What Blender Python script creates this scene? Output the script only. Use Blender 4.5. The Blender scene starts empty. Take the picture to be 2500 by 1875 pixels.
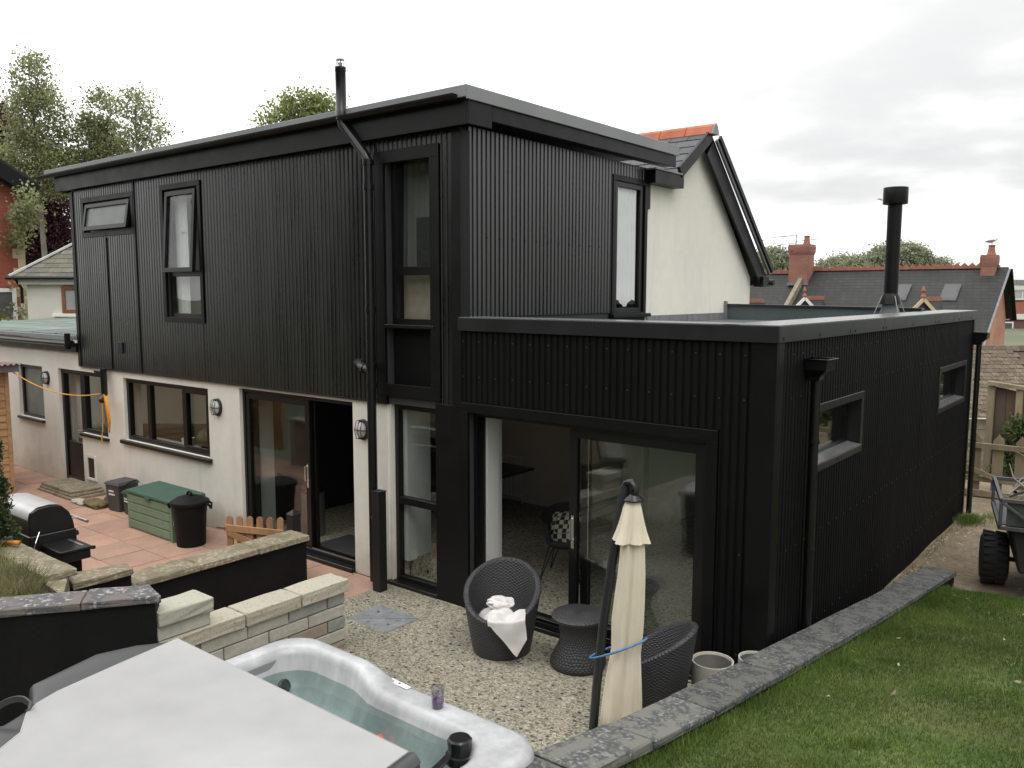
import bpy, bmesh, math, random
import numpy as np
from mathutils import Vector, Matrix

random.seed(7)
rng = np.random.default_rng(7)
scene = bpy.context.scene
COL = scene.collection
PI = math.pi

# ------------------------------------------------------------------ camera, world, sun, exposure
CAMP = (6.1062, -6.7396, 3.5)
YAW, PITCH, ROLL = 38.6515, 6.2196, -0.1082
cam_d = bpy.data.cameras.new("camera")
cam = bpy.data.objects.new("camera", cam_d)
COL.objects.link(cam)
cam.location = CAMP
cam.rotation_euler = (Matrix.Rotation(math.radians(YAW), 4, 'Z') @ Matrix.Rotation(math.radians(90 - PITCH), 4, 'X')
                      @ Matrix.Rotation(math.radians(-ROLL), 4, 'Z')).to_euler()
cam_d.sensor_width = 36
cam_d.lens = 2038.58 / 2500 * 36
cam_d.clip_start = 0.05
cam_d.clip_end = 3000
scene.camera = cam

SUN_EL, SUN_AZ = 55.0, 118.0     # azimuth clockwise from +Y
world = bpy.data.worlds.new("World")
scene.world = world
world.use_nodes = True
wn, wl = world.node_tree.nodes, world.node_tree.links
wn.clear()
def wnode(t, **k):
    n = wn.new(t)
    for a, b in k.items():
        setattr(n, a, b)
    return n
def wmath(op, a, b=None, c=None):
    n = wnode('ShaderNodeMath', operation=op)
    for i, v in enumerate((a, b, c)):
        if v is None: continue
        if isinstance(v, (int, float)): n.inputs[i].default_value = v
        else: wl.new(v, n.inputs[i])
    return n.outputs[0]
tc = wnode('ShaderNodeTexCoord')
sx = wnode('ShaderNodeSeparateXYZ'); wl.new(tc.outputs['Generated'], sx.inputs[0])
zc = wmath('MAXIMUM', sx.outputs[2], 0.0)
den = wmath('ADD', zc, 0.16)
cx = wnode('ShaderNodeCombineXYZ')
wl.new(wmath('DIVIDE', sx.outputs[0], den), cx.inputs[0])
wl.new(wmath('DIVIDE', sx.outputs[1], den), cx.inputs[1])
def wnoise(scale, detail, loc, stretch=(1, 1, 1)):
    mp = wnode('ShaderNodeMapping'); mp.inputs['Location'].default_value = loc; mp.inputs['Scale'].default_value = stretch
    wl.new(cx.outputs[0], mp.inputs[0])
    n = wnode('ShaderNodeTexNoise'); n.inputs['Scale'].default_value = scale; n.inputs['Detail'].default_value = detail
    n.inputs['Roughness'].default_value = 0.5
    wl.new(mp.outputs[0], n.inputs['Vector'])
    return n.outputs[0]
n1 = wnoise(0.62, 4, (-8.244, 10.752, 0.0))
n2 = wnoise(2.1, 5, (14.911, -18.232, 0.0))
cl = wmath('MULTIPLY_ADD', n2, 0.30, wmath('MULTIPLY', n1, 0.70))
mr = wnode('ShaderNodeMapRange'); mr.interpolation_type = 'SMOOTHSTEP'
mr.inputs['From Min'].default_value = 0.36; mr.inputs['From Max'].default_value = 0.62
mr.inputs['To Min'].default_value = 0.68; mr.inputs['To Max'].default_value = 1.28
wl.new(cl, mr.inputs['Value'])
# broad brightening of the overcast towards the veiled sun side (behind the roofs on the left)
dt = wmath('ADD', wmath('MULTIPLY', sx.outputs[0], -0.92), wmath('MULTIPLY', sx.outputs[1], 0.10))
side = wmath('MULTIPLY_ADD', dt, 0.42, 1.0)
grad = wmath('MULTIPLY_ADD', zc, 1.15, 0.92)
lum = wmath('MULTIPLY', wmath('MULTIPLY', grad, side), mr.outputs[0])
cr = wnode('ShaderNodeValToRGB')
cr.color_ramp.elements[0].position = 0.3; cr.color_ramp.elements[0].color = (0.93, 0.975, 1.0, 1)
cr.color_ramp.elements[1].position = 1.0; cr.color_ramp.elements[1].color = (1.0, 0.995, 0.985, 1)
wl.new(lum, cr.inputs[0])
sc_ = wnode('ShaderNodeVectorMath', operation='SCALE')
wl.new(cr.outputs[0], sc_.inputs[0]); wl.new(wmath('MULTIPLY', lum, 8.8), sc_.inputs['Scale'])
sky = wnode('ShaderNodeTexSky'); sky.sky_type = 'NISHITA'; sky.sun_disc = False
sky.sun_elevation = math.radians(SUN_EL); sky.sun_rotation = math.radians(SUN_AZ)
mx = wnode('ShaderNodeMix', data_type='RGBA'); mx.inputs[0].default_value = 0.94
wl.new(sky.outputs[0], mx.inputs[6]); wl.new(sc_.outputs[0], mx.inputs[7])
bg = wnode('ShaderNodeBackground'); bg.inputs[1].default_value = 0.1
wl.new(mx.outputs[2], bg.inputs[0])
wo = wnode('ShaderNodeOutputWorld'); wl.new(bg.outputs[0], wo.inputs[0])

sun_d = bpy.data.lights.new("sun", 'SUN'); sun_d.energy = 0.85; sun_d.angle = math.radians(35); sun_d.color = (1.0, 0.97, 0.92)
sun = bpy.data.objects.new("sun", sun_d); COL.objects.link(sun)
_d = Vector((math.sin(math.radians(SUN_AZ)) * math.cos(math.radians(SUN_EL)), math.cos(math.radians(SUN_AZ)) * math.cos(math.radians(SUN_EL)), math.sin(math.radians(SUN_EL))))
sun.rotation_euler = _d.to_track_quat('Z', 'Y').to_euler()
sun.location = (0, 0, 30)

scene.view_settings.view_transform = 'Standard'
scene.view_settings.look = 'None'
scene.view_settings.exposure = 0.22
scene.view_settings.gamma = 1.0
scene.view_settings.use_curve_mapping = False
scene.render.engine = 'CYCLES'
scene.cycles.use_denoising = True
scene.cycles.max_bounces = 8
scene.cycles.transparent_max_bounces = 12

# ------------------------------------------------------------------ mesh helpers
class MB:
    """Collects boxes, tubes, lathes and prisms into one mesh."""
    def __init__(self):
        self.v, self.f = [], []
    def add(self, vs, fs):
        b = len(self.v)
        self.v += [tuple(p) for p in vs]
        self.f += [tuple(i + b for i in q) for q in fs]
        return self
    def box(self, x0, x1, y0, y1, z0, z1, T=None):
        vs = [(x, y, z) for x in (x0, x1) for y in (y0, y1) for z in (z0, z1)]
        fs = [(0, 1, 3, 2), (4, 6, 7, 5), (0, 4, 5, 1), (2, 3, 7, 6), (0, 2, 6, 4), (1, 5, 7, 3)]
        if T: vs = [T(*p) for p in vs]; fs = [q[::-1] for q in fs]
        return self.add(vs, fs)
    def hexa(self, bot, top):
        n = len(bot)
        fs = [tuple(range(n))[::-1], tuple(range(n, 2 * n))]
        fs += [(i, (i + 1) % n, n + (i + 1) % n, n + i) for i in range(n)]
        return self.add(list(bot) + list(top), fs)
    def beam(self, p, q, w, h, up=(0, 0, 1)):
        p, q = Vector(p), Vector(q); d = (q - p).normalized(); up = Vector(up)
        s = d.cross(up)
        if s.length < 1e-4: s = d.cross(Vector((1, 0, 0)))
        s.normalize(); t = s.cross(d)
        o = [s * a * w / 2 + t * b * h / 2 for a, b in ((-1, -1), (1, -1), (1, 1), (-1, 1))]
        return self.hexa([p + k for k in o], [q + k for k in o])
    def tube(self, pts, r, n=8, cap=True):
        pts = [Vector(p) for p in pts]
        rs = r if isinstance(r, (list, tuple)) else [r] * len(pts)
        b = len(self.v); prev = None
        for i, p in enumerate(pts):
            d = (pts[min(i + 1, len(pts) - 1)] - pts[max(i - 1, 0)]).normalized()
            if prev is None:
                a = d.cross(Vector((0, 0, 1)))
                if a.length < 1e-3: a = d.cross(Vector((1, 0, 0)))
            else:
                a = prev - d * prev.dot(d)
            a.normalize(); prev = a; c = d.cross(a)
            self.v += [tuple(p + (a * math.cos(2 * PI * k / n) + c * math.sin(2 * PI * k / n)) * rs[i]) for k in range(n)]
        for i in range(len(pts) - 1):
            for k in range(n):
                k2 = (k + 1) % n
                self.f.append((b + i * n + k, b + i * n + k2, b + (i + 1) * n + k2, b + (i + 1) * n + k))
        if cap:
            self.f.append(tuple(b + k for k in range(n))[::-1]); self.f.append(tuple(b + (len(pts) - 1) * n + k for k in range(n)))
        return self
    def lathe(self, prof, n=24, c=(0, 0, 0), cap=(True, True), fn=None):
        b = len(self.v)
        for r, z in prof:
            for k in range(n):
                a = 2 * PI * k / n
                rr = r if fn is None else fn(r, z, a)
                self.v.append((c[0] + rr * math.cos(a), c[1] + rr * math.sin(a), c[2] + z))
        for i in range(len(prof) - 1):
            for k in range(n):
                k2 = (k + 1) % n
                self.f.append((b + i * n + k, b + i * n + k2, b + (i + 1) * n + k2, b + (i + 1) * n + k))
        if cap[0]: self.f.append(tuple(b + k for k in range(n))[::-1])
        if cap[1]: self.f.append(tuple(b + (len(prof) - 1) * n + k for k in range(n)))
        return self
    def loft(self, rings, closed_end=True, closed_start=False):
        n = len(rings[0]); b = len(self.v)
        for r in rings: self.v += [tuple(p) for p in r]
        for i in range(len(rings) - 1):
            for k in range(n):
                k2 = (k + 1) % n
                self.f.append((b + i * n + k, b + i * n + k2, b + (i + 1) * n + k2, b + (i + 1) * n + k))
        if closed_start: self.f.append(tuple(b + k for k in range(n))[::-1])
        if closed_end: self.f.append(tuple(b + (len(rings) - 1) * n + k for k in range(n)))
        return self
    def grid(self, fn, nu, nv):
        b = len(self.v)
        for j in range(nv + 1):
            for i in range(nu + 1): self.v.append(tuple(fn(i / nu, j / nv)))
        for j in range(nv):
            for i in range(nu):
                a = b + j * (nu + 1) + i
                self.f.append((a, a + 1, a + nu + 2, a + nu + 1))
        return self
    def mesh(self, name, mat=None, smooth=False, bev=0.0, jit=0.0, seg=1, sub=0, autos=None):
        me = bpy.data.meshes.new(name)
        me.from_pydata(self.v, [], self.f)
        if bev or sub or jit:
            bm = bmesh.new(); bm.from_mesh(me)
            bmesh.ops.remove_doubles(bm, verts=bm.verts, dist=1e-5)
            bmesh.ops.recalc_face_normals(bm, faces=bm.faces)
            if sub: bmesh.ops.subdivide_edges(bm, edges=bm.edges[:], cuts=sub, use_grid_fill=True)
            if bev: bmesh.ops.bevel(bm, geom=[e for e in bm.edges if len(e.link_faces) == 2 and e.calc_face_angle(0) > 0.5], offset=bev, segments=seg, affect='EDGES', profile=0.6)
            if jit:
                for v in bm.verts: v.co += Vector((random.uniform(-1, 1), random.uniform(-1, 1), random.uniform(-1, 1))) * jit
            bm.to_mesh(me); bm.free()
        if mat: me.materials.append(mat)
        if smooth:
            me.polygons.foreach_set("use_smooth", [True] * len(me.polygons))
            if autos:
                try: me.set_sharp_from_angle(angle=math.radians(autos))
                except Exception: pass
        me.update()
        return me

def link(name, me, parent=None, loc=None, rot=None):
    o = bpy.data.objects.new(name, me); COL.objects.link(o)
    if parent is not None: o.parent = parent
    if loc is not None: o.location = loc
    if rot is not None: o.rotation_euler = rot
    return o
def obj(name, mb, mat, parent=None, **k):
    return link(name, mb.mesh(name, mat, **k), parent)
def tag(o, label=None, cat=None, group=None, kind=None):
    if label: o['label'] = label
    if cat: o['category'] = cat
    if group: o['group'] = group
    if kind: o['kind'] = kind
    return o
def thing(name, label, cat, loc=(0, 0, 0), rotz=0.0, group=None):
    o = bpy.data.objects.new(name, None); COL.objects.link(o); o.empty_display_size = 0.2
    o.location = loc; o.rotation_euler = (0, 0, rotz)
    return tag(o, label, cat, group)
def struct(o): o['kind'] = 'structure'; return o
def stuff(o): o['kind'] = 'stuff'; return o
def copy_tree(o, parent=None):
    c = o.copy(); COL.objects.link(c)
    if parent is not None: c.parent = parent
    for ch in list(o.children): copy_tree(ch, c)
    return c

# wall-local frames: u along the wall, n outwards, z up
def FR(u, n, z): return (u, -n, z)                      # front wall, y = 0
def XR(x0): return lambda u, n, z: (x0 + n, u, z)       # wall facing +x at x0
def BK(y0): return lambda u, n, z: (u, y0 - n, z)       # wall facing -y at y0

def wall_holes(mb, T, u0, u1, z0, z1, holes, n0, n1):
    """A wall slab from n0 (back) to n1 (front) with rectangular openings."""
    us = sorted({u0, u1, *[h[0] for h in holes], *[h[1] for h in holes]}); us = [u for u in us if u0 <= u <= u1]
    zs = sorted({z0, z1, *[h[2] for h in holes], *[h[3] for h in holes]}); zs = [z for z in zs if z0 <= z <= z1]
    inh = lambda u, z: any(h[0] < u < h[1] and h[2] < z < h[3] for h in holes)
    def solid(i, j):
        if i < 0 or j < 0 or i >= len(us) - 1 or j >= len(zs) - 1: return False
        return not inh((us[i] + us[i + 1]) / 2, (zs[j] + zs[j + 1]) / 2)
    for i in range(len(us) - 1):
        for j in range(len(zs) - 1):
            if not solid(i, j): continue
            a, b, c, d = us[i], us[i + 1], zs[j], zs[j + 1]
            q = lambda *p: mb.add([T(*x) for x in p], [(0, 1, 2, 3)])
            q((a, n1, c), (b, n1, c), (b, n1, d), (a, n1, d)); q((a, n0, c), (a, n0, d), (b, n0, d), (b, n0, c))
            if not solid(i - 1, j): q((a, n0, c), (a, n1, c), (a, n1, d), (a, n0, d))
            if not solid(i + 1, j): q((b, n1, c), (b, n0, c), (b, n0, d), (b, n1, d))
            if not solid(i, j - 1): q((a, n0, c), (b, n0, c), (b, n1, c), (a, n1, c))
            if not solid(i, j + 1): q((a, n1, d), (b, n1, d), (b, n0, d), (a, n0, d))
    return mb

PITCHC = 0.0762
RIBF = ((0.0, 1.0), (0.54, 1.0), (0.64, 0.0), (0.90, 0.0))       # crown, slope, pan, slope
def cladding(parent, T, u0, u1, z0, z1, holes, mat, n0=0.0, amp=0.014, sheet=0.99):
    """Ribbed steel sheets, each a part, cut round the openings."""
    per = int(round(sheet / PITCHC)); npit = int(math.ceil((u1 - u0) / PITCHC)); s = 0
    for p0 in range(0, npit, per):
        mb = MB(); lift = 0.0015 * (s % 2); tilt = random.uniform(-.0012, .0012); s += 1
        brk = []
        for k in range(p0, min(p0 + per, npit)):
            for f, h in RIBF: brk.append((u0 + (k + f) * PITCHC, h))
        brk.append((u0 + min(p0 + per, npit) * PITCHC, 1.0))
        for (a, ha), (b, hb) in zip(brk[:-1], brk[1:]):
            if a >= u1 - 1e-6: break
            b = min(b, u1); na, nb = n0 + lift + amp * ha, n0 + lift + amp * hb
            m = (a + b) / 2; iv = [(z0, z1)]
            for h in holes:
                if h[0] < m < h[1]:
                    nv = []
                    for p, q in iv:
                        if h[3] <= p or h[2] >= q: nv.append((p, q)); continue
                        if h[2] > p: nv.append((p, h[2]))
                        if h[3] < q: nv.append((h[3], q))
                    iv = nv
            for p, q in iv:
                mb.add([T(a, na, p), T(b, nb, p), T(b, nb + tilt, q), T(a, na + tilt, q)], [(0, 1, 2, 3)])
        if mb.v: obj('cladding_sheet', mb, mat, parent)

# far-away frame: u to the right of the view axis, v ahead, z up
_cy, _sy = math.cos(math.radians(YAW)), math.sin(math.radians(YAW))
def far(u, v, z): return (CAMP[0] + u * _cy - v * _sy, CAMP[1] + u * _sy + v * _cy, z)

# ------------------------------------------------------------------ materials
def nd(nt, t, **k):
    n = nt.nodes.new(t)
    for a, b in k.items(): setattr(n, a, b)
    return n
def pm(name, col, rough=0.6, metal=0.0, spec=0.5, var=0.12, vs=3.0, bump=0.0, bs=60.0, var2=0.0, vs2=25.0, tint=None, stretch=(1, 1, 1), island=0.0, objr=0.0, coords='Object', rv=0.0):
    """Principled material: base colour broken up by two noises, fine bump, optional per-leaf / per-object variation."""
    m = bpy.data.materials.new(name); m.use_nodes = True
    nt = m.node_tree; L = nt.links; P = nt.nodes['Principled BSDF']
    P.inputs['Roughness'].default_value = rough; P.inputs['Metallic'].default_value = metal
    P.inputs['Specular IOR Level'].default_value = spec
    t = nd(nt, 'ShaderNodeTexCoord'); mp = nd(nt, 'ShaderNodeMapping'); mp.inputs['Scale'].default_value = stretch
    L.new(t.outputs[coords], mp.inputs[0]); vec = mp.outputs[0]
    def noise(s, d=5):
        n = nd(nt, 'ShaderNodeTexNoise'); n.inputs['Scale'].default_value = s; n.inputs['Detail'].default_value = d
        L.new(vec, n.inputs['Vector']); return n.outputs[0]
    def math_(op, a, b):
        n = nd(nt, 'ShaderNodeMath', operation=op)
        for i, v in enumerate((a, b)):
            if isinstance(v, (int, float)): n.inputs[i].default_value = v
            else: L.new(v, n.inputs[i])
        return n.outputs[0]
    def maprange(v, a, b):
        n = nd(nt, 'ShaderNodeMapRange'); n.inputs['From Min'].default_value = 0.28; n.inputs['From Max'].default_value = 0.72
        n.inputs['To Min'].default_value = a; n.inputs['To Max'].default_value = b; L.new(v, n.inputs[0]); return n.outputs[0]
    na = noise(vs)
    fac = maprange(na, 1 - var, 1 + var)
    if var2: fac = math_('MULTIPLY', fac, maprange(noise(vs2, 3), 1 - var2, 1 + var2))
    if island:
        g = nd(nt, 'ShaderNodeNewGeometry'); n = nd(nt, 'ShaderNodeMapRange'); n.inputs['To Min'].default_value = 1 - island; n.inputs['To Max'].default_value = 1 + island
        L.new(g.outputs['Random Per Island'], n.inputs[0]); fac = math_('MULTIPLY', fac, n.outputs[0])
    if objr:
        g = nd(nt, 'ShaderNodeObjectInfo'); n = nd(nt, 'ShaderNodeMapRange'); n.inputs['To Min'].default_value = 1 - objr; n.inputs['To Max'].default_value = 1 + objr
        L.new(g.outputs['Random'], n.inputs[0]); fac = math_('MULTIPLY', fac, n.outputs[0])
    base = nd(nt, 'ShaderNodeRGB'); base.outputs[0].default_value = (*col, 1); bo = base.outputs[0]
    if tint:
        mxn = nd(nt, 'ShaderNodeMix', data_type='RGBA'); mxn.inputs[7].default_value = (*tint, 1)
        L.new(bo, mxn.inputs[6])
        if objr:
            g = nd(nt, 'ShaderNodeObjectInfo'); L.new(math_('FRACT', math_('MULTIPLY', g.outputs['Random'], 7.31), 0.0), mxn.inputs[0])
        else: L.new(maprange(noise(vs * 1.7 + .3, 4), 0.0, 1.0), mxn.inputs[0])
        bo = mxn.outputs[2]
    s = nd(nt, 'ShaderNodeVectorMath', operation='SCALE'); L.new(bo, s.inputs[0]); L.new(fac, s.inputs['Scale'])
    L.new(s.outputs[0], P.inputs['Base Color'])
    if rv: L.new(maprange(noise(vs * 2.3, 4), rough - rv, rough + rv), P.inputs['Roughness'])
    if bump:
        b = nd(nt, 'ShaderNodeBump'); b.inputs['Strength'].default_value = bump; b.inputs['Distance'].default_value = 0.01
        L.new(noise(bs, 4), b.inputs['Height']); L.new(b.outputs[0], P.inputs['Normal'])
    m['P'] = 1
    return m
def glass_mat(name, tintc=(1, 1, 1), ior=1.5, refl=1.0, bump=0.0, bs=3.0, rough=0.0, base=0.0):
    m = bpy.data.materials.new(name); m.use_nodes = True; nt = m.node_tree; L = nt.links
    nt.nodes.clear()
    tr = nd(nt, 'ShaderNodeBsdfTransparent'); tr.inputs[0].default_value = (*tintc, 1)
    gl = nd(nt, 'ShaderNodeBsdfGlossy'); gl.inputs['Roughness'].default_value = rough
    fr = nd(nt, 'ShaderNodeLayerWeight'); f0 = ((ior - 1) / (ior + 1)) ** 2 * refl + base
    pw_ = nd(nt, 'ShaderNodeMath', operation='POWER'); pw_.inputs[1].default_value = 5; L.new(fr.outputs['Facing'], pw_.inputs[0])
    mu = nd(nt, 'ShaderNodeMath', operation='MULTIPLY_ADD'); mu.inputs[1].default_value = 1 - f0; mu.inputs[2].default_value = f0; mu.use_clamp = True
    L.new(pw_.outputs[0], mu.inputs[0])
    mx_ = nd(nt, 'ShaderNodeMixShader'); L.new(mu.outputs[0], mx_.inputs[0]); L.new(tr.outputs[0], mx_.inputs[1]); L.new(gl.outputs[0], mx_.inputs[2])
    if bump:
        t = nd(nt, 'ShaderNodeTexCoord'); n = nd(nt, 'ShaderNodeTexNoise'); n.inputs['Scale'].default_value = bs; n.inputs['Detail'].default_value = 2
        L.new(t.outputs['Object'], n.inputs['Vector'])
        b = nd(nt, 'ShaderNodeBump'); b.inputs['Strength'].default_value = bump; b.inputs['Distance'].default_value = 0.05
        L.new(n.outputs[0], b.inputs['Height']); L.new(b.outputs[0], gl.inputs['Normal']); L.new(b.outputs[0], fr.inputs['Normal'])
    o = nd(nt, 'ShaderNodeOutputMaterial'); L.new(mx_.outputs[0], o.inputs[0])
    return m

M = {}
M['clad'] = pm('black_steel', (0.0028, 0.0029, 0.0030), 0.29, spec=0.5, var=0.2, vs=1.6, rv=0.06, stretch=(1, 1, .22))
M['trim'] = pm('black_flashing', (0.0038, 0.0040, 0.0041), 0.42, spec=0.28, var=0.15, vs=2.0, rv=0.06)
M['upvc'] = pm('black_frame', (0.005, 0.005, 0.0053), 0.36, var=0.12)
M['gutter'] = pm('black_plastic', (0.009, 0.009, 0.010), 0.25, var=0.15, vs=5)
M['greytrim'] = pm('grey_roof_trim', (0.215, 0.226, 0.226), 0.45, var=0.10, vs=1.5)
M['coping_metal'] = pm('dark_capping', (0.017, 0.018, 0.019), 0.35, spec=0.5, var=0.15, vs=1.3, rv=0.07)
M['cap_top'] = pm('capping_sky_sheen', (0.15, 0.154, 0.158), 0.27, spec=0.9, var=0.12, vs=1.3, rv=0.04)  # flat tops and sills: pale tone puts the sky's sheen into the colour
M['roof_mem'] = pm('grey_membrane', (0.085, 0.10, 0.105), 0.55, var=0.25, vs=0.7, var2=0.08)
M['cream'] = pm('cream_render', (0.80, 0.765, 0.69), 0.88, var=0.06, vs=0.8, var2=0.03, vs2=9, bump=0.12, bs=150, tint=(0.76, 0.735, 0.67))
M['cream2'] = pm('gable_render', (0.82, 0.78, 0.68), 0.88, var=0.06, vs=0.5, var2=0.03, vs2=6, bump=0.12, bs=120, tint=(0.79, 0.765, 0.69))
M['plaster'] = pm('plaster', (0.72, 0.72, 0.70), 0.8, var=0.03)
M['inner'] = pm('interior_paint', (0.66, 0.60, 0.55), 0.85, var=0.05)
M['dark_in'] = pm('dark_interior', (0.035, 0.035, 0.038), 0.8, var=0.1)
M['glass'] = glass_mat('window_glass', (0.95, 0.96, 0.955), 1.52, 1.3)
M['glass_up'] = glass_mat('window_glass_rippled', (0.93, 0.95, 0.94), 1.52, 1.5, bump=0.03, bs=1.6)
M['frost'] = pm('frosted_glass', (0.16, 0.18, 0.165), 0.25, var=0.15, vs=4)
M['white_plastic'] = pm('white_plastic', (0.75, 0.75, 0.73), 0.4, var=0.04)
M['wire'] = pm('lamp_wire', (0.02, 0.02, 0.02), 0.4)
M['lampglass'] = pm('lamp_glass', (0.55, 0.56, 0.55), 0.15, var=0.1, vs=30)
M['chrome'] = pm('chrome', (0.6, 0.6, 0.6), 0.18, metal=1.0, var=0.05)
M['steel'] = pm('brushed_steel', (0.42, 0.40, 0.38), 0.33, metal=0.9, var=0.1)
M['curtain'] = pm('white_curtain', (0.90, 0.90, 0.89), 0.9, var=0.03)
M['black_paint'] = pm('black_masonry_paint', (0.008, 0.008, 0.0083), 0.75, spec=0.2, var=0.25, vs=2.5, var2=0.12, bump=0.35, bs=45)
M['black_wood'] = pm('black_painted_post', (0.009, 0.009, 0.0095), 0.55, var=0.25, vs=8, bump=0.2, bs=30, stretch=(1, 1, .15))

def scuffs(m, scale=5.0, thr=.018):
    """A scatter of small pale scuffs and bird marks on the steel."""
    nt = m.node_tree; L = nt.links; P = nt.nodes['Principled BSDF']; src = P.inputs['Base Color'].links[0].from_socket
    g = nd(nt, 'ShaderNodeNewGeometry'); mp = nd(nt, 'ShaderNodeMapping'); mp.inputs['Scale'].default_value = (1, 1, .45); mp.inputs['Rotation'].default_value = (.12, .1, 0); L.new(g.outputs['Position'], mp.inputs[0])
    v = nd(nt, 'ShaderNodeTexVoronoi'); v.inputs['Scale'].default_value = scale; L.new(mp.outputs[0], v.inputs['Vector'])
    a = nd(nt, 'ShaderNodeMath', operation='LESS_THAN'); a.inputs[1].default_value = thr * scale; L.new(v.outputs['Distance'], a.inputs[0])
    sp = nd(nt, 'ShaderNodeSeparateColor'); L.new(v.outputs['Color'], sp.inputs[0]); b = nd(nt, 'ShaderNodeMath', operation='LESS_THAN'); b.inputs[1].default_value = .22; L.new(sp.outputs[0], b.inputs[0])
    c = nd(nt, 'ShaderNodeMath', operation='MULTIPLY'); L.new(a.outputs[0], c.inputs[0]); L.new(b.outputs[0], c.inputs[1])
    mx_ = nd(nt, 'ShaderNodeMix', data_type='RGBA'); L.new(c.outputs[0], mx_.inputs[0]); L.new(src, mx_.inputs[6]); mx_.inputs[7].default_value = (.12, .12, .115, 1); L.new(mx_.outputs[2], P.inputs['Base Color'])
M['clad_matt'] = pm('matt_black_steel', (0.0048, 0.0051, 0.0051), 0.62, spec=0.14, var=0.25, vs=1.4, var2=.1, vs2=12, rv=0.06, stretch=(1, 1, .3))
scuffs(M['clad_matt'], 3.0, .008)
scuffs(M['clad'], 3.0, .010)
M['clad'].node_tree.nodes['Principled BSDF'].inputs['IOR'].default_value = 1.95

def splashback(m, col, z1=.55):
    """Soil splash and damp along the foot of a rendered wall (marks of their own, uneven in height)."""
    nt = m.node_tree; L = nt.links; P = nt.nodes['Principled BSDF']; src = P.inputs['Base Color'].links[0].from_socket
    g = nd(nt, 'ShaderNodeNewGeometry'); sp = nd(nt, 'ShaderNodeSeparateXYZ'); L.new(g.outputs['Position'], sp.inputs[0])
    n = nd(nt, 'ShaderNodeTexNoise'); n.inputs['Scale'].default_value = 2.4; n.inputs['Detail'].default_value = 7; n.inputs['Roughness'].default_value = .65; L.new(g.outputs['Position'], n.inputs['Vector'])
    h = nd(nt, 'ShaderNodeMath', operation='MULTIPLY_ADD'); h.inputs[1].default_value = -1.1; L.new(n.outputs[0], h.inputs[0]); L.new(sp.outputs[2], h.inputs[2])
    r = nd(nt, 'ShaderNodeMapRange'); r.interpolation_type = 'SMOOTHSTEP'; r.inputs['From Min'].default_value = -.62; r.inputs['From Max'].default_value = z1 - .45; r.inputs['To Min'].default_value = .55; r.inputs['To Max'].default_value = 0.0; L.new(h.outputs[0], r.inputs[0])
    st = nd(nt, 'ShaderNodeTexNoise'); mp = nd(nt, 'ShaderNodeMapping'); mp.inputs['Scale'].default_value = (3.2, 3.2, .35); L.new(g.outputs['Position'], mp.inputs[0]); L.new(mp.outputs[0], st.inputs['Vector']); st.inputs['Scale'].default_value = 1.6; st.inputs['Detail'].default_value = 5
    r2 = nd(nt, 'ShaderNodeMapRange'); r2.inputs['From Min'].default_value = .56; r2.inputs['From Max'].default_value = .78; r2.inputs['To Max'].default_value = .22; L.new(st.outputs[0], r2.inputs[0])
    ad = nd(nt, 'ShaderNodeMath', operation='MAXIMUM'); L.new(r.outputs[0], ad.inputs[0]); L.new(r2.outputs[0], ad.inputs[1])
    mx_ = nd(nt, 'ShaderNodeMix', data_type='RGBA'); L.new(ad.outputs[0], mx_.inputs[0]); L.new(src, mx_.inputs[6]); mx_.inputs[7].default_value = (*col, 1); L.new(mx_.outputs[2], P.inputs['Base Color'])
splashback(M['cream'], (.40, .345, .275)); splashback(M['cream2'], (.52, .47, .38), .0)

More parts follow.
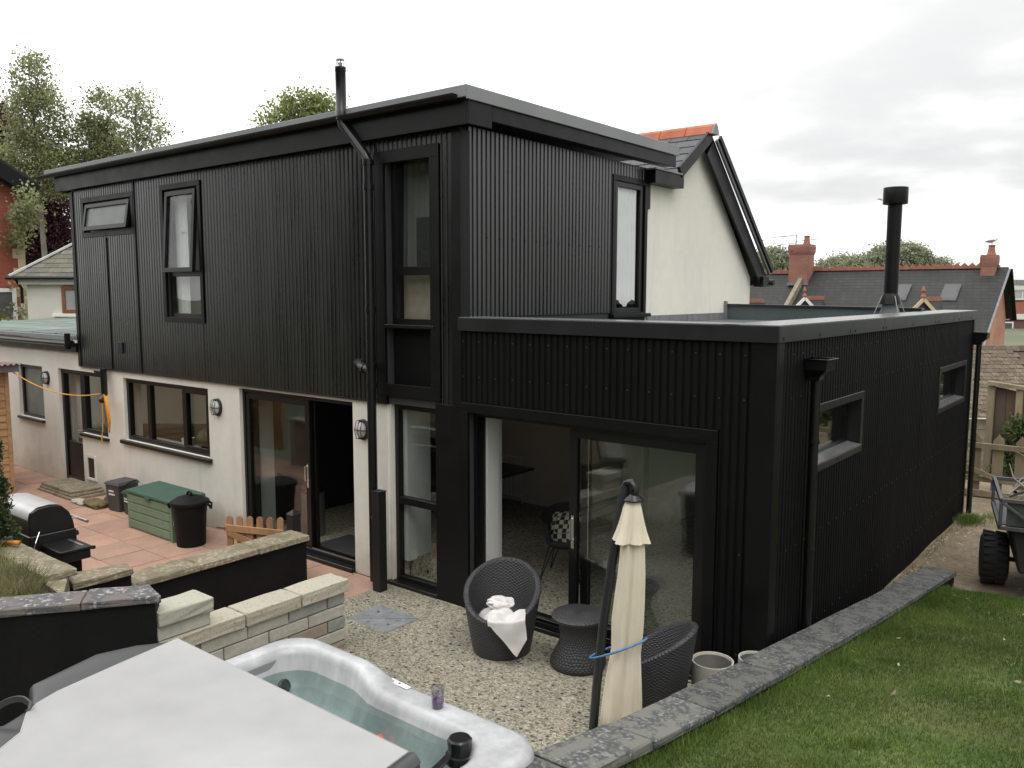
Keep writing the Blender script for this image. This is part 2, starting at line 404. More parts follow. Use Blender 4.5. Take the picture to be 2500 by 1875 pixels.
# ------------------------------------------------------------------ ground materials
def aggregate(name, base, dark):
    """Exposed-aggregate paving: pale binder with chips of many tones."""
    m = bpy.data.materials.new(name); m.use_nodes = True; nt = m.node_tree; L = nt.links; P = nt.nodes['Principled BSDF']
    P.inputs['Roughness'].default_value = 0.75
    t = nd(nt, 'ShaderNodeTexCoord'); nz = nd(nt, 'ShaderNodeTexNoise'); nz.inputs['Scale'].default_value = 9; nz.inputs['Detail'].default_value = 3
    L.new(t.outputs['Object'], nz.inputs['Vector'])
    ad = nd(nt, 'ShaderNodeMix', data_type='RGBA', blend_type='ADD'); ad.inputs[0].default_value = 0.05
    L.new(t.outputs['Object'], ad.inputs[6]); L.new(nz.outputs['Color'], ad.inputs[7])
    cur = None
    def layer(scale, thr, ramp, prev, seedoff):
        mp = nd(nt, 'ShaderNodeMapping'); mp.inputs['Location'].default_value = (seedoff, seedoff * .7, 0); mp.inputs['Scale'].default_value = (1, 1.35, 1); mp.inputs['Rotation'].default_value = (0, 0, seedoff)
        L.new(ad.outputs[2], mp.inputs[0])
        v = nd(nt, 'ShaderNodeTexVoronoi'); v.inputs['Scale'].default_value = scale; v.inputs['Randomness'].default_value = 1
        L.new(mp.outputs[0], v.inputs['Vector'])
        sp = nd(nt, 'ShaderNodeSeparateColor'); L.new(v.outputs['Color'], sp.inputs[0])
        r = nd(nt, 'ShaderNodeValToRGB'); r.color_ramp.interpolation = 'CONSTANT'
        while len(r.color_ramp.elements) < len(ramp): r.color_ramp.elements.new(0.5)
        for e, (p, c) in zip(r.color_ramp.elements, ramp): e.position = p; e.color = (*c, 1)
        L.new(sp.outputs[0], r.inputs[0])
        a = nd(nt, 'ShaderNodeMath', operation='LESS_THAN'); a.inputs[1].default_value = thr[0]; L.new(v.outputs['Distance'], a.inputs[0])
        b = nd(nt, 'ShaderNodeMath', operation='LESS_THAN'); b.inputs[1].default_value = thr[1]; L.new(sp.outputs[1], b.inputs[0])
        c = nd(nt, 'ShaderNodeMath', operation='MULTIPLY'); L.new(a.outputs[0], c.inputs[0]); L.new(b.outputs[0], c.inputs[1])
        mx2 = nd(nt, 'ShaderNodeMix', data_type='RGBA'); L.new(c.outputs[0], mx2.inputs[0])
        if prev is None: mx2.inputs[6].default_value = (*base, 1)
        else: L.new(prev, mx2.inputs[6])
        L.new(r.outputs[0], mx2.inputs[7])
        return mx2.outputs[2], c.outputs[0]
    k = base
    c1, _ = layer(60, (0.6, 0.85), [(0, (k[0]*.55, k[1]*.55, k[2]*.5)), (.3, (k[0]*1.35, k[1]*1.3, k[2]*1.2)), (.55, (k[0]*.8, k[1]*.74, k[2]*.62)), (.8, (k[0]*1.7, k[1]*1.65, k[2]*1.55))], None, 0.0)
    c2, _ = layer(30, (0.46, 0.6), [(0, (k[0]*.4, k[1]*.4, k[2]*.38)), (.35, (k[0]*1.5, k[1]*1.42, k[2]*1.3)), (.6, (k[0]*.7, k[1]*.62, k[2]*.5)), (.8, (k[0]*1.15, k[1]*1.1, k[2]*1.0))], c1, 3.7)
    c3, msk = layer(13, (0.26, dark), [(0, (.03, .03, .03)), (.5, (.055, .05, .045)), (.75, (.09, .075, .06)), (.9, (k[0]*1.8, k[1]*1.75, k[2]*1.6))], c2, 8.1)
    big = nd(nt, 'ShaderNodeTexNoise'); big.inputs['Scale'].default_value = 1.1; big.inputs['Detail'].default_value = 5; L.new(t.outputs['Object'], big.inputs['Vector'])
    mr2 = nd(nt, 'ShaderNodeMapRange'); mr2.inputs['From Min'].default_value = .3; mr2.inputs['From Max'].default_value = .7; mr2.inputs['To Min'].default_value = .8; mr2.inputs['To Max'].default_value = 1.15; L.new(big.outputs[0], mr2.inputs[0])
    s = nd(nt, 'ShaderNodeVectorMath', operation='SCALE'); L.new(c3, s.inputs[0]); L.new(mr2.outputs[0], s.inputs['Scale']); L.new(s.outputs[0], P.inputs['Base Color'])
    b = nd(nt, 'ShaderNodeBump'); b.inputs['Strength'].default_value = 0.25; b.inputs['Distance'].default_value = 0.004; L.new(c3, b.inputs['Height']); L.new(b.outputs[0], P.inputs['Normal'])
    return m
M['agg'] = aggregate('exposed_aggregate', (0.265, 0.252, 0.205), 0.5)
M['agg_in'] = aggregate('polished_aggregate', (0.30, 0.285, 0.235), 0.5)
M['soil'] = pm('soil', (0.10, 0.078, 0.05), 0.95, var=0.35, vs=2.2, var2=0.25, vs2=18, bump=0.6, bs=40)
M['dirt'] = pm('sandy_path', (0.25, 0.195, 0.13), 0.92, var=0.3, vs=1.3, var2=0.28, vs2=14, bump=0.7, bs=22, tint=(0.165, 0.13, 0.085))
M['lawn'] = pm('lawn_ground', (0.066, 0.105, 0.024), 0.95, var=0.35, vs=1.0, var2=0.3, vs2=14, tint=(0.10, 0.10, 0.035))
M['field'] = pm('far_ground', (0.11, 0.12, 0.07), 0.95, var=0.3, vs=.05)

# ------------------------------------------------------------------ ground
g = MB(); g.add([(-400, -400, -.6), (400, -400, -.6), (400, 400, -.6), (-400, 400, -.6)], [(0, 1, 2, 3)])
struct(obj('ground', g, M['field']))
def Z_cop(y): return .15 + (4.35 - y) * .0884
# left (patio-side) edge of the sloping slate coping, measured
CL = [(4.32, 3.84), (3.11, 3.77), (2.14, 3.73), (1.3, 3.675), (.38, 3.61), (-.65, 3.54), (-1.64, 3.46), (-2.36, 3.39), (-3.05, 3.30), (-3.9, 3.16), (-4.8, 3.0), (-5.8, 2.8)]
CWID = .35
def xcop(y):
    ys = [c[0] for c in CL][::-1]; xs = [c[1] for c in CL][::-1]
    return float(np.interp(y, ys, xs))
pt = MB(); pt.box(-1.17, 3.62, -7.5, 0.34, -.30, 0.0)
struct(obj('patio', pt, M['agg']))

# lawn: falls with the coping towards the path, rises towards the photographer
def lawn_z(x, y):
    e = x - (xcop(min(max(y, -5.8), 4.3)) + CWID)
    f = min(max((y - 3.3) / 1.4, 0), 1)
    zz = Z_cop(y) - .11 + .105 * max(e, -0.2) * (1 - f) + .012 * math.sin(x * 2.1 + y) * math.cos(y * 1.7)
    yy = min(max((y - 3.6 - .12 * math.sin(x * 3.1)) / .8, 0), 1)
    return zz * (1 - yy) + (-.13) * yy
lw = MB()
NX, NY = 46, 70
for j in range(NY + 1):
    y = -11 + 15.9 * j / NY
    x0 = xcop(min(max(y, -5.8), 4.3)) + CWID - .06
    for i in range(NX + 1):
        x = x0 + (i / NX) ** 1.5 * 16
        lw.v.append((x, y, lawn_z(x, y)))
for j in range(NY):
    for i in range(NX):
        a = j * (NX + 1) + i; lw.f.append((a, a + 1, a + NX + 2, a + NX + 1))
struct(obj('lawn', lw, M['lawn'], smooth=True))
# sandy path round the end of the extension
pa = MB()
def path_z(x, y): return -.062 + .012 * math.sin(1.7 * x + .6 * y) + .01 * math.sin(2.9 * y - x)
pa.grid(lambda a, b: (3.0 + 9 * a, 0.4 + 17 * b, path_z(3.0 + 9 * a, 0.4 + 17 * b)), 40, 60)
struct(obj('path', pa, M['dirt'], smooth=True))

# terracotta terrace: bed plus single slabs
tb = MB(); tb.box(-16, -1.172, -3.45, 0.0, -.3, -.035)
terrace = struct(obj('terrace', tb, M['soil']))
M['slab'] = pm('terracotta_slab', (0.42, 0.255, 0.18), 0.88, var=0.14, vs=2.2, var2=0.08, vs2=20, bump=0.25, bs=80, tint=(0.37, 0.235, 0.18), objr=0.09)
SL = .60; slabs = []
for q in range(3):
    mb = MB(); mb.box(-SL / 2 + .006, SL / 2 - .006, -SL / 2 + .006, SL / 2 - .006, -.04, 0)
    slabs.append(mb.mesh('slab', M['slab'], bev=.006, jit=.0015))
for i in range(19):
    for j in range(6):
        o = link('slab', random.choice(slabs), terrace, (-1.172 - SL / 2 - i * SL, -.30 - j * SL, random.uniform(-.004, .003)), (random.uniform(-.006, .006), random.uniform(-.006, .006), random.choice((0, PI / 2, PI)) + random.uniform(-.006, .006)))

# ------------------------------------------------------------------ main house
house = thing('house', 'two storey house clad in black corrugated steel above a cream rendered ground floor', 'house')
LW, LRT = -9.05, 0.0
def pane(parent, T, u0, u1, z0, z1, n, mat=None, k=0.0, zt=0.0):
    mb = MB(); tt = T if not k else (lambda u, nn, z: T(u, nn + (zt - z) * k, z))
    mb.box(u0, u1, n - .008, n, z0, z1, tt); return obj('pane', mb, mat or M['glass'], parent)
def bars(T, u0, u1, z0, z1, n0, n1, w, us=(), zs=(), mw=None, k=0.0, zt=0.0):
    """A window frame: four sides butted, plus mullions at us and transoms at zs."""
    mw = mw or w; mb = MB(); tt = T if not k else (lambda u, nn, z: T(u, nn + (zt - z) * k, z))
    mb.box(u0, u0 + w, n0, n1, z0, z1, tt); mb.box(u1 - w, u1, n0, n1, z0, z1, tt)
    mb.box(u0 + w, u1 - w, n0, n1, z0, z0 + w, tt); mb.box(u0 + w, u1 - w, n0, n1, z1 - w, z1, tt)
    for u in us: mb.box(u - mw / 2, u + mw / 2, n0 - .002, n1 - .003, z0 + w, z1 - w, tt)
    for z in zs: mb.box(u0 + w, u1 - w, n0 - .002, n1 - .003, z - mw / 2, z + mw / 2, tt)
    return mb
def trim_frame(parent, T, u0, u1, z0, z1, w, n0, n1, mat=None, name='window_trim'):
    mb = MB()
    mb.box(u0, u1, n0, n1, z1 - w, z1, T); mb.box(u0, u1, n0, n1 - .002, z0, z0 + w, T)
    mb.box(u0, u0 + w, n0, n1 - .001, z0 + w, z1 - w, T); mb.box(u1 - w, u1, n0, n1 - .001, z0 + w, z1 - w, T)
    return obj(name, mb, mat or M['trim'], parent, bev=.003)

# cream ground floor wall, annexe to its left
gh = [(-11.80, -10.68, 1.07, 2.10), (-10.0, -9.15, -.1, 2.11), (-9.15, -8.17, 1.0, 2.11), (-7.56, -5.02, 1.05, 2.09), (-4.22, -1.80, -.1, 2.16)]
mb = wall_holes(MB(), FR, -13.4, -1.18, 0, 2.2, gh, -.30, 0.0)
obj('rendered_wall', mb, M['cream'], house)
mb = MB(); mb.box(-13.4, LW - .002, -.30, 0, 2.2, 2.46, FR); obj('rendered_wall', mb, M['cream'], house)
# return of the render beside the tall window
mb = MB(); mb.box(-1.18, -1.14, -.30, -.02, 0, 2.2, FR); obj('rendered_wall', mb, M['cream'], house)

# shell behind the cladding, upper floor, inside walls
uh = [(-8.55, -6.98, 4.50, 4.98), (-5.98, -5.08, 3.13, 5.0), (-1.14, -.38, 2.3, 5.02)]
mb = wall_holes(MB(), FR, LW, -.002, 2.2, 5.25, uh, -.30, -.004)
mb.box(LW, LW + .28, -4.0, -.31, 2.2, 5.25, FR)
mb.box(LW, -.002, -4.2, -4.0, 0, 5.25, FR)
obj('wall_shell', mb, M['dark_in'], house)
mb = wall_holes(MB(), XR(0), 0.31, 4.0, 2.4, 5.25, [(3.10, 3.84, 3.22, 5.0)], -.28, -.004)
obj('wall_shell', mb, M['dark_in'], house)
mb = MB(); mb.box(LW + .29, -.30, -3.99, -.31, 2.42, 2.66, FR); obj('upper_floor', mb, M['inner'], house)
for x in (-6.6, -4.4, -2.3):
    mb = MB(); mb.box(x, x + .1, -3.98, -.32, 2.67, 5.2, FR); obj('partition', mb, M['inner'], house)

# corrugated sheets
ch = [(-8.66, -6.90, 4.42, 5.08), (-6.08, -4.98, 3.05, 5.10), (-1.30, -.28, 2.0, 5.10)]
cladding(house, FR, LW + .06, -.09, 2.215, 5.24, ch, M['clad'], n0=.006)
cladding(house, XR(0), .12, 3.97, 3.235, 5.27, [(3.02, 3.95, 3.1, 5.09)], M['clad'], n0=.006)
# flashings: corners, drip, joints
mb = MB(); mb.box(-.10, .034, .002, .032, 2.27, 5.22, FR); mb.box(.004, .033, -.125, .001, 3.24, 5.22, FR); obj('corner_flashing', mb, M['trim'], house, bev=.003)
mb = MB(); mb.box(LW - .03, LW + .07, .0, .034, 2.205, 5.22, FR); mb.box(LW - .031, LW - .001, -.5, 0, 2.205, 5.22, FR); obj('corner_flashing', mb, M['trim'], house, bev=.003)
mb = MB(); mb.box(LW - .02, -1.19, -.001, .036, 2.196, 2.214, FR); obj('drip_flashing', mb, M['coping_metal'], house)
for x in (-6.88, -7.85):
    mb = MB(); mb.box(x - .014, x + .014, .02, .036, 2.22, 5.22 if x > -7 else 4.40, FR); obj('joint_strip', mb, M['trim'], house)
mb = MB(); mb.box(-.362, .034, .002, .030, 0, 2.268, FR); obj('corner_flashing', mb, M['trim'], house, bev=.003)
mb = MB(); mb.box(3.965, 4.03, .003, .032, 4.70, 5.22, lambda u, n, z: (n, u, z)); obj('corner_flashing', mb, M['trim'], house)
# rows of fixing screws on the right flank
mb = MB()
for k in range(11): mb.lathe([(.011, -.002), (.011, .004), (.004, .008)], 6, c=(.0, 0, 0)) if False else None
for k in range(11):
    y = .42 + k * .2286; b = len(mb.v)
    mb.box(.024, .031, y - .008, y + .008, 4.10, 4.117)
stuff(obj('fixing_screws', mb, M['upvc'], house))
M['screw'] = pm('screw_head', (.06, .06, .062), .35, metal=.4)
mb = MB()
for z in (2.32, 3.05, 3.8, 4.55, 5.1):
    for k in range(39):
        u = LW + .09 + .02 + k * PITCHC * 3
        if u > -.12 or any(h[0] - .02 < u < h[1] + .02 and h[2] < z < h[3] for h in ch): continue
        mb.box(u - .007, u + .007, .0225, .029, z - .007, z + .007, FR)
stuff(obj('fixing_screws', mb, M['screw'], house))
# vent grille, low left
mb = MB(); mb.box(-7.60, -7.42, .022, .05, 2.50, 2.68, FR); v_ = obj('wall_vent', mb, M['trim'], house, bev=.004)
mb = MB()
for k in range(5): mb.box(-7.585, -7.435, .05, .055, 2.52 + k * .03, 2.535 + k * .03, FR)
obj('louvre', mb, M['upvc'], v_)

# roof: flat deck, grey trim on top, black fascia, soffit, gutter
mb = MB(); mb.box(-9.74, .235, -4.42, .15, 5.50, 5.585, FR); obj('roof_deck', mb, M['roof_mem'], house)
mb = MB(); mb.box(-9.72, .246, .151, .166, 5.50, 5.622, FR); mb.box(.236, .262, -4.44, .166, 5.475, 5.615, FR); mb.box(.10, .235, -4.44, .15, 5.586, 5.616, FR)
mb.box(-9.72, .10, .05, .15, 5.586, 5.606, FR); obj('roof_edge_trim', mb, M['greytrim'], house, bev=.004)
mb = MB(); mb.box(-9.40, .20, .095, .125, 5.235, 5.498, FR); obj('fascia', mb, M['trim'], house, bev=.003)
mb = MB(); mb.box(.205, .232, -4.40, -.26, 5.315, 5.474, FR); obj('fascia', mb, M['trim'], house, bev=.003)
mb = MB(); mb.box(.201, .236, -.255, .124, 5.235, 5.474, FR); obj('fascia_end', mb, M['trim'], house, bev=.004)
mb = MB(); mb.box(-9.40, .20, -.02, .095, 5.26, 5.29, FR); mb.box(.03, .204, -4.40, -.02, 5.33, 5.36, FR); obj('soffit', mb, M['upvc'], house)
mb = MB(); mb.box(-9.42, -9.41, -4.4, .12, 5.24, 5.5, FR); obj('fascia', mb, M['trim'], house)
mb = MB()
n = 10
for (xa, xb) in ((-9.86, .118),):
    ring = lambda x, r: [(x, -.185 - r * math.cos(PI * k / n), 5.535 - r * math.sin(PI * k / n)) for k in range(n + 1)]
    b0 = ring(xa, .062); b1 = ring(xb, .062); c0 = ring(xa, .056); c1 = ring(xb, .056)
    for A, B_ in ((b0, b1), (c0, c1)):
        o_ = len(mb.v); mb.v += A + B_
        mb.f += [(o_ + k, o_ + k + 1, o_ + n + 2 + k, o_ + n + 1 + k) for k in range(n)]
    mb.add(b0, [tuple(range(n + 1))]); mb.add(b1, [tuple(range(n + 1))])
obj('gutter', mb, M['trim'], house)
p = far(-.605, 9.62, 5.45)
mb = MB(); mb.lathe([(.05, 0), (.05, .24)], 12, p); mb.lathe([(.05, .235), (.145, .262), (.145, .272), (.03, .30)], 16, p); obj('roof_vent', mb, M['trim'], house, smooth=True, autos=40)

# windows upstairs -------------------------------------------------
def tilt_window(T, u0, u1, z0, z1, zt, k, pmat, low=True, group=None):
    """Top-hung sash over a fixed light (zt = transom), pushed out by slope k."""
    w = obj('window', bars(T, u0, u1, z0, z1, -.10, -.02, .055, zs=(zt,) if low else (), mw=.09), M['upvc'], house, bev=.003)
    sb = zt + .02 if low else z0 + .03
    s = obj('sash', bars(T, u0 + .04, u1 - .04, sb, z1 - .03, -.02, .035, .065, k=k, zt=z1 - .03), M['upvc'], w, bev=.003)
    pane(w, T, u0 + .10, u1 - .10, sb + .06, z1 - .09, .006, pmat, k=k, zt=z1 - .03)
    if low: pane(w, T, u0 + .05, u1 - .05, z0 + .05, zt - .04, -.05, M['glass_up'])
    return w
trim_frame(house, FR, -8.66, -6.90, 4.42, 5.08, .08, .0, .040)
tilt_window(FR, -8.56, -6.98, 4.50, 5.0, 4.5, .17, M['frost'], low=False)
trim_frame(house, FR, -6.08, -4.98, 3.05, 5.10, .075, .0, .040)
tilt_window(FR, -5.98, -5.07, 3.13, 5.02, 3.78, .075, M['glass_up'])
mb = MB(); mb.box(-5.94, -5.90, -.55, -.12, 3.13, 5.0, FR); obj('window_reveal', mb, M['plaster'], house)
mb = MB(); mb.grid(lambda a, b: (-5.90 + .26 * a, .145 + .018 * math.sin(a * 22), 3.15 + 1.85 * b), 24, 1); obj('curtain', mb, M['curtain'], house, smooth=True)
mb = MB(); mb.grid(lambda a, b: (-5.22 + .12 * a, .15 + .015 * math.sin(a * 16), 3.15 + 1.85 * b), 12, 1); obj('curtain', mb, M['curtain'], house, smooth=True)
# tall stair window, one frame over two storeys
tl = obj('window', bars(FR, -1.14, -.38, .04, 2.19, -.16, -.08, .06, zs=(1.03,), mw=.09), M['upvc'], house, bev=.004)
pane(tl, FR, -1.08, -.44, .10, .985, -.12, M['glass_up']); pane(tl, FR, -1.08, -.44, 1.075, 2.13, -.12, M['glass_up'])
mb = MB(); mb.box(-1.20, -.36, -.10, .035, -.02, .045, FR); obj('sill', mb, M['upvc'], tl, bev=.006)
mb = MB(); mb.box(-1.14, -.38, -.15, -.085, 2.195, 3.13, FR); obj('spandrel_panel', mb, M['clad_matt'], house)
mb = MB(); mb.box(-1.12, -.40, -.085, -.05, 2.20, 2.28, FR); obj('flashing', mb, M['coping_metal'], house, bev=.004)
tu = obj('window', bars(FR, -1.14, -.38, 3.135, 5.04, -.15, -.07, .065, zs=(3.75,), mw=.10), M['upvc'], house, bev=.004)
pane(tu, FR, -1.07, -.45, 3.80, 4.97, -.11, M['glass_up']); pane(tu, FR, -1.07, -.45, 3.20, 3.70, -.11, M['glass_up'])
mb = MB(); mb.box(-1.16, -.37, -.12, .05, 3.095, 3.135, FR); obj('sill', mb, M['upvc'], tu, bev=.006)
trim_frame(house, FR, -1.30, -.28, 2.30, 5.11, .14, .0, .040)
mb = MB(); mb.box(-1.31, -1.15, -.02, .038, 2.19, 2.30, FR); obj('window_trim', mb, M['trim'], house)
M['pane_grey'] = pm('grey_pane_sheen', (.17, .165, .16), .9, var=.12, vs=4, stretch=(1, 1, .2))
mb = MB(); mb.grid(lambda a, b: (-1.12 + .74 * a, .235 + .012 * math.sin(a * 44) + .03 * b, 3.72 + 1.28 * b), 40, 2); obj('curtain', mb, M['pane_grey'], house, smooth=True)  # added grey sheet stands in for the upper pane's pale reflection
mb = MB(); mb.box(-.86, -.62, -.235, -.20, 3.78, 4.36, FR); obj('chair_back', mb, M['dark_in'], house)
mb = MB(); mb.box(-1.10, -.42, -.24, -.22, 3.16, 3.72, FR); obj('blind', mb, pm('beige_pane_sheen', (0.42, 0.34, 0.29), .8, var=.2, vs=5), house)  # beige sheet added to lighten the lower pane, in place of its reflection
# window at the far end of the right flank
trim_frame(house, XR(0), 3.02, 3.95, 3.16, 5.09, .075, 0, .040)
wr = obj('window', bars(XR(0), 3.10, 3.86, 3.22, 5.02, -.06, .012, .075), M['upvc'], house, bev=.004)
pane(wr, XR(0), 3.17, 3.79, 3.29, 4.95, -.02, M['glass'])
mb = MB(); mb.box(3.0, 4.02, -.02, .085, 3.165, 3.215, XR(0)); obj('sill', mb, M['trim'], wr, bev=.004)
mb = MB(); mb.grid(lambda a, b: (-.042 + .010 * math.sin(a * 34 + .5 * b), 3.17 + .58 * a, 3.36 + 1.62 * b + .05 * (1 - b) * math.sin(a * 9)), 40, 2); obj('curtain', mb, M['curtain'], house, smooth=True)

# ground floor openings --------------------------------------------
w = obj('window', bars(FR, -11.80, -10.68, 1.07, 2.10, -.14, -.06, .07), M['upvc'], house, bev=.004)
pane(w, FR, -11.73, -10.75, 1.14, 2.03, -.10, M['frost'])
mb = MB(); mb.box(-11.84, -10.66, -.06, .05, 1.02, 1.068, FR); obj('sill', mb, M['upvc'], w, bev=.005)
# back door with its side light
dr = obj('door', bars(FR, -10.0, -9.15, .02, 2.11, -.14, -.05, .09), M['upvc'], house, bev=.004)
pane(dr, FR, -9.91, -9.24, .78, 2.02, -.10, M['glass'])
mb = MB(); mb.box(-9.908, -9.242, -.13, -.07, .11, .78, FR); obj('door_panel', mb, M['upvc'], dr, bev=.01)
mb = MB(); mb.tube([FR(-9.20, -.05, 1.02), FR(-9.20, .0, 1.02), FR(-9.32, .0, 1.02)], .011, 6); obj('handle', mb, M['chrome'], dr)
mb = MB(); mb.grid(lambda a, b: (-9.88 + .42 * a, .25 + .02 * math.sin(a * 20), .8 + 1.22 * b), 20, 1); obj('curtain', mb, pm('door_curtain', (.62, .62, .62), .9), house, smooth=True)
w = obj('window', bars(FR, -9.15, -8.17, 1.0, 2.11, -.14, -.05, .08), M['upvc'], house, bev=.004)
pane(w, FR, -9.07, -8.25, 1.08, 2.03, -.10, M['glass'])
mb = MB(); mb.box(-9.15, -8.13, -.06, .05, .95, .998, FR); obj('sill', mb, M['upvc'], w, bev=.005)
mb = MB(); mb.box(-9.08, -8.24, -.40, -.38, 1.05, 2.05, FR); obj('blind', mb, pm('grey_blind', (.30, .31, .32), .8), house)
# cat flap
mb = bars(FR, -9.0, -8.66, .17, .62, .0, .022, .045); cf = obj('cat_flap', mb, M['white_plastic'], house, bev=.004)
mb = MB(); mb.box(-8.953, -8.707, .002, .010, .217, .573, FR); obj('flap', mb, pm('smoked_flap', (.03, .022, .018), .25), cf)
# kitchen window of three lights
kw = obj('window', bars(FR, -7.56, -5.02, 1.05, 2.09, -.13, -.05, .075, us=(-6.85, -5.78), mw=.11), M['upvc'], house, bev=.004)
for a, b in ((-7.485, -6.905), (-6.795, -5.835), (-5.725, -5.095)): pane(kw, FR, a, b, 1.125, 2.015, -.09, M['glass_up'])
s = obj('sash', bars(FR, -5.735, -5.085, 1.115, 2.025, -.06, -.03, .05), M['upvc'], kw, bev=.003)
mb = MB(); mb.box(-7.66, -4.96, -.05, .06, .985, 1.045, FR); obj('sill', mb, M['upvc'], kw, bev=.006)
mb = MB(); mb.box(-7.55, -5.03, -.45, -.14, 1.02, 1.05, FR); obj('window_board', mb, M['inner'], house)
# left sliding door: fixed light on the left, open on the right
sd = obj('sliding_door', bars(FR, -4.22, -1.80, .055, 2.16, -.18, -.05, .055), M['upvc'], house, bev=.004)
obj('door_leaf', bars(FR, -4.165, -2.74, .11, 2.10, -.11, -.06, .085), M['upvc'], sd, bev=.004)
pane(sd, FR, -4.085, -2.82, .19, 2.02, -.085, M['glass_up'])
obj('door_leaf', bars(FR, -4.10, -2.70, .11, 2.10, -.17, -.12, .085), M['upvc'], sd, bev=.004)
pane(sd, FR, -4.02, -2.78, .19, 2.02, -.145, M['glass_up'])
mb = MB(); mb.box(-2.735, -1.86, -.075, -.060, .108, .122, FR); obj('track', mb, M['steel'], sd)
mb = MB(); mb.box(-4.24, -1.80, -.05, .06, -.01, .056, FR); obj('threshold', mb, M['upvc'], sd, bev=.006)
def bar_handle(par, u, n, z0, z1):
    mb = MB(); mb.tube([FR(u, n, z0), FR(u, n + .05, z0 + .01), FR(u, n + .05, z1 - .01), FR(u, n, z1)], .011, 6); mb.box(u - .017, u + .017, n, n + .008, z0 - .09, z1 + .03, FR)
    return obj('handle', mb, M['chrome'], par)
bar_handle(sd, -2.785, -.06, 1.02, 1.22)
mb = MB(); mb.box(-4.14, -4.09, -.46, -.20, .05, 2.12, FR); obj('window_reveal', mb, M['plaster'], house)

# outside lamps, pipes
def bulkhead(u, z):
    l_ = obj('wall_lamp', MB().lathe([(.105, 0), (.105, .02), (.095, .03)], 20), M['wire'], house, smooth=True, autos=40)
    l_.location = FR(u, .0, z); l_.rotation_euler = (PI / 2, 0, 0); l_.scale = (1, 1.25, 1)
    d = obj('lamp_glass', MB().lathe([(.078, .03), (.074, .06), (.055, .085), (.02, .097)], 20), M['lampglass'], l_, smooth=True)
    mb = MB()
    for a in range(3):
        t = (a - 1) * .05
        mb.tube([(t, -.092, .02), (t, -.085, .075), (t, 0, .105), (t, .085, .075), (t, .092, .02)], .005, 5)
    mb.tube([(-.092, 0, .02), (-.08, 0, .075), (0, 0, .108), (.08, 0, .075), (.092, 0, .02)], .005, 5)
    obj('lamp_cage', mb, M['wire'], l_)
for u, z in ((-10.46, 1.9), (-4.76, 1.84), (-1.60, 1.84)): bulkhead(u, z)
mb = MB(); X_, Y_ = -1.275, -.155
mb.tube([(X_, Y_, .05), (X_, Y_, 4.95)], .055, 14)
for z in (4.98, 4.70, 3.30, 2.66, 2.42): mb.tube([(X_, Y_, z - .03), (X_, Y_, z + .03)], .064, 14)
mb.tube([(X_, Y_, 4.93), (X_, Y_, 5.0), (X_ - .04, Y_, 5.06), (-1.60, -.16, 5.36), (-1.68, -.175, 5.44), (-1.69, -.18, 5.52)], .055, 14)
obj('drainpipe', mb, M['gutter'], house, smooth=True, autos=50)
mb = MB(); mb.tube([(X_, Y_, 2.60), (-1.46, -.13, 2.62), (-1.60, -.08, 2.66), (-1.62, .0, 2.66)], .05, 12); mb.tube([(-1.40, -.14, 2.61), (-1.46, -.13, 2.62)], .058, 12); obj('branch_pipe', mb, M['gutter'], house, smooth=True, autos=50)
fl_ = obj('boiler_flue', MB().lathe([(.066, 5.50), (.066, 5.60), (.062, 5.605), (.062, 6.04), (.065, 6.045), (.065, 6.09)], 16, (-1.69, -.18, 0)), M['gutter'], house, smooth=True, autos=40)
mb = MB()
for k in range(8):
    a = k * PI / 4; mb.tube([(-1.69 + .058 * math.cos(a), -.18 + .058 * math.sin(a), 6.085), (-1.69 + .044 * math.cos(a), -.18 + .044 * math.sin(a), 6.17)], .004, 4)
mb.lathe([(.048, 6.17), (.048, 6.18)], 12, (-1.69, -.18, 0)); mb.lathe([(.02, 6.09), (.028, 6.14), (.0, 6.145)], 10, (-1.69, -.18, 0)); obj('flue_terminal', mb, M['steel'], fl_)
mb = MB(); mb.tube([(-8.28, -.10, 2.17), (-8.05, -.10, 2.17)], .045, 10); mb.tube([(-8.02, -.10, 2.22), (-8.02, -.10, 1.80), (-8.02, -.12, 1.74), (-7.96, -.18, 1.68)], .052, 12); obj('drainpipe', mb, M['gutter'], house, smooth=True, autos=50)

# annexe roof on the left
mb = MB(); mb.box(-13.6, LW - .035, -.02, .06, 2.445, 2.60, FR); obj('fascia', mb, M['trim'], house, bev=.003)
mb = MB(); mb.tube([(-13.6, -.12, 2.60), (LW - .05, -.12, 2.60)], .06, 10); obj('gutter', mb, M['gutter'], house)
mb = MB(); mb.box(-13.6, LW - .035, -.10, .09, 2.66, 2.735, FR); obj('roof_edge_trim', mb, M['greytrim'], house, bev=.006)
mb = MB(); mb.tube([(LW - .12, -.16, 2.50), (LW - .12, -.16, 2.78)], .05, 10); obj('drainpipe', mb, M['gutter'], house)
M['greenroof'] = pm('green_corrugated', (0.085, 0.15, 0.10), 0.40, var=0.35, vs=1.4, var2=0.2, vs2=6, tint=(0.15, 0.19, 0.17), stretch=(.25, 1.6, 1), objr=.15)
for k in range(7):
    xa = -16 + k * 1.0; mb = MB(); nn = 40
    mb.grid(lambda a, b: (xa + 1.03 * a, -.02 + 5.2 * b, 2.745 + .20 * b + .012 * math.cos(2 * PI * a * 13)), 52, 3)
    obj('roof_sheet', mb, M['greenroof'], house, smooth=True)

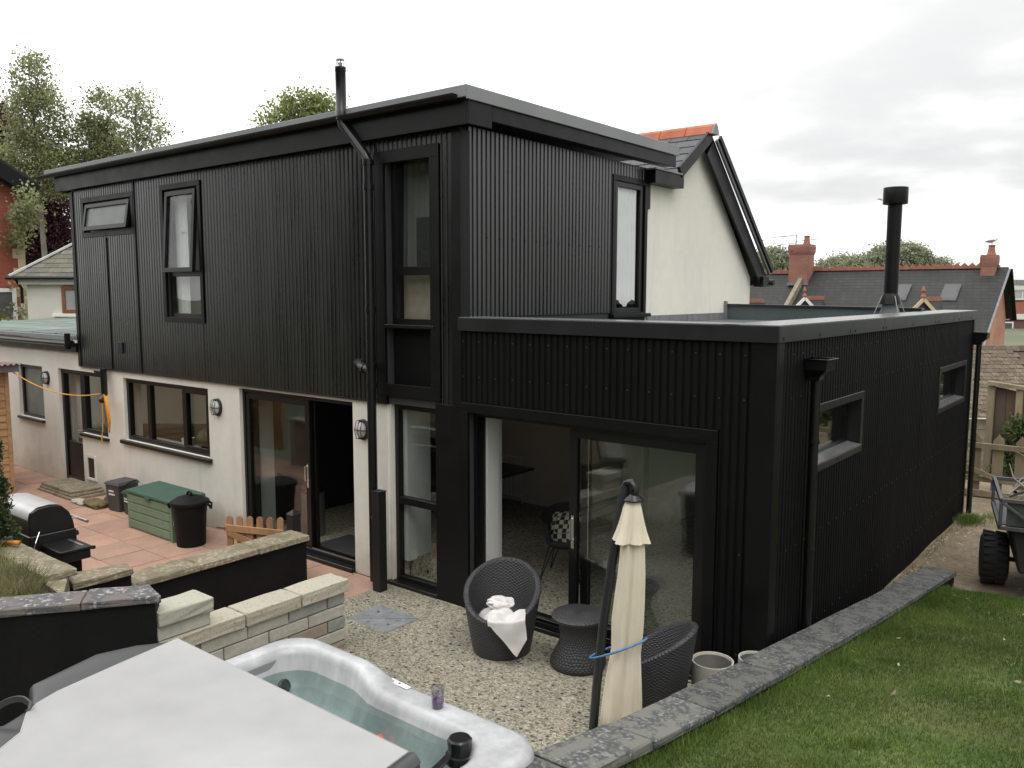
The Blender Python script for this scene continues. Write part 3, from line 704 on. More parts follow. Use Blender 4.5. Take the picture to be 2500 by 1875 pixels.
# interior seen through the doors ----------------------------------
fi = MB(); fi.box(-4.4, 3.2, -4.2, -.19, -.05, .045, FR); fi.box(0.3, 3.2, -7.9, -4.2, -.05, .045, FR); obj('floor', fi, M['agg_in'], house)
mb = MB(); mb.box(-3.25, .02, -4.0, -3.98, .046, 2.42, FR); obj('inner_wall', mb, M['inner'], house)
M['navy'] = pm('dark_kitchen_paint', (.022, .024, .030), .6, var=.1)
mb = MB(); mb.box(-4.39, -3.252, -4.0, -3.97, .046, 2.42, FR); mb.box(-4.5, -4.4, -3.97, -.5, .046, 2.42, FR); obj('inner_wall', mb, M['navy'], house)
mb = MB(); mb.box(-8.8, -4.52, -2.9, -2.8, .046, 2.42, FR); obj('inner_wall', mb, M['inner'], house)
mb = MB(); mb.box(-1.14, -.36, -.52, -.32, .046, .28, FR); obj('stone_plinth', mb, M['agg_in'], house)
mb = MB(); mb.box(-1.135, -1.02, -.56, -.17, .26, 2.42, FR); obj('window_reveal', mb, M['plaster'], house)

# ------------------------------------------------------------------ black single-storey extension
ext = thing('house_extension', 'flat roofed single storey extension in black corrugated steel with wide sliding door', 'extension')
EX, EY, EZ = 3.5, 8.3, 3.10
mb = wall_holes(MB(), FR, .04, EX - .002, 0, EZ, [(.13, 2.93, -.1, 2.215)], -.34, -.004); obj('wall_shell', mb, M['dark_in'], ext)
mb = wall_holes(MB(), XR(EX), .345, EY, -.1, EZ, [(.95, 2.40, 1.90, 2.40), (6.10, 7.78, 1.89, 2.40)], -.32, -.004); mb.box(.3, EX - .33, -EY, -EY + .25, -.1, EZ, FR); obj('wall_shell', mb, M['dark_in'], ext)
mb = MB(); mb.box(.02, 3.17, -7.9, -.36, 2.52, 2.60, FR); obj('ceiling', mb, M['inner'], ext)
cladding(ext, FR, .036, EX - .10, .02, EZ, [(.02, 3.03, -.1, 2.32)], M['clad_matt'], n0=.006)
wh = [(.90, 2.46, 1.84, 2.47), (6.02, 7.86, 1.83, 2.47)]
cladding(ext, XR(EX), .10, EY - .06, -.08, EZ, wh, M['clad_matt'], n0=.006)
mb = MB()
for z in (.35, 1.25, 2.60, 2.98):
    for k in range(40):
        u = .10 + .02 + k * PITCHC * 3
        if u < EY - .1 and not any(h[0] < u < h[1] and h[2] < z < h[3] for h in wh): mb.box(u - .007, u + .007, .0225, .029, z - .007, z + .007, XR(EX))
        u = .056 + k * PITCHC * 3
        if u < EX - .2 and not (u < 3.05 and z < 2.33): mb.box(u - .007, u + .007, .0225, .029, z - .007, z + .007, FR)
stuff(obj('fixing_screws', mb, M['screw'], ext))
mb = MB(); mb.box(EX - .19, EX + .033, .0025, .033, 0, EZ, FR); mb.box(.004, .0325, .0, .13, 0, EZ, lambda u, n, z: (EX + u, n, z)); obj('corner_flashing', mb, M['trim'], ext, bev=.003)
mb = MB(); mb.box(EY - .07, EY + .02, .0, .033, -.1, EZ, XR(EX)); obj('corner_flashing', mb, M['trim'], ext)
# capping: dark face, folded flat top
def capface(T, a, b, n, joints):
    js = [a] + joints + [b]
    for p, q in zip(js[:-1], js[1:]):
        m_ = MB(); m_.box(p + .002, q - .002, n, n + .016, EZ - .006, 3.232, T); obj('capping', m_, M['coping_metal'], ext, bev=.003)
capface(FR, .0, EX + .05, .034, [1.75])
capface(XR(EX), -.034, EY + .06, .034, [1.9, 3.05, 5.6, 6.6])
mb = MB(); mb.box(.02, EX - .30, -.36, .049, 3.233, 3.241, FR); obj('capping_top', mb, M['cap_top'], ext)
for a, b in ((-.049, 2.9), (2.905, 5.6), (5.605, EY + .05)):
    mb = MB(); mb.box(a, b, -.44, .049, 3.232 + (.0 if a < 0 else .0), 3.2405, XR(EX)) ; obj('capping_top', mb, M['cap_top'], ext)
mb = MB()
for y in (.06, .95, 1.84, 2.0, 3.0, 3.12, 4.3, 5.5, 5.7, 7.0, 7.9):
    mb.box(EX + .05, EX + .056, y - .012, y + .012, 3.115, 3.14)
obj('capping_screws', mb, M['wire'], ext)
# sunken roof, upstand at the back, lead flashing strip on the gable
mb = MB(); mb.box(.02, EX - .44, -EY + .1, -.36, 3.0, 3.06, FR); obj('roof_deck', mb, M['roof_mem'], ext)
mb = MB(); mb.hexa([(.0, 6.72, 3.06), (3.08, 6.72, 3.06), (3.08, 6.84, 3.06), (.0, 6.84, 3.06)], [(.0, 6.72, 3.29), (3.08, 6.72, 3.255), (3.08, 6.84, 3.255), (.0, 6.84, 3.29)]); obj('upstand', mb, M['roof_mem'], ext)
mb = MB(); mb.hexa([(-.02, 6.69, 3.291), (3.1, 6.69, 3.256), (3.1, 6.86, 3.256), (-.02, 6.86, 3.291)], [(-.02, 6.69, 3.325), (3.1, 6.69, 3.29), (3.1, 6.86, 3.29), (-.02, 6.86, 3.325)]); obj('capping', mb, M['coping_metal'], ext)
# stove flue
fx, fy = 2.96, 5.52
fl2 = obj('stove_flue', MB().lathe([(.092, 3.06), (.092, 4.0), (.097, 4.0), (.097, 4.03), (.092, 4.03), (.092, 4.74)], 24, (fx, fy, 0)), M['trim'], ext, smooth=True, autos=30)
obj('flue_cowl', MB().lathe([(.09, 4.70), (.155, 4.71), (.158, 4.72), (.158, 4.92), (.155, 4.93), (.145, 4.92), (.135, 4.8)], 28, (fx, fy, 0), cap=(True, True)), M['trim'], fl2, smooth=True, autos=30)
obj('storm_collar', MB().lathe([(.094, 3.50), (.115, 3.46), (.145, 3.36), (.10, 3.355)], 24, (fx, fy, 0), cap=(False, False)), M['trim'], fl2, smooth=True, autos=30)
obj('flue_flashing', MB().lathe([(.105, 3.37), (.11, 3.30), (.14, 3.20), (.22, 3.12), (.36, 3.062)], 24, (fx, fy, 0), cap=(False, False)), M['roof_mem'], fl2, smooth=True)
for a in (.9, 2.2, 4.0, 5.4):
    mb = MB(); mb.tube([(fx + .13 * math.cos(a), fy + .13 * math.sin(a), 3.47), (fx + .25 * math.cos(a), fy + .25 * math.sin(a), 3.20)], .006, 5)
    obj('stay', mb, M['steel'], fl2)
M['glass_slot'] = glass_mat('slot_glass', (.93, .95, .94), 1.52, 3.5, bump=.02, bs=2.0)
# small deep-set windows on the flank
def slot_window(y0, y1, z0, z1, oy0, oy1, oz0, oz1):
    T = XR(EX)
    tr = trim_frame(ext, T, oy0, oy1, oz0, oz1, .075, .006, .034, M['coping_metal'])
    w = obj('window', bars(T, y0, y1, z0 + .005, z1, -.17, -.10, .055), M['upvc'], ext, bev=.003)
    pane(w, T, y0 + .055, y1 - .055, z0 + .06, z1 - .055, -.12, M['glass_slot'])
    mb = MB(); mb.hexa([T(y0, .036, z0 - .02), T(y1, .036, z0 - .02), T(y1, -.10, z0 - .02), T(y0, -.10, z0 - .02)], [T(y0, .036, z0 + .0), T(y1, .036, z0 + .0), T(y1, -.10, z0 + .022), T(y0, -.10, z0 + .022)]); obj('sill', mb, M['cap_top'], w)
    mb = MB(); mb.box(y0 + .01, y1 - .01, .0365, .0385, z0 - .012, z0 + .001, T); obj('sill_edge', mb, M['steel'], w)
    mb = MB(); mb.box(y0 - .002, y0 + .012, -.10, .006, z0 + .03, z1, T); mb.box(y1 - .012, y1 + .002, -.10, .006, z0 + .03, z1, T); mb.box(y0 + .012, y1 - .012, -.10, .006, z1 - .01, z1 + .003, T); obj('window_lining', mb, M['coping_metal'], w)
    mb = MB()
    for yy in (oy0 + .04, (oy0 + oy1) / 2, oy1 - .04):
        for zz in (oz0 + .035, oz1 - .035): mb.box(yy - .008, yy + .008, .034, .039, zz - .008, zz + .008, T)
    obj('trim_screws', mb, M['wire'], tr)
slot_window(.95, 2.40, 1.915, 2.40, .89, 2.47, 1.83, 2.477)
slot_window(6.10, 7.78, 1.905, 2.40, 6.01, 7.87, 1.82, 2.475)
# hoppers and downpipes
def hopper(y, z, zb):
    x = EX + .10
    r = lambda w, d, zz: [(x - .07, y - w, zz), (x - .07 + d, y - w, zz), (x - .07 + d, y + w, zz), (x - .07, y + w, zz)]
    o = obj('downpipe', MB().tube([(x, y, zb), (x, y, z - .14)], .042, 12), M['gutter'], ext, smooth=True, autos=50)
    mb = MB(); mb.loft([r(.055, .11, z - .20), r(.06, .12, z - .16), r(.12, .19, z - .10), r(.125, .20, z - .01), r(.14, .215, z - .008), r(.14, .215, z), r(.125, .20, z), r(.115, .19, z - .07)], True, True)
    obj('hopper_head', mb, M['gutter'], o, bev=.003)
    for zz in (z - .75, z - 1.75):
        mb = MB(); mb.tube([(x, y, zz - .015), (x, y, zz + .015)], .05, 12); obj('pipe_bracket', mb, M['gutter'], o)
hopper(.74, 2.93, -.05); hopper(8.36, 2.89, -.08)
# the big sliding door: left leaf slid open behind the right one
trim_frame(ext, FR, .02, 3.03, 0, 2.315, .105, .0, .036, name='door_trim')
sd2 = obj('sliding_door', bars(FR, .13, 2.93, .045, 2.215, -.20, -.06, .055), M['upvc'], ext, bev=.004)
obj('door_leaf', bars(FR, 1.40, 2.875, .10, 2.16, -.12, -.07, .095), M['upvc'], sd2, bev=.004)
pane(sd2, FR, 1.495, 2.78, .195, 2.065, -.095, M['glass_up'])
obj('door_leaf', bars(FR, 1.50, 2.875, .10, 2.16, -.19, -.135, .09), M['upvc'], sd2, bev=.004)
pane(sd2, FR, 1.59, 2.785, .195, 2.065, -.16, M['glass_up'])
mb = MB(); mb.box(1.588, 1.598, -.134, -.128, .2, 2.06, FR); obj('glazing_bead', mb, M['chrome'], sd2)
mb = MB(); mb.box(.185, 1.40, -.085, -.07, .099, .112, FR); obj('track', mb, M['steel'], sd2)
mb = MB(); mb.box(.10, 2.96, -.06, .05, -.01, .046, FR); obj('threshold', mb, M['upvc'], sd2, bev=.006)
bar_handle(sd2, 1.45, -.07, 1.02, 1.24)
mb = MB(); mb.box(.04, .13, -.55, -.345, .046, 2.5, FR); obj('inner_wall', mb, M['plaster'], ext)
mb = MB(); mb.box(.10, .21, -.40, -.205, .046, 2.5, FR); obj('window_reveal', mb, M['plaster'], ext)

# ------------------------------------------------------------------ gabled house joined on behind
gab = thing('gabled_house', 'cream rendered gable end with slate roof, red ridge tiles and black bargeboards', 'house', (0, 0, 0))
RY, RZ = 5.66, 6.06
mb = MB()
prof = [(3.99, 2.4), (7.74, 2.4), (7.74, 3.78), (RY, 5.86), (4.75, 5.15), (3.99, 5.15)]
mb.hexa([(-.16, y, z) for y, z in prof], [(0.0, y, z) for y, z in prof]); obj('gable_wall', mb, M['cream2'], gab)
mb = MB(); mb.box(-6, -.161, 4.3, 4.4, 2.4, 5.1); mb.box(-6, -.161, 7.6, 7.7, -.2, 3.8); mb.box(-.15, -.005, 4.02, 7.7, -.2, 2.39); obj('side_wall', mb, M['cream2'], gab)
M['slate'] = pm('roof_slate', (0.052, 0.055, 0.062), 0.55, var=0.2, vs=6, var2=0.1, vs2=40, objr=.18, bump=.2, bs=60)
nrm = math.hypot(.88, 1.15)
def slope_pt(x, s):  # s metres down the front slope from the ridge
    return (x, RY - s * 1.15 / nrm, RZ - .03 - s * .88 / nrm)
mb = MB(); a, b, c, d = slope_pt(.15, 0), slope_pt(-6, 0), slope_pt(-6, 1.5), slope_pt(.15, 1.5)
mb.add([a, b, c, d], [(0, 1, 2, 3)]); mb.add([(.15, RY, RZ - .03), (.15, 8.22, 3.70), (-6, 8.22, 3.70), (-6, RY, RZ - .03)], [(0, 1, 2, 3)]); obj('roof_deck', mb, M['trim'], gab)
ths = Vector((0, -1.15, -.88)).normalized(); tn = Vector((0, -.88, 1.15)).normalized()
for r in range(7):
    for k in range(13):
        x1 = .155 - k * .305 - (.15 if r % 2 else 0); x0 = x1 - .298
        if r % 2 and k == 0: x1 = .155
        mb = MB(); s0, s1 = .03 + r * .21, .03 + (r + 1) * .21 + .03
        t0, t1 = .004, .018
        P4 = lambda x, s, t: tuple(Vector((x, RY, RZ - .03)) + ths * s + tn * t)
        bot = [P4(x0, s0, .001), P4(x1, s0, .001), P4(x1, s1, .008), P4(x0, s1, .008)]; top = [P4(x0, s0, .007), P4(x1, s0, .007), P4(x1, s1, .018 + random.uniform(0, .004)), P4(x0, s1, .018)]
        mb.hexa(bot, top); obj('slate', mb, M['slate'], gab)
M['ridge_red'] = pm('red_ridge_tile', (0.42, 0.125, 0.06), 0.7, var=0.2, vs=5, objr=.12)
for k in range(8):
    x1 = .22 - k * .46; x0 = x1 - .452; mb = MB()
    pr_ = [(RY - .12, RZ - .10), (RY - .06, RZ + .03), (RY, RZ + .075), (RY + .06, RZ + .03), (RY + .12, RZ - .10)]
    mb.hexa([(x0, y, z) for y, z in pr_], [(x1, y, z) for y, z in pr_]); obj('ridge_tile', mb, M['ridge_red'], gab, bev=.008)
mb = MB(); mb.hexa([(.222, y, z) for y, z in pr_], [(.25, y, z) for y, z in pr_]); obj('ridge_end', mb, M['greytrim'], gab)
# bargeboards
for (dx, off, wd, mt) in ((.135, 0, .28, 'trim'), (.20, .18, .05, 'greytrim'), (.235, .245, .075, 'trim')):
    mb = MB(); n2 = Vector((0, 2.32, 2.52)).normalized()
    p0 = Vector((dx, RY, RZ - .30)) + n2 * off; p1 = Vector((dx, 8.0, 3.72)) + n2 * off
    mb = MB(); mb.beam(p0, p1, wd, .04, up=(1, 0, 0)); obj('bargeboard', mb, M[mt], gab)
mb = MB(); mb.beam((.16, RY, RZ - .10), (.16, 4.66, 5.28), .17, .05, up=(1, 0, 0)); obj('bargeboard', mb, M['trim'], gab)
mb = MB(); mb.box(-.1, .17, 3.92, 4.78, 5.055, 5.24); obj('eaves_box', mb, M['trim'], gab, bev=.004)
mb = MB(); mb.box(-3, .19, 3.9, 4.70, 5.242, 5.262); obj('eaves_flashing', mb, M['greytrim'], gab)
mb = MB(); mb.box(.02, .20, 7.86, 8.12, 3.62, 3.80); mb.tube([(-4, 8.25, 3.70), (.24, 8.25, 3.70)], .055, 8); obj('gutter_end', mb, M['trim'], gab)
M['lead'] = pm('lead_flashing', (0.20, 0.205, 0.215), 0.5, var=0.25, vs=3, var2=.2, vs2=30, stretch=(1, 3, .3))
for a, b in ((4.02, 5.30), (5.31, 6.66)):
    mb = MB(); mb.box(.002, .012, a, b, 3.06, 3.175); obj('lead_flashing', mb, M['lead'], gab)
mb = MB(); mb.box(.004, .05, 6.66, 6.71, 3.06, 3.37); obj('lead_flashing', mb, M['lead'], gab)

# ------------------------------------------------------------------ garden walls
def stone_mat(name, base, spot, scale, lo, hi, bump=.5, second=None, objr=.1):
    m = bpy.data.materials.new(name); m.use_nodes = True; nt = m.node_tree; L = nt.links; P = nt.nodes['Principled BSDF']
    P.inputs['Roughness'].default_value = .85; P.inputs['Specular IOR Level'].default_value = .3
    t = nd(nt, 'ShaderNodeNewGeometry')
    mp = nd(nt, 'ShaderNodeMapping'); mp.inputs['Scale'].default_value = (1, 1, 1); L.new(t.outputs['Position'], mp.inputs[0])
    n = nd(nt, 'ShaderNodeTexNoise'); n.inputs['Scale'].default_value = scale; n.inputs['Detail'].default_value = 6; n.inputs['Roughness'].default_value = .62; L.new(mp.outputs[0], n.inputs['Vector'])
    r = nd(nt, 'ShaderNodeMapRange'); r.interpolation_type = 'SMOOTHSTEP'; r.inputs['From Min'].default_value = lo; r.inputs['From Max'].default_value = hi; L.new(n.outputs[0], r.inputs[0])
    mxn = nd(nt, 'ShaderNodeMix', data_type='RGBA'); mxn.inputs[6].default_value = (*base, 1); mxn.inputs[7].default_value = (*spot, 1); L.new(r.outputs[0], mxn.inputs[0])
    out = mxn.outputs[2]
    n2 = nd(nt, 'ShaderNodeTexNoise'); n2.inputs['Scale'].default_value = scale * .22; n2.inputs['Detail'].default_value = 4; L.new(mp.outputs[0], n2.inputs['Vector'])
    if second:
        r2 = nd(nt, 'ShaderNodeMapRange'); r2.interpolation_type = 'SMOOTHSTEP'; r2.inputs['From Min'].default_value = .45; r2.inputs['From Max'].default_value = .62; L.new(n2.outputs[0], r2.inputs[0])
        m2 = nd(nt, 'ShaderNodeMix', data_type='RGBA'); L.new(r2.outputs[0], m2.inputs[0]); L.new(out, m2.inputs[6]); m2.inputs[7].default_value = (*second, 1); out = m2.outputs[2]
    oi = nd(nt, 'ShaderNodeObjectInfo'); om = nd(nt, 'ShaderNodeMapRange'); om.inputs['To Min'].default_value = 1 - objr; om.inputs['To Max'].default_value = 1 + objr; L.new(oi.outputs['Random'], om.inputs[0])
    s = nd(nt, 'ShaderNodeVectorMath', operation='SCALE'); L.new(out, s.inputs[0]); L.new(om.outputs[0], s.inputs['Scale']); L.new(s.outputs[0], P.inputs['Base Color'])
    b = nd(nt, 'ShaderNodeBump'); b.inputs['Strength'].default_value = bump; b.inputs['Distance'].default_value = .012; L.new(n.outputs[0], b.inputs['Height']); L.new(b.outputs[0], P.inputs['Normal'])
    return m
M['slate_cop'] = stone_mat('weathered_slate_coping', (0.068, 0.069, 0.07), (0.23, 0.228, 0.21), 34, .46, .70, second=(0.14, 0.14, 0.125), objr=.2)
M['moss_cop'] = stone_mat('mossy_concrete_coping', (0.24, 0.205, 0.14), (0.40, 0.37, 0.29), 26, .48, .64, second=(0.20, 0.175, 0.115))
M['grey_cop'] = stone_mat('lichened_grey_coping', (0.11, 0.11, 0.113), (0.40, 0.39, 0.37), 24, .50, .66, second=(0.17, 0.15, 0.14))
M['pale_cop'] = stone_mat('pale_reconstituted_coping', (0.47, 0.435, 0.35), (0.30, 0.27, 0.20), 34, .54, .66, objr=.08)
def stone(parent, bot, top, mat, name='coping_stone', jit=.004, sub=2, bev=.007):
    jit *= .5
    mb = MB(); mb.hexa(bot, top); return obj(name, mb, mat, parent, bev=bev, sub=sub, jit=jit)

# sloping slate-coped retaining wall along the lawn
rw = thing('retaining_wall', 'low dark retaining wall topped with a sloping row of grey slate coping stones beside the lawn', 'garden wall', (3.3, 0, 0))
ORW = Vector((3.3, 0, 0))
def rel(p, o): return tuple(Vector(p) - o)
ys = [c[0] for c in CL]
mb = MB()
for y1, y0 in zip(ys[:-1], ys[1:]):
    q = lambda y, dx, z: rel((xcop(y) + dx, y, z), ORW)
    mb.hexa([q(y0, .05, -.35), q(y0, CWID - .03, -.35), q(y1, CWID - .03, -.35), q(y1, .05, -.35)], [q(y0, .05, Z_cop(y0) - .065), q(y0, CWID - .03, Z_cop(y0) - .065), q(y1, CWID - .03, Z_cop(y1) - .065), q(y1, .05, Z_cop(y1) - .065)])
obj('wall_body', mb, M['black_paint'], rw)
cuts = [4.32, 3.1, 2.14, 1.25, .40, -.62, -1.64, -2.36, -3.02, -3.75, -4.5, -5.2, -5.8]
for y1, y0 in zip(cuts[:-1], cuts[1:]):
    a, b = y0 + .006, y1 - .006; j = lambda: random.uniform(-.012, .012)
    q = lambda y, dx, z: rel((xcop(y) + dx, y, z), ORW)
    o1, o2, dz = j(), j(), random.uniform(-.006, .006)
    stone(rw, [q(a, 0, Z_cop(a) - .06), q(a, CWID, Z_cop(a) - .06), q(b, CWID, Z_cop(b) - .06), q(b, 0, Z_cop(b) - .06)],
          [q(a, 0 + o1, Z_cop(a) + dz), q(a, CWID + o2, Z_cop(a) + dz), q(b, CWID + o1, Z_cop(b) + dz), q(b, 0 + o2, Z_cop(b) + dz)], M['slate_cop'], jit=.006)

# black rendered wall with mossy coping, stepping up to the planter
wa = thing('garden_wall', 'black painted low wall with long mossy concrete coping behind the pale block wall', 'garden wall', (-2.0, -1.7, 0))
OW = Vector((-2.0, -1.7, 0))
mb = MB(); mb.box(-2.19 + 2, -1.90 + 2, -2.83 + 1.7, -.67 + 1.7, 0, .555); obj('wall_body', mb, M['black_paint'], wa)
for a, b in ((-2.83, -2.08), (-2.07, -1.36), (-1.35, -.66)):
    stone(wa, [(-2.225 + 2, a + 1.7, .556), (-1.845 + 2, a + 1.7, .556), (-1.845 + 2, b + 1.7, .556), (-2.225 + 2, b + 1.7, .556)], [(-2.22 + 2, a + 1.7, .622), (-1.85 + 2, a + 1.7, .622), (-1.85 + 2, b + 1.7, .622), (-2.22 + 2, b + 1.7, .622)], M['moss_cop'], jit=.007, sub=3)
wp = thing('planter_wall', 'stepped planter wall with worn mossy slabs around the long grass, by the barbecue', 'garden wall', (-2.0, -3.4, 0))
OP = Vector((-2.0, -3.4, 0))
def bx(x0, x1, y0, y1, z0, z1, o): mb = MB(); mb.box(x0 - o.x, x1 - o.x, y0 - o.y, y1 - o.y, z0 - o.z, z1 - o.z); return mb
def sbox(parent, x0, x1, y0, y1, z0, z1, o, mat, **k):
    q = lambda z: [rel((x0, y0, z), o), rel((x1, y0, z), o), rel((x1, y1, z), o), rel((x0, y1, z), o)]
    return stone(parent, q(z0), q(z1), mat, **k)
obj('wall_body', bx(-2.08, -1.84, -3.40, -2.835, 0, .73, OP), M['black_paint'], wp)
q = lambda z: [rel(p, OP) for p in ((-2.13, -3.34, z), (-1.79, -3.41, z), (-1.78, -2.84, z), (-2.0, -2.80, z))]
stone(wp, q(.731), q(.80), M['moss_cop'], jit=.008, sub=3)
obj('wall_body', bx(-8, -1.80, -3.64, -3.44, 0, .88, OP), pm('weathered_concrete', (.27, .235, .17), .9, var=.25, vs=4, bump=.4, bs=30), wp)
for a, b in ((-8, -6.6), (-6.59, -5.2), (-5.19, -4.2), (-4.19, -3.35), (-3.34, -2.55), (-2.54, -1.75)):
    sbox(wp, a, b, -3.67, -3.38, .881, .95, OP, M['moss_cop'], jit=.008, sub=3)
q = lambda z: [rel(p, OP) for p in ((-1.80, -3.66, z), (-1.36, -3.70, z), (-1.10, -3.80, z), (-1.80, -3.44, z))]
stone(wp, [q(.5)[0], q(.5)[1], q(.5)[2], q(.5)[3]], q(.885), M['moss_cop'], name='slab', jit=.012)
# dark wall with grey coping, running away from the tub
wb = thing('boundary_wall', 'black painted wall with lichened grey stone coping at the left of the hot tub', 'garden wall', (-.1, -3.48, 0))
OB = Vector((-.1, -3.48, 0)); dB = Vector((-.575, -.818, 0)); nB = Vector((-.818, .575, 0)); 
def bq(s, t, z): return tuple(dB * s + nB * t + Vector((0, 0, z)))
mb = MB(); mb.hexa([bq(.03, .03, -.02), bq(4.2, .03, -.02), bq(4.2, .30, -.02), bq(.03, .27, -.02)], [bq(.03, .03, 1.035), bq(4.2, .03, 1.035), bq(4.2, .30, 1.035), bq(.03, .27, 1.035)]); obj('wall_body', mb, M['black_paint'], wb)
for a, b in ((-.02, .56), (.565, 1.35), (1.355, 2.2), (2.21, 3.2), (3.21, 4.2)):
    e = .0 if a > 0 else .12
    stone(wb, [bq(a, 0, 1.037), bq(b, 0, 1.037), bq(b, .33, 1.037), bq(a + e, .30, 1.037)], [bq(a, 0, 1.10), bq(b, 0, 1.10), bq(b, .33, 1.10), bq(a + e, .30, 1.10)], M['grey_cop'], jit=.006, sub=3)
# planter soil
def bed_xr(y):
    s_ = (-3.31 - y) / .818; xb = -.345 - .575 * s_ - .02
    return min(xb, -1.80 + max(0, (-3.44 - y)) * 2.0) if y > -4.0 else xb
mb = MB(); mb.grid(lambda a, b: (-8 + (bed_xr(-6.5 + 2.87 * b) + 8) * a, -6.5 + 2.87 * b, .86 + .03 * math.sin(9 * a + 3 * b)), 40, 24)
mb.grid(lambda a, b: (bed_xr(-6.5 + 2.87 * a), -6.5 + 2.87 * a, .86 + .03 * math.sin(9 + 3 * a) - .9 * b), 24, 1); o = obj('planting_bed', mb, M['soil'], smooth=True); struct(o)

# pale block wall: every block a part
bw = thing('block_wall', 'low wall of pale buff and grey stone blocks with cream coping beside the hot tub', 'garden wall', (-.3, -2.5, 0))
OK_ = Vector((-.3, -2.5, 0))
bcols = [(.42, .40, .345), (.46, .44, .385), (.27, .275, .25), (.33, .265, .215), (.24, .19, .15), (.44, .43, .385)]
bms = [pm('stone_block_%d' % i, c, .9, var=.12, vs=5, var2=.1, vs2=30, bump=.35, bs=40, objr=.08) for i, c in enumerate(bcols)]
mb = MB(); mb.box(-.395 + .3, -.205 + .3, -3.47 + 2.5, -1.55 + 2.5, 0, .56); mb.box(-.395 + .3, -.205 + .3, -3.47 + 2.5, -2.99 + 2.5, .56, .81); obj('mortar', mb, pm('mortar', (.30, .27, .21), .95, var=.15, vs=20), bw)
order = {0: [3, 2, 0, 5, 4], 1: [0, 1, 2, 4, 1], 2: [2, 3, 3, 4, 1], 3: [1, 0, 0, 1, 4], 4: [2, 2, 0, 0, 2], 5: [5, 0]}
zlv = [-.055, .07, .192, .315, .437, .562]
for c in range(5):
    y = -1.52 + (0 if c % 2 else -.22); first = True; yb = -1.52; i = 0
    lens = [.45, .44, .46, .45, .44, .5]
    if c % 2 == 0: lens = [.22] + lens
    for ln in lens:
        ya = max(yb - ln, -3.46)
        if yb - ya < .04: break
        mb = MB(); mb.box(-.42 + .3, -.18 + .3 + random.uniform(-.004, .003), ya + .006 + 2.5, yb - .006 + 2.5, max(zlv[c] + .006, .0), zlv[c + 1] - .006)
        obj('stone_block', mb, bms[order[c][i % 5]], bw, bev=.006, sub=1, jit=.003); yb = ya; i += 1
for ya, yb, m_ in ((-3.46, -2.985, 0),):
    mb = MB(); mb.box(-.42 + .3, -.18 + .3, ya + 2.5, yb + 2.5, .688, .812); obj('stone_block', mb, bms[1], bw, bev=.006, sub=1, jit=.003)
for ya, yb in ((-2.06, -1.49), (-2.66, -2.07), (-3.46, -2.67)):
    mb = MB(); mb.box(-.45 + .3, -.145 + .3, ya + .003 + 2.5, yb - .003 + 2.5, .563, .685); obj('coping_stone', mb, M['pale_cop'], bw, bev=.012, seg=2, sub=2, jit=.004)
mb = MB(); mb.box(-.45 + .3, -.145 + .3, -3.46 + 2.5, -2.97 + 2.5, .813, .93); obj('coping_stone', mb, stone_mat('greenish_coping', (.43, .42, .345), (.29, .28, .21), 30, .56, .68), bw, bev=.012, seg=2, sub=2, jit=.004)

# gate posts and picket gate
def post(x, y, h, w, label, cap):
    o = thing('gate_post', label, 'post', (x, y, 0), group='black timber posts either side of the terrace step')
    mb = MB(); mb.box(-w / 2, w / 2, -w / 2, w / 2, 0, h - (.05 if cap else 0)); obj('shaft', mb, M['black_wood'], o, bev=.006)
    mb = MB(); k = w / 2 + .004
    if cap: mb.hexa([(-k, -k, h - .05), (k, -k, h - .05), (k, k, h - .05), (-k, k, h - .05)], [(-.012, -.012, h), (.012, -.012, h), (.012, .012, h), (-.012, .012, h)])
    else: mb.box(-k, k, -k, k, h, h + .012)
    obj('cap', mb, M['black_wood'], o)
    return o
post(-2.27, -.57, .84, .125, 'short black post with a pyramid cap at the end of the mossy coped wall', True)
p2 = post(-1.075, -.25, 1.19, .125, 'tall square black post standing in front of the downpipe', False)
mb = MB(); mb.box(-.09, -.062, -.02, .02, .82, .84); mb.tube([(-.075, -.03, .93), (-.085, -.035, .87), (-.07, -.03, .80)], .009, 6); obj('latch', mb, M['chrome'], p2)
M['gatewood'] = pm('orange_stained_timber', (.35, .195, .10), .7, var=.22, vs=4, var2=.12, vs2=30, stretch=(1, 1, .2), objr=.12, bump=.15, bs=40)
gt = thing('picket_gate', 'small orange-brown picket gate with rounded tops standing open against the black wall', 'gate', (-2.38, -.62, 0), math.radians(180 + 21))
for k in range(6):
    x = .06 + k * .147; h = .735 - .008 * k; mb = MB(); n = 7
    pr2 = [(x - .044, .06), (x + .044, .06)] + [(x + .044 * math.cos(PI * i / n), h - .044 + .044 * math.sin(PI * i / n)) for i in range(n + 1)]
    mb.hexa([(a, .0, b) for a, b in pr2], [(a, .02, b) for a, b in pr2]); obj('picket', mb, M['gatewood'], gt)
for z in (.14, .50):
    mb = MB(); mb.box(0, .86, .021, .05, z, z + .085); obj('rail', mb, M['gatewood'], gt, bev=.004)
mb = MB(); mb.beam((.05, .034, .22), (.82, .034, .50), .028, .085, up=(0, 0, 1)); obj('brace', mb, M['gatewood'], gt)
mb = MB(); mb.box(.83, .96, .05, .062, .53, .555); obj('latch', mb, M['chrome'], gt)

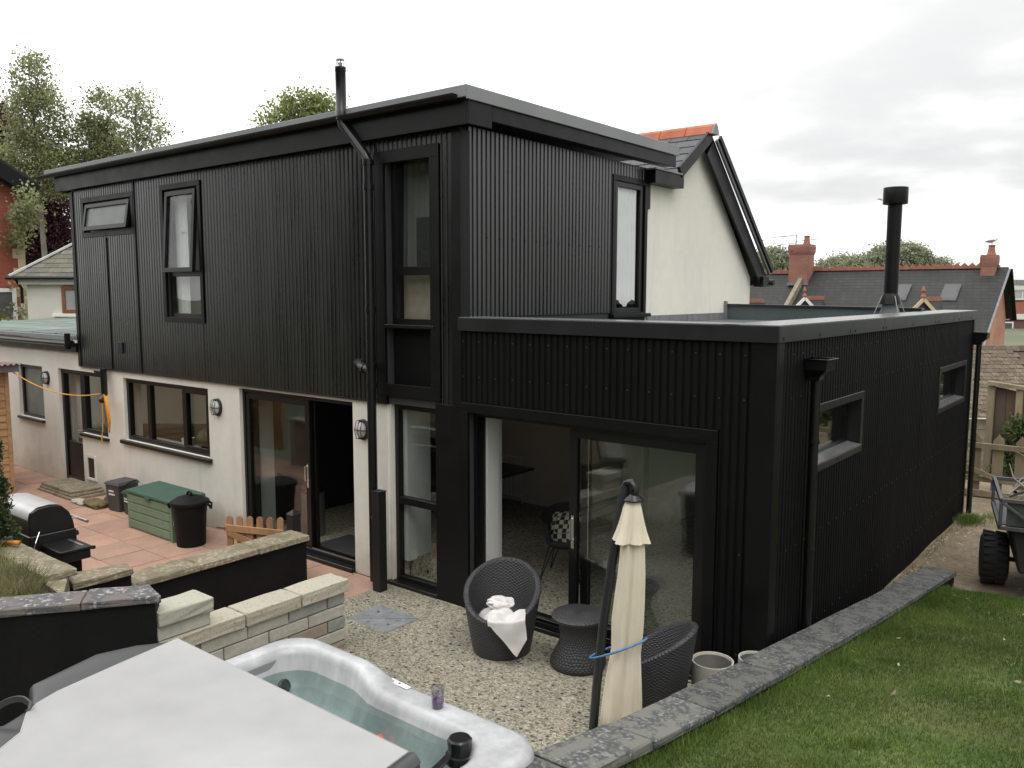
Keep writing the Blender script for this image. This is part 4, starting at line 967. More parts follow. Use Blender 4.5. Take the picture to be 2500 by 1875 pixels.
# isolator switch on the render
sw = thing('isolator_switch', 'red and yellow rotary isolator switch low on the cream wall behind the black post', 'switch', (-1.43, -.01, .30))
mb = MB(); mb.box(-.035, .035, -.045, .005, -.06, .06); obj('box', mb, pm('yellow_plastic', (.75, .45, .04), .4), sw, bev=.006)
mb = MB(); mb.tube([(0, -.045, 0), (0, -.06, 0)], .028, 12); mb.box(-.009, .009, -.075, -.06, -.03, .03); obj('knob', mb, pm('red_plastic', (.65, .04, .03), .35), sw)

# drain cover
dc = thing('drain_cover', 'square grey metal inspection cover set in the pebbled patio', 'drain cover', (-.405, -.82, .0035))
mb = MB(); mb.box(-.31, .31, -.245, .245, -.02, .004); M['galv'] = pm('galvanised_plate', (.27, .285, .295), .5, metal=.25, var=.25, vs=6, var2=.1, vs2=40); obj('plate', mb, M['galv'], dc, bev=.003)
mb = MB()
mb.beam((-.30, -.235, .0055), (.30, .235, .0055), .03, .006); mb.beam((-.30, .235, .0065), (.30, -.235, .0065), .03, .006)
for x in (-.18, -.06, .06, .18):
    for y in (-.17, -.06, .06, .17):
        if abs(abs(x) * .49 / .62 - abs(y)) > .04: mb.box(x - .018, x + .018, y - .012, y + .012, .004, .009)
obj('tread_ribs', mb, M['galv'], dc)
mb = MB()
for x, y in ((-.16, .10), (.16, -.10)): mb.lathe([(.035, .004), (.033, .0085), (.02, .0085), (.018, .005)], 12, (x, y, 0))
obj('lifting_eye', mb, M['steel'], dc)

# ------------------------------------------------------------------ hot tub
def rr(x0, x1, y0, y1, r, n=14, zf=None, z=0.0):
    r = min(r, (x1 - x0) / 2, (y1 - y0) / 2); out = []; m = 14
    for cx_, cy_, a0 in ((x1 - r, y1 - r, 0), (x0 + r, y1 - r, PI / 2), (x0 + r, y0 + r, PI), (x1 - r, y0 + r, 3 * PI / 2)):
        for k in range(n + 1):
            a = a0 + PI / 2 * k / n; out.append((cx_ + r * math.cos(a), cy_ + r * math.sin(a)))
        nx = {0: (x0 + r, y1), PI / 2: (x0, y0 + r), PI: (x1 - r, y0), 3 * PI / 2: (x1, y1 - r)}[a0]
        px_, py_ = out[-1]
        for k in range(1, m): out.append((px_ + (nx[0] - px_) * k / m, py_ + (nx[1] - py_) * k / m))
    return out
tub = thing('hot_tub', 'square acrylic hot tub with marbled grey rim, half covered, full of pale green water', 'hot tub', (2.15, -4.1, 0))
OT = Vector((2.15, -4.1, 0))
sst = lambda a, b, x: (lambda t: t * t * (3 - 2 * t))(min(max((x - a) / (b - a), 0), 1))
def rimz(x): return .925 - .07 * sst(1.75, 2.15, x)
def ring(x0, x1, y0, y1, r, dz, notch=0.0, absz=None):
    out = []
    for x, y in rr(x0, x1, y0, y1, r):
        if notch and y > -3.6: y -= notch * sst(1.75, 2.1, x)
        out.append((x - OT.x, y - OT.y, (rimz(x) + dz) if absz is None else absz))
    return out
OX0, OX1, OY0, OY1 = .97, 3.36, -5.35, -2.93
mb = MB()
mb.loft([ring(OX0 + .03, OX1 - .03, OY0 + .03, OY1 - .03, .22, -.13), ring(OX0, OX1, OY0, OY1, .25, -.10), ring(OX0 - .005, OX1 + .005, OY0 - .005, OY1 + .005, .26, -.055), ring(OX0 + .015, OX1 - .015, OY0 + .015, OY1 - .015, .25, -.015),
         ring(OX0 + .05, OX1 - .05, OY0 + .05, OY1 - .05, .24, .0), ring(OX0 + .13, OX1 - .22, OY0 + .15, OY1 - .11, .26, .0, .08), ring(OX0 + .155, OX1 - .25, OY0 + .18, OY1 - .135, .26, -.012, .09),
         ring(OX0 + .175, OX1 - .275, OY0 + .2, OY1 - .155, .26, -.06, .09), ring(OX0 + .20, OX1 - .30, OY0 + .22, OY1 - .18, .25, 0, .09, .74), ring(OX0 + .25, OX1 - .34, OY0 + .3, OY1 - .24, .25, 0, .09, .62), ring(OX0 + .34, OX1 - .42, OY0 + .4, OY1 - .34, .25, 0, .06, .52),
         ring(OX0 + .62, OX1 - .62, OY0 + .7, OY1 - .60, .22, 0, 0, .46), ring(OX0 + .72, OX1 - .72, OY0 + .8, OY1 - .70, .2, 0, 0, .12)], True, False)
M['acrylic'] = pm('marbled_acrylic', (.36, .365, .375), .22, var=.25, vs=2.6, var2=.08, vs2=18, stretch=(1, 1, .3), tint=(.50, .505, .51))
obj('shell', mb, M['acrylic'], tub, smooth=True, autos=60)
mb = MB(); mb.loft([ring(OX0 + .03, OX1 - .03, OY0 + .03, OY1 - .03, .22, 0, 0, .0), ring(OX0 + .02, OX1 - .02, OY0 + .02, OY1 - .02, .22, -.14), ring(OX0 - .012, OX1 + .012, OY0 - .012, OY1 + .012, .26, -.125), ring(OX0 - .016, OX1 + .016, OY0 - .016, OY1 + .016, .26, -.085), ring(OX0 + .02, OX1 - .02, OY0 + .02, OY1 - .02, .24, -.08)], False, True)
obj('cabinet', mb, M['gutter'], tub, smooth=True, autos=40)
M['water'] = glass_mat('tub_water', (.68, .775, .75), 1.33, 1.0, bump=.14, bs=5.0)
wr_ = ring(OX0 + .18, OX1 - .285, OY0 + .2, OY1 - .16, .25, 0, .09, .765)
mb = MB(); mb.add(wr_, [tuple(range(len(wr_)))]); obj('water', mb, M['water'], tub)
mb = MB(); mb.box(1.125 - OT.x, 1.158 - OT.x, -3.60 - OT.y, -3.24 - OT.y, .79, .86); obj('headrest', mb, pm('grey_headrest', (.25, .255, .265), .5), tub, bev=.012, seg=3)
def jet(x, y, z, r, ax):
    mb = MB(); mb.lathe([(r, 0), (r, .012), (r * .75, .02), (r * .7, .008), (r * .3, .006), (r * .28, .025), (.0, .026)], 16)
    o = obj('jet', mb, M['gutter'], tub, smooth=True, autos=40); o.location = rel((x, y, z), OT); o.rotation_euler = ax; return o
jet(1.27, -3.30, .70, .05, (0, math.radians(65), 0)); jet(1.30, -3.47, .66, .03, (0, math.radians(65), 0)); jet(1.33, -3.40, .60, .03, (0, math.radians(65), 0))
mb = MB(); mb.lathe([(.022, 0), (.022, .012), (.012, .02)], 14); lg = obj('tub_light', mb, None, tub)
em = bpy.data.materials.new('red_light'); em.use_nodes = True; em.node_tree.nodes['Principled BSDF'].inputs['Base Color'].default_value = (.9, .03, .03, 1); em.node_tree.nodes['Principled BSDF'].inputs['Emission Color'].default_value = (1, .04, .03, 1); em.node_tree.nodes['Principled BSDF'].inputs['Emission Strength'].default_value = 1.6
lg.data.materials.append(em); lg.location = rel((2.28, -3.30, .66), OT); lg.rotation_euler = (math.radians(70), 0, 0)
ff = obj('filter_cap', MB().lathe([(.085, 0), (.085, .05), (.07, .055), (.07, .14), (.062, .15), (0, .15)], 32, fn=lambda r, z, a: r * (1 + .07 * (math.cos(a * 8) > .2) * (.06 < z < .149))), M['gutter'], tub, smooth=True, autos=30)
ff.location = rel((2.94, -3.27, .735), OT)
mb = MB(); mb.beam(rel((2.93, -3.35, .80), OT), rel((2.99, -3.62, .80), OT), .05, .02); obj('diverter_lever', mb, M['gutter'], tub, bev=.006)
mb = MB(); mb.box(-.10, .10, -.022, .022, 0, .006); pl_ = obj('badge_plate', mb, M['white_plastic'], tub, bev=.002); pl_.location = rel((2.13, -2.985, .858), OT); pl_.rotation_euler = (0, 0, -.06)
mb = MB(); mb.lathe([(.009, .006), (.009, .0075)], 10); obj('badge_dot', mb, M['wire'], pl_)

# folded cover lying on the near half
cv = thing('hot_tub_cover', 'folded off-white vinyl tub cover with grey edge flaps lying over half the hot tub', 'tub cover', (2.1, -4.5, 0))
OC = Vector((2.1, -4.5, 0))
M['vinyl'] = pm('off_white_vinyl', (.385, .385, .38), .5, var=.09, vs=1.1, var2=.05, vs2=5, bump=.5, bs=2.6)
splash_v = M['vinyl'].node_tree
M['gvinyl'] = pm('grey_vinyl', (.05, .051, .053), .45, var=.12, vs=4, bump=.1, bs=90)
pts = [(.80, -3.83), (3.11, -3.83), (3.32, -5.5), (1.62, -5.5), (1.30, -5.04), (1.10, -4.93), (1.02, -4.84), (.96, -4.70), (.88, -4.3)]
zt = lambda x, y: 1.105 + .012 * math.sin(x * 2) * math.cos(y * 2.3)
mb = MB(); n = len(pts)
def insetp(k, d):
    cx_ = 2.1; cy_ = -4.6; x, y = pts[k]; l_ = math.hypot(x - cx_, y - cy_); return (x + (cx_ - x) * d / l_, y + (cy_ - y) * d / l_)
top = [rel((*insetp(k, .02), 1.11), OC) for k in range(n)]; mid = [rel((*pts[k], 1.09), OC) for k in range(n)]; midb = [rel((*pts[k], 1.02), OC) for k in range(n)]
mb.loft([mid[::-1], top[::-1]], True); obj('lining', mb, M['vinyl'], cv, smooth=True, autos=50)
mb = MB(); bot = [rel((*insetp(k, .01), .955), OC) for k in range(n)]
mb.loft([bot[::-1], midb[::-1], [ (x, y, z - .001) for x, y, z in mid[::-1]]], False, True); obj('cover_body', mb, M['gvinyl'], cv, smooth=True, autos=50)
# piping round the edge and the stitched hinge seam
mb = MB(); loop = [rel((*insetp(k, .012), 1.106), OC) for k in range(n)]; mb.tube(loop + [loop[0]], .006, 6, cap=False); obj('piping', mb, M['vinyl'], cv, smooth=True)
for yy in (-4.55,):
    pass
# flaps hanging off the left and front edges
mb = MB()
path = [(.80, -3.83), (.84, -4.05), (.88, -4.3), (.96, -4.70), (1.02, -4.84)]
def flap(path, outs, nv=5):
    def fn(a, b):
        s = a * (len(path) - 1); i = min(int(s), len(path) - 2); t = s - i
        x = path[i][0] * (1 - t) + path[i + 1][0] * t; y = path[i][1] * (1 - t) + path[i + 1][1] * t
        w_ = outs[i][0] * (1 - t) + outs[i + 1][0] * t; h_ = outs[i][1] * (1 - t) + outs[i + 1][1] * t
        dx = path[i + 1][0] - path[i][0]; dy = path[i + 1][1] - path[i][1]; l_ = math.hypot(dx, dy); nx_, ny_ = dy / l_, -dx / l_
        e = w_ * math.sin(b * PI / 2); z = 1.095 + h_ * math.sin(b * PI * .9) * .8 - .07 * b * b
        return rel((x + nx_ * e, y + ny_ * e, z), OC)
    return fn
mb.grid(flap(path, [(-.02, .0), (-.12, .03), (-.17, .05), (-.17, .05), (-.06, .02)][::1] if False else [(.02, .0), (.12, .03), (.17, .05), (.16, .05), (.07, .02)]), 24, 5) if False else mb.grid(flap([p for p in path], [(.02, .0), (.17, .05), (.24, .08), (.21, .07), (.04, .01)]), 24, 5)
obj('edge_flap', mb, M['gvinyl'], cv, smooth=True)
mb = MB(); mb.grid(flap([(1.04, -4.86), (1.30, -5.04), (1.62, -5.5)], [(.05, .0), (.20, .05), (.25, .0)]), 20, 5); obj('edge_flap', mb, M['gvinyl'], cv, smooth=True)
mb = MB(); mb.grid(lambda a, b: rel((3.10 + .09 * a + .06 * b, -3.84 - .5 * b, 1.10 - .02 * a + .03 * math.sin(PI * a) * (1 - b)), OC), 6, 8); mb.grid(lambda a, b: rel((3.19 + .02 * a + .06 * b, -3.85 - .5 * b, 1.08 - .14 * a), OC), 3, 6); obj('edge_flap', mb, M['gvinyl'], cv, smooth=True)
mb = MB()
sp_ = [(1.06, -4.88, 1.12), (.99, -4.90, 1.145), (.91, -4.95, 1.125), (.85, -5.01, 1.07), (.82, -5.06, 1.01)]
def strip(pts, w_, up=(0, 0, 1)):
    m_ = MB()
    for p, q_ in zip(pts[:-1], pts[1:]): m_.beam(p, q_, .012, w_, up=up)
    return m_
def smooth_pts(ps, n=14):
    ps = [Vector(p) for p in ps]; out = []
    for i in range(len(ps) - 1):
        p0, p1, p2_, p3 = ps[max(i - 1, 0)], ps[i], ps[i + 1], ps[min(i + 2, len(ps) - 1)]
        for k in range(n // (len(ps) - 1) + 2):
            t = k / (n // (len(ps) - 1) + 2); out.append(.5 * ((2 * p1) + (p2_ - p0) * t + (2 * p0 - 5 * p1 + 4 * p2_ - p3) * t * t + (3 * p1 - p0 - 3 * p2_ + p3) * t ** 3))
    return [tuple(p) for p in out + [ps[-1]]]
mb = strip(smooth_pts([rel(p, OC) for p in sp_]), .035); mb2 = strip([rel(p, OC) for p in [(1.06, -4.88, 1.125), (1.085, -4.9, 1.10), (1.07, -4.91, 1.06)]], .05); mb.add(mb2.v, mb2.f)
mb2 = strip(smooth_pts([rel(p, OC) for p in [(1.02, -4.92, 1.03), (.95, -4.98, .985), (.88, -5.03, .97)]]), .035); mb.add(mb2.v, mb2.f)
obj('strap', mb, M['gvinyl'], cv)

# drinking glass on the rim
gl_ = thing('drinking_glass', 'clear tumbler with a little purple drink left on the hot tub rim', 'glass', (2.55, -3.05, .857))
obj('tumbler', MB().lathe([(.036, 0), (.038, .004), (.046, .135), (.043, .135), (.036, .012), (0, .011)], 20, cap=(True, False)), glass_mat('tumbler_glass', (.88, .88, .93), 1.45, 1.2, base=.06), gl_, smooth=True, autos=40)
obj('drink', MB().lathe([(.0355, .013), (.039, .048), (0, .048)], 20, cap=(True, False)), pm('purple_drink', (.10, .03, .11), .2), gl_, smooth=True, autos=40)

# ------------------------------------------------------------------ wicker furniture
def wicker(name, col):
    m = bpy.data.materials.new(name); m.use_nodes = True; nt = m.node_tree; L = nt.links; P = nt.nodes['Principled BSDF']
    P.inputs['Roughness'].default_value = .5
    t = nd(nt, 'ShaderNodeTexCoord'); s = nd(nt, 'ShaderNodeSeparateXYZ'); L.new(t.outputs['Object'], s.inputs[0])
    def mt(op, a, b=None):
        n = nd(nt, 'ShaderNodeMath', operation=op)
        for i, v in enumerate((a, b)):
            if v is None: continue
            if isinstance(v, (int, float)): n.inputs[i].default_value = v
            else: L.new(v, n.inputs[i])
        return n.outputs[0]
    ang = mt('ARCTAN2', s.outputs[1], s.outputs[0])
    rad = mt('SQRT', mt('ADD', mt('MULTIPLY', s.outputs[0], s.outputs[0]), mt('MULTIPLY', s.outputs[1], s.outputs[1])))
    wn_ = nd(nt, 'ShaderNodeTexNoise'); wn_.inputs['Scale'].default_value = 9; wn_.inputs['Detail'].default_value = 3; L.new(t.outputs['Object'], wn_.inputs['Vector'])
    hz = mt('ADD', mt('ADD', s.outputs[2], mt('MULTIPLY', rad, .6)), mt('MULTIPLY', wn_.outputs[0], .035))
    row = mt('SINE', mt('MULTIPLY', hz, 2 * PI / .034)); colw = mt('SINE', mt('ADD', mt('MULTIPLY', ang, 42.0), mt('MULTIPLY', wn_.outputs[0], 3.0)))
    wv = mt('MULTIPLY', row, colw); fine = mt('ABSOLUTE', mt('SINE', mt('MULTIPLY', hz, 2 * PI / .034)))
    hgt = mt('ADD', mt('MULTIPLY', wv, .5), mt('MULTIPLY', fine, .5))
    b = nd(nt, 'ShaderNodeBump'); b.inputs['Strength'].default_value = .8; b.inputs['Distance'].default_value = .008; L.new(hgt, b.inputs['Height']); L.new(b.outputs[0], P.inputs['Normal'])
    mr3 = nd(nt, 'ShaderNodeMapRange'); mr3.inputs['From Min'].default_value = -.5; mr3.inputs['From Max'].default_value = 1; mr3.inputs['To Min'].default_value = .6; mr3.inputs['To Max'].default_value = 1.25; L.new(hgt, mr3.inputs[0])
    sc2 = nd(nt, 'ShaderNodeVectorMath', operation='SCALE'); sc2.inputs[0].default_value = col; L.new(mr3.outputs[0], sc2.inputs['Scale']); L.new(sc2.outputs[0], P.inputs['Base Color'])
    return m
M['wicker'] = wicker('dark_wicker', (.040, .040, .043))
def wicker_chair(label, x, y, rz):
    o = thing('wicker_chair', label, 'chair', (x, y, 0), rz, group='dark wicker tub chairs on the patio')
    n = 56; hf = lambda a: .385 + .425 * ((1 - math.cos(a)) / 2) ** 1.05     # a = 0 at the front (+x)
    ro = lambda z: .262 + .125 * (min(z, .82) / .82) ** .9
    rings = []
    for t in (0, .02, .15, .3, .45, .6, .75, .9, 1.0): rings.append([(ro(t * hf(a)) * math.cos(a), ro(t * hf(a)) * math.sin(a), t * hf(a)) for a in [2 * PI * k / n for k in range(n)]])
    mb = MB(); mb.loft(rings, False, True); obj('tub_body', mb, M['wicker'], o, smooth=True)
    rings = []
    for dr, dz in ((0, -.002), (.004, .012), (-.012, .026), (-.035, .028), (-.052, .016), (-.056, -.01)): rings.append([((ro(hf(a)) + dr) * math.cos(a), (ro(hf(a)) + dr) * math.sin(a), hf(a) + dz) for a in [2 * PI * k / n for k in range(n)]])
    mb = MB(); mb.loft(rings, False); obj('rim', mb, M['wicker'], o, smooth=True)
    rings = []; zs_ = .30
    for t in (1.0, .8, .6, .4, .2, 0):
        rings.append([((ro(hf(a)) - .055 - (1 - t) * (ro(hf(a)) - .30) * 1.1) * math.cos(a), (ro(hf(a)) - .055 - (1 - t) * (ro(hf(a)) - .30) * 1.1) * math.sin(a), zs_ + (hf(a) - .008 - zs_) * t) for a in [2 * PI * k / n for k in range(n)]])
    rings.append([(.12 * math.cos(2 * PI * k / n), .12 * math.sin(2 * PI * k / n), zs_ - .004) for k in range(n)])
    mb = MB(); mb.loft(rings, True); obj('seat', mb, M['wicker'], o, smooth=True)
    return o
wicker_chair('dark wicker tub chair with a white towel in it', 1.08, -.61, math.radians(-62)).scale = (1.07, 1.07, .97)
wicker_chair('dark wicker tub chair behind the closed parasol, partly hidden by the slate wall', 2.82, -.74, math.radians(200)).scale = (.97, .97, .92)
o = thing('wicker_table', 'round waisted dark wicker side table between the tub chairs', 'table', (1.86, -.42, 0))
obj('base', MB().lathe([(.255, 0), (.268, .03), (.262, .07), (.205, .18), (.168, .28), (.182, .38), (.222, .45)], 48, cap=(True, False)), M['wicker'], o, smooth=True)
obj('table_top', MB().lathe([(.222, .45), (.252, .465), (.256, .485), (.24, .503), (.0, .505)], 48, cap=(False, False)), M['wicker'], o, smooth=True, autos=50)

# towel
tw = thing('towel', 'crumpled white towel with faint pink pattern thrown over the wicker chair rim', 'towel', (1.09, -.62, 0), math.radians(-62))
from mathutils import noise as mnoise
M['towel'] = pm('white_towel', (.70, .69, .68), .95, var=.04, vs=7, tint=(.69, .65, .635), bump=.25, bs=120)
def nz(x, y, s_, k=0.0): return mnoise.noise(Vector((x * s_, y * s_, k)))
def towel_mound(a, b):
    th = 2 * PI * a; r = b * (.20 + .05 * math.sin(2 * th + .6) + .03 * math.sin(5 * th)); x = .10 + r * math.cos(th) * .95; y = .0 + r * math.sin(th) * 1.1
    fold = abs(nz(x, y, 8, 1.0)) * .07 + nz(x, y, 15, 4.0) * .014
    return (x, y, .335 + .13 * (1 - b ** 2.2) + fold * (1 - .4 * b))
mb = MB(); mb.grid(towel_mound, 110, 44); obj('towel_sheet', mb, M['towel'], tw, smooth=True)
def towel_flap(a, b):
    # from the seat over the low front rim, hanging to a point on one side
    y = -.06 + .34 * a; edge = .05 + .30 * max(0, 1 - abs(a - .70) / .62) ** 1.1
    s_ = b * (.26 + edge); dz = nz(y, s_, 7, 2.2) * .03 + .012 * math.sin(y * 34 + s_ * 6)
    R_ = math.sqrt(max(.40 ** 2 - y * y, .01)) - .005
    if s_ < .24: t = s_ / .24; return (R_ - .24 + .24 * t, y * (1 - .1 * (1 - t)), .42 + .055 * math.sin(t * PI * .8) + dz)
    d = s_ - .24; k = min(d / .05, 1); return (R_ + .028 * math.sin(k * PI / 2) - .05 * d + .5 * dz, y + .10 * d, .452 - .022 * k * k - max(0, d - .04))
mb = MB(); mb.grid(towel_flap, 52, 80); obj('towel_corner', mb, M['towel'], tw, smooth=True)
def swirl(a, b):
    th = 2 * PI * a; ph = PI * (b - .5) * .98; p = Vector((math.cos(ph) * math.cos(th), math.cos(ph) * math.sin(th), math.sin(ph)))
    r = .10 * (1 + .45 * abs(mnoise.noise(p * 1.5 + Vector((3, 1, 2)))) + .05 * math.sin(6 * ph + 2 * th))
    return (.02 + r * p.x * 1.0, -.01 + r * p.y * 1.25, .505 + r * p.z * .55 - .02)
mb = MB(); mb.grid(swirl, 88, 48); obj('towel_roll', mb, M['towel'], tw, smooth=True)

# ------------------------------------------------------------------ parasol
ps = thing('parasol', 'closed cream cantilever parasol tied with a blue cord, on a dark leaning pole', 'parasol', (2.66, -1.38, 0))
OPS = Vector((2.66, -1.38, 0))
M['pole'] = pm('charcoal_pole', (.028, .032, .034), .35, var=.1)
pp = [(2.655, -1.38, .0), (2.685, -1.38, .4), (2.74, -1.38, .95), (2.82, -1.38, 1.5), (2.885, -1.38, 1.88), (2.92, -1.38, 2.06)]
obj('pole', MB().tube([rel(p, OPS) for p in pp], .036, 14), M['pole'], ps, smooth=True, autos=50)
obj('pole_sleeve', MB().tube([rel(p, OPS) for p in [(2.846, -1.38, 1.65), (2.885, -1.38, 1.88), (2.912, -1.38, 2.02)]], .042, 14), M['pole'], ps, smooth=True, autos=50)
mb = MB(); mb.tube([rel(p, OPS) for p in [(2.905, -1.38, 2.0), (2.93, -1.38, 2.085), (2.965, -1.38, 2.09), (2.995, -1.38, 2.05), (2.99, -1.38, 1.99)]], .034, 12); mb.tube([rel((2.99, -1.42, 2.05), OPS), rel((2.99, -1.34, 2.05), OPS)], .018, 8); obj('hinge', mb, M['gutter'], ps, smooth=True, autos=50)
obj('hub', MB().lathe([(.02, 2.03), (.035, 2.0), (.075, 1.965), (.078, 1.955), (.05, 1.95)], 18, rel((2.985, -1.38, 0), OPS)), M['gutter'], ps, smooth=True)
mb = MB(); mb.tube([rel((2.868, -1.38, 1.72), OPS), rel((2.90, -1.38, 1.30), OPS), rel((2.925, -1.38, 1.2), OPS)], .016, 8); obj('strut', mb, M['pole'], ps)
def canopy_ring(z, r, fold, cx_, n=64, ph=0.0, sx_=1.0):
    out = []
    for k in range(n):
        a = 2 * PI * k / n; rr_ = r * (1 + fold * .8 * math.sin(7 * a + ph + .6 * math.sin(2 * a)) + fold * .7 * math.sin(4 * a + 1.7 + ph * .6) + fold * .4 * math.sin(13 * a + 2 * ph))
        out.append((cx_ - OPS.x + rr_ * math.cos(a) * sx_, rr_ * math.sin(a), z))
    return out
M['canvas'] = pm('cream_canvas', (.74, .665, .52), .9, var=.07, vs=3, var2=.04, vs2=30, stretch=(1, 1, .3), bump=.1, bs=60)
mb = MB()
zz = [1.80, 1.6, 1.4, 1.2, 1.0, .86, .78, .70, .5, .3, .08]; rrs = [.066, .085, .096, .107, .115, .110, .106, .113, .134, .150, .162]
cxs = [2.985, 2.985, 2.98, 2.965, 2.95, 2.945, 2.94, 2.935, 2.92, 2.91, 2.90]
mb.loft([canopy_ring(z, r, .13 + .02 * i / 10, c_, ph=.25 * i * .3) for i, (z, r, c_) in enumerate(zip(zz, rrs, cxs))], True); obj('canopy', mb, M['canvas'], ps, smooth=True)
mb = MB(); mb.loft([canopy_ring(z, r, f_, 2.985 - .004 * i, ph=.4) for i, (z, r, f_) in enumerate(((1.965, .05, .0), (1.90, .070, .05), (1.80, .090, .10), (1.72, .110, .13), (1.645, .135, .15)))], False); obj('vent_valance', mb, M['canvas'], ps, smooth=True)
def tie(a):
    return (.215 + .232 * math.cos(a), .16 * math.sin(a), .77 + .125 * math.cos(a))
mb = MB(); mb.tube([tie(2 * PI * k / 40) for k in range(41)], .0085, 6, cap=False); obj('cord', mb, pm('blue_cord', (.09, .22, .42), .7, var=.2, vs=40), ps, smooth=True)
mb = MB(); mb.lathe([(.07, 0), (.07, .03), (.045, .05)], 20); b_ = obj('base', mb, M['pole'], ps); b_.location = (.05, -.02, 0)

# two stone-coloured pots by the corner
M['pot'] = pm('pale_fibre_clay', (.50, .47, .41), .85, var=.12, vs=5, bump=.2, bs=40)
M['potin'] = pm('pot_inside', (.17, .16, .15), .9, var=.3, vs=6)
def pot(x, y, r, h, label):
    o = thing('plant_pot', label, 'pot', (x, y, 0), group='empty pale pots by the extension corner')
    obj('pot_wall', MB().lathe([(r * .8, 0), (r * .97, h * .5), (r, h - .02), (r * 1.0, h), (r * .93, h), (r * .9, h - .02)], 36, cap=(True, False)), M['pot'], o, smooth=True, autos=40)
    obj('pot_inside', MB().lathe([(r * .9, h - .02), (r * .86, h * .5), (r * .6, h * .3)], 36, cap=(False, True)), M['potin'], o, smooth=True)
pot(3.22, -.42, .175, .43, 'larger empty cream pot standing before the black corner, behind the slate coping')
pot(3.50, -.19, .14, .45, 'smaller cream pot almost hidden by the slate coping beside the larger one')

# ------------------------------------------------------------------ terrace things
# storage box
sb = thing('storage_box', 'green plastic garden storage box with darker lid against the cream wall', 'storage box', (-5.36, -.54, 0))
M['gbox'] = pm('sage_plastic', (.165, .235, .155), .55, var=.12, vs=3, var2=.06, vs2=25)
M['glid'] = pm('dark_green_plastic', (.045, .105, .075), .5, var=.2, vs=3, var2=.1, vs2=20)
mb = MB(); mb.box(-.62, .62, -.245, .245, .0, .54); obj('tub', mb, M['gbox'], sb, bev=.012, seg=2)
for i in range(4):
    mb = MB(); mb.box(-.60, .56, -.257, -.2455, .025 + i * .128, .142 + i * .128); obj('panel', mb, M['gbox'], sb, bev=.008)
mb = MB()
for x in (-.622, .575): mb.box(x, x + .05, -.262, -.20, .0, .54)
mb.box(.6205, .632, -.20, .20, .06, .50); obj('corner_post', mb, M['gbox'], sb, bev=.006)
mb = MB(); mb.hexa([(-.65, -.275, .545), (.65, -.275, .545), (.65, .265, .545), (-.65, .265, .545)], [(-.64, -.265, .585), (.64, -.265, .585), (.64, .255, .625), (-.64, .255, .625)]); obj('lid', mb, M['glid'], sb, bev=.01, seg=2)
mb = MB(); mb.box(-.06, .06, -.286, -.2755, .50, .56); obj('catch', mb, M['glid'], sb, bev=.004)

# dustbin
db = thing('dustbin', 'round black plastic dustbin with domed lid beside the green storage box', 'dustbin', (-4.49, -.66, 0))
M['bin'] = pm('black_bin_plastic', (.010, .010, .0105), .55, spec=.15, var=.2, vs=6)
prof = [(.19, 0), (.195, .03), (.215, .44), (.22, .45), (.218, .47), (.225, .48), (.222, .50), (.235, .56), (.25, .565), (.25, .59)]
obj('body', MB().lathe(prof, 32, cap=(True, False)), M['bin'], db, smooth=True, autos=40)
obj('lid', MB().lathe([(.258, .575), (.265, .60), (.258, .625), (.24, .632), (.17, .675), (.08, .70), (.04, .703), (0, .703)], 32, cap=(False, False)), M['bin'], db, smooth=True, autos=40)
mb = MB(); mb.tube([(-.05, 0, .70), (-.045, 0, .735), (0, 0, .75), (.045, 0, .735), (.05, 0, .70)], .016, 8); obj('lid_handle', mb, M['bin'], db, smooth=True)
for s_ in (-1, 1):
    mb = MB(); a = math.radians(35); c_, s2 = math.cos(a) * s_, math.sin(a) * s_
    mb.tube([(.24 * c_ - .06 * s2, .24 * s2 + .06 * c_, .60), (.29 * c_ - .05 * s2, .29 * s2 + .05 * c_, .58), (.30 * c_, .30 * s2, .52), (.29 * c_ + .05 * s2, .29 * s2 - .05 * c_, .58), (.24 * c_ + .06 * s2, .24 * s2 - .06 * c_, .60)], .017, 6); obj('side_handle', mb, M['bin'], db, smooth=True)
mb = MB(); mb.box(-.035, .01, -.222, -.2205, .33, .345); mb.box(-.02, .03, -.222, -.2203, .30, .315); mb.box(-.03, -.015, -.2222, -.2207, .28, .36); l_ = obj('logo', mb, M['white_plastic'], db); l_.rotation_euler = (0, 0, math.radians(-28))

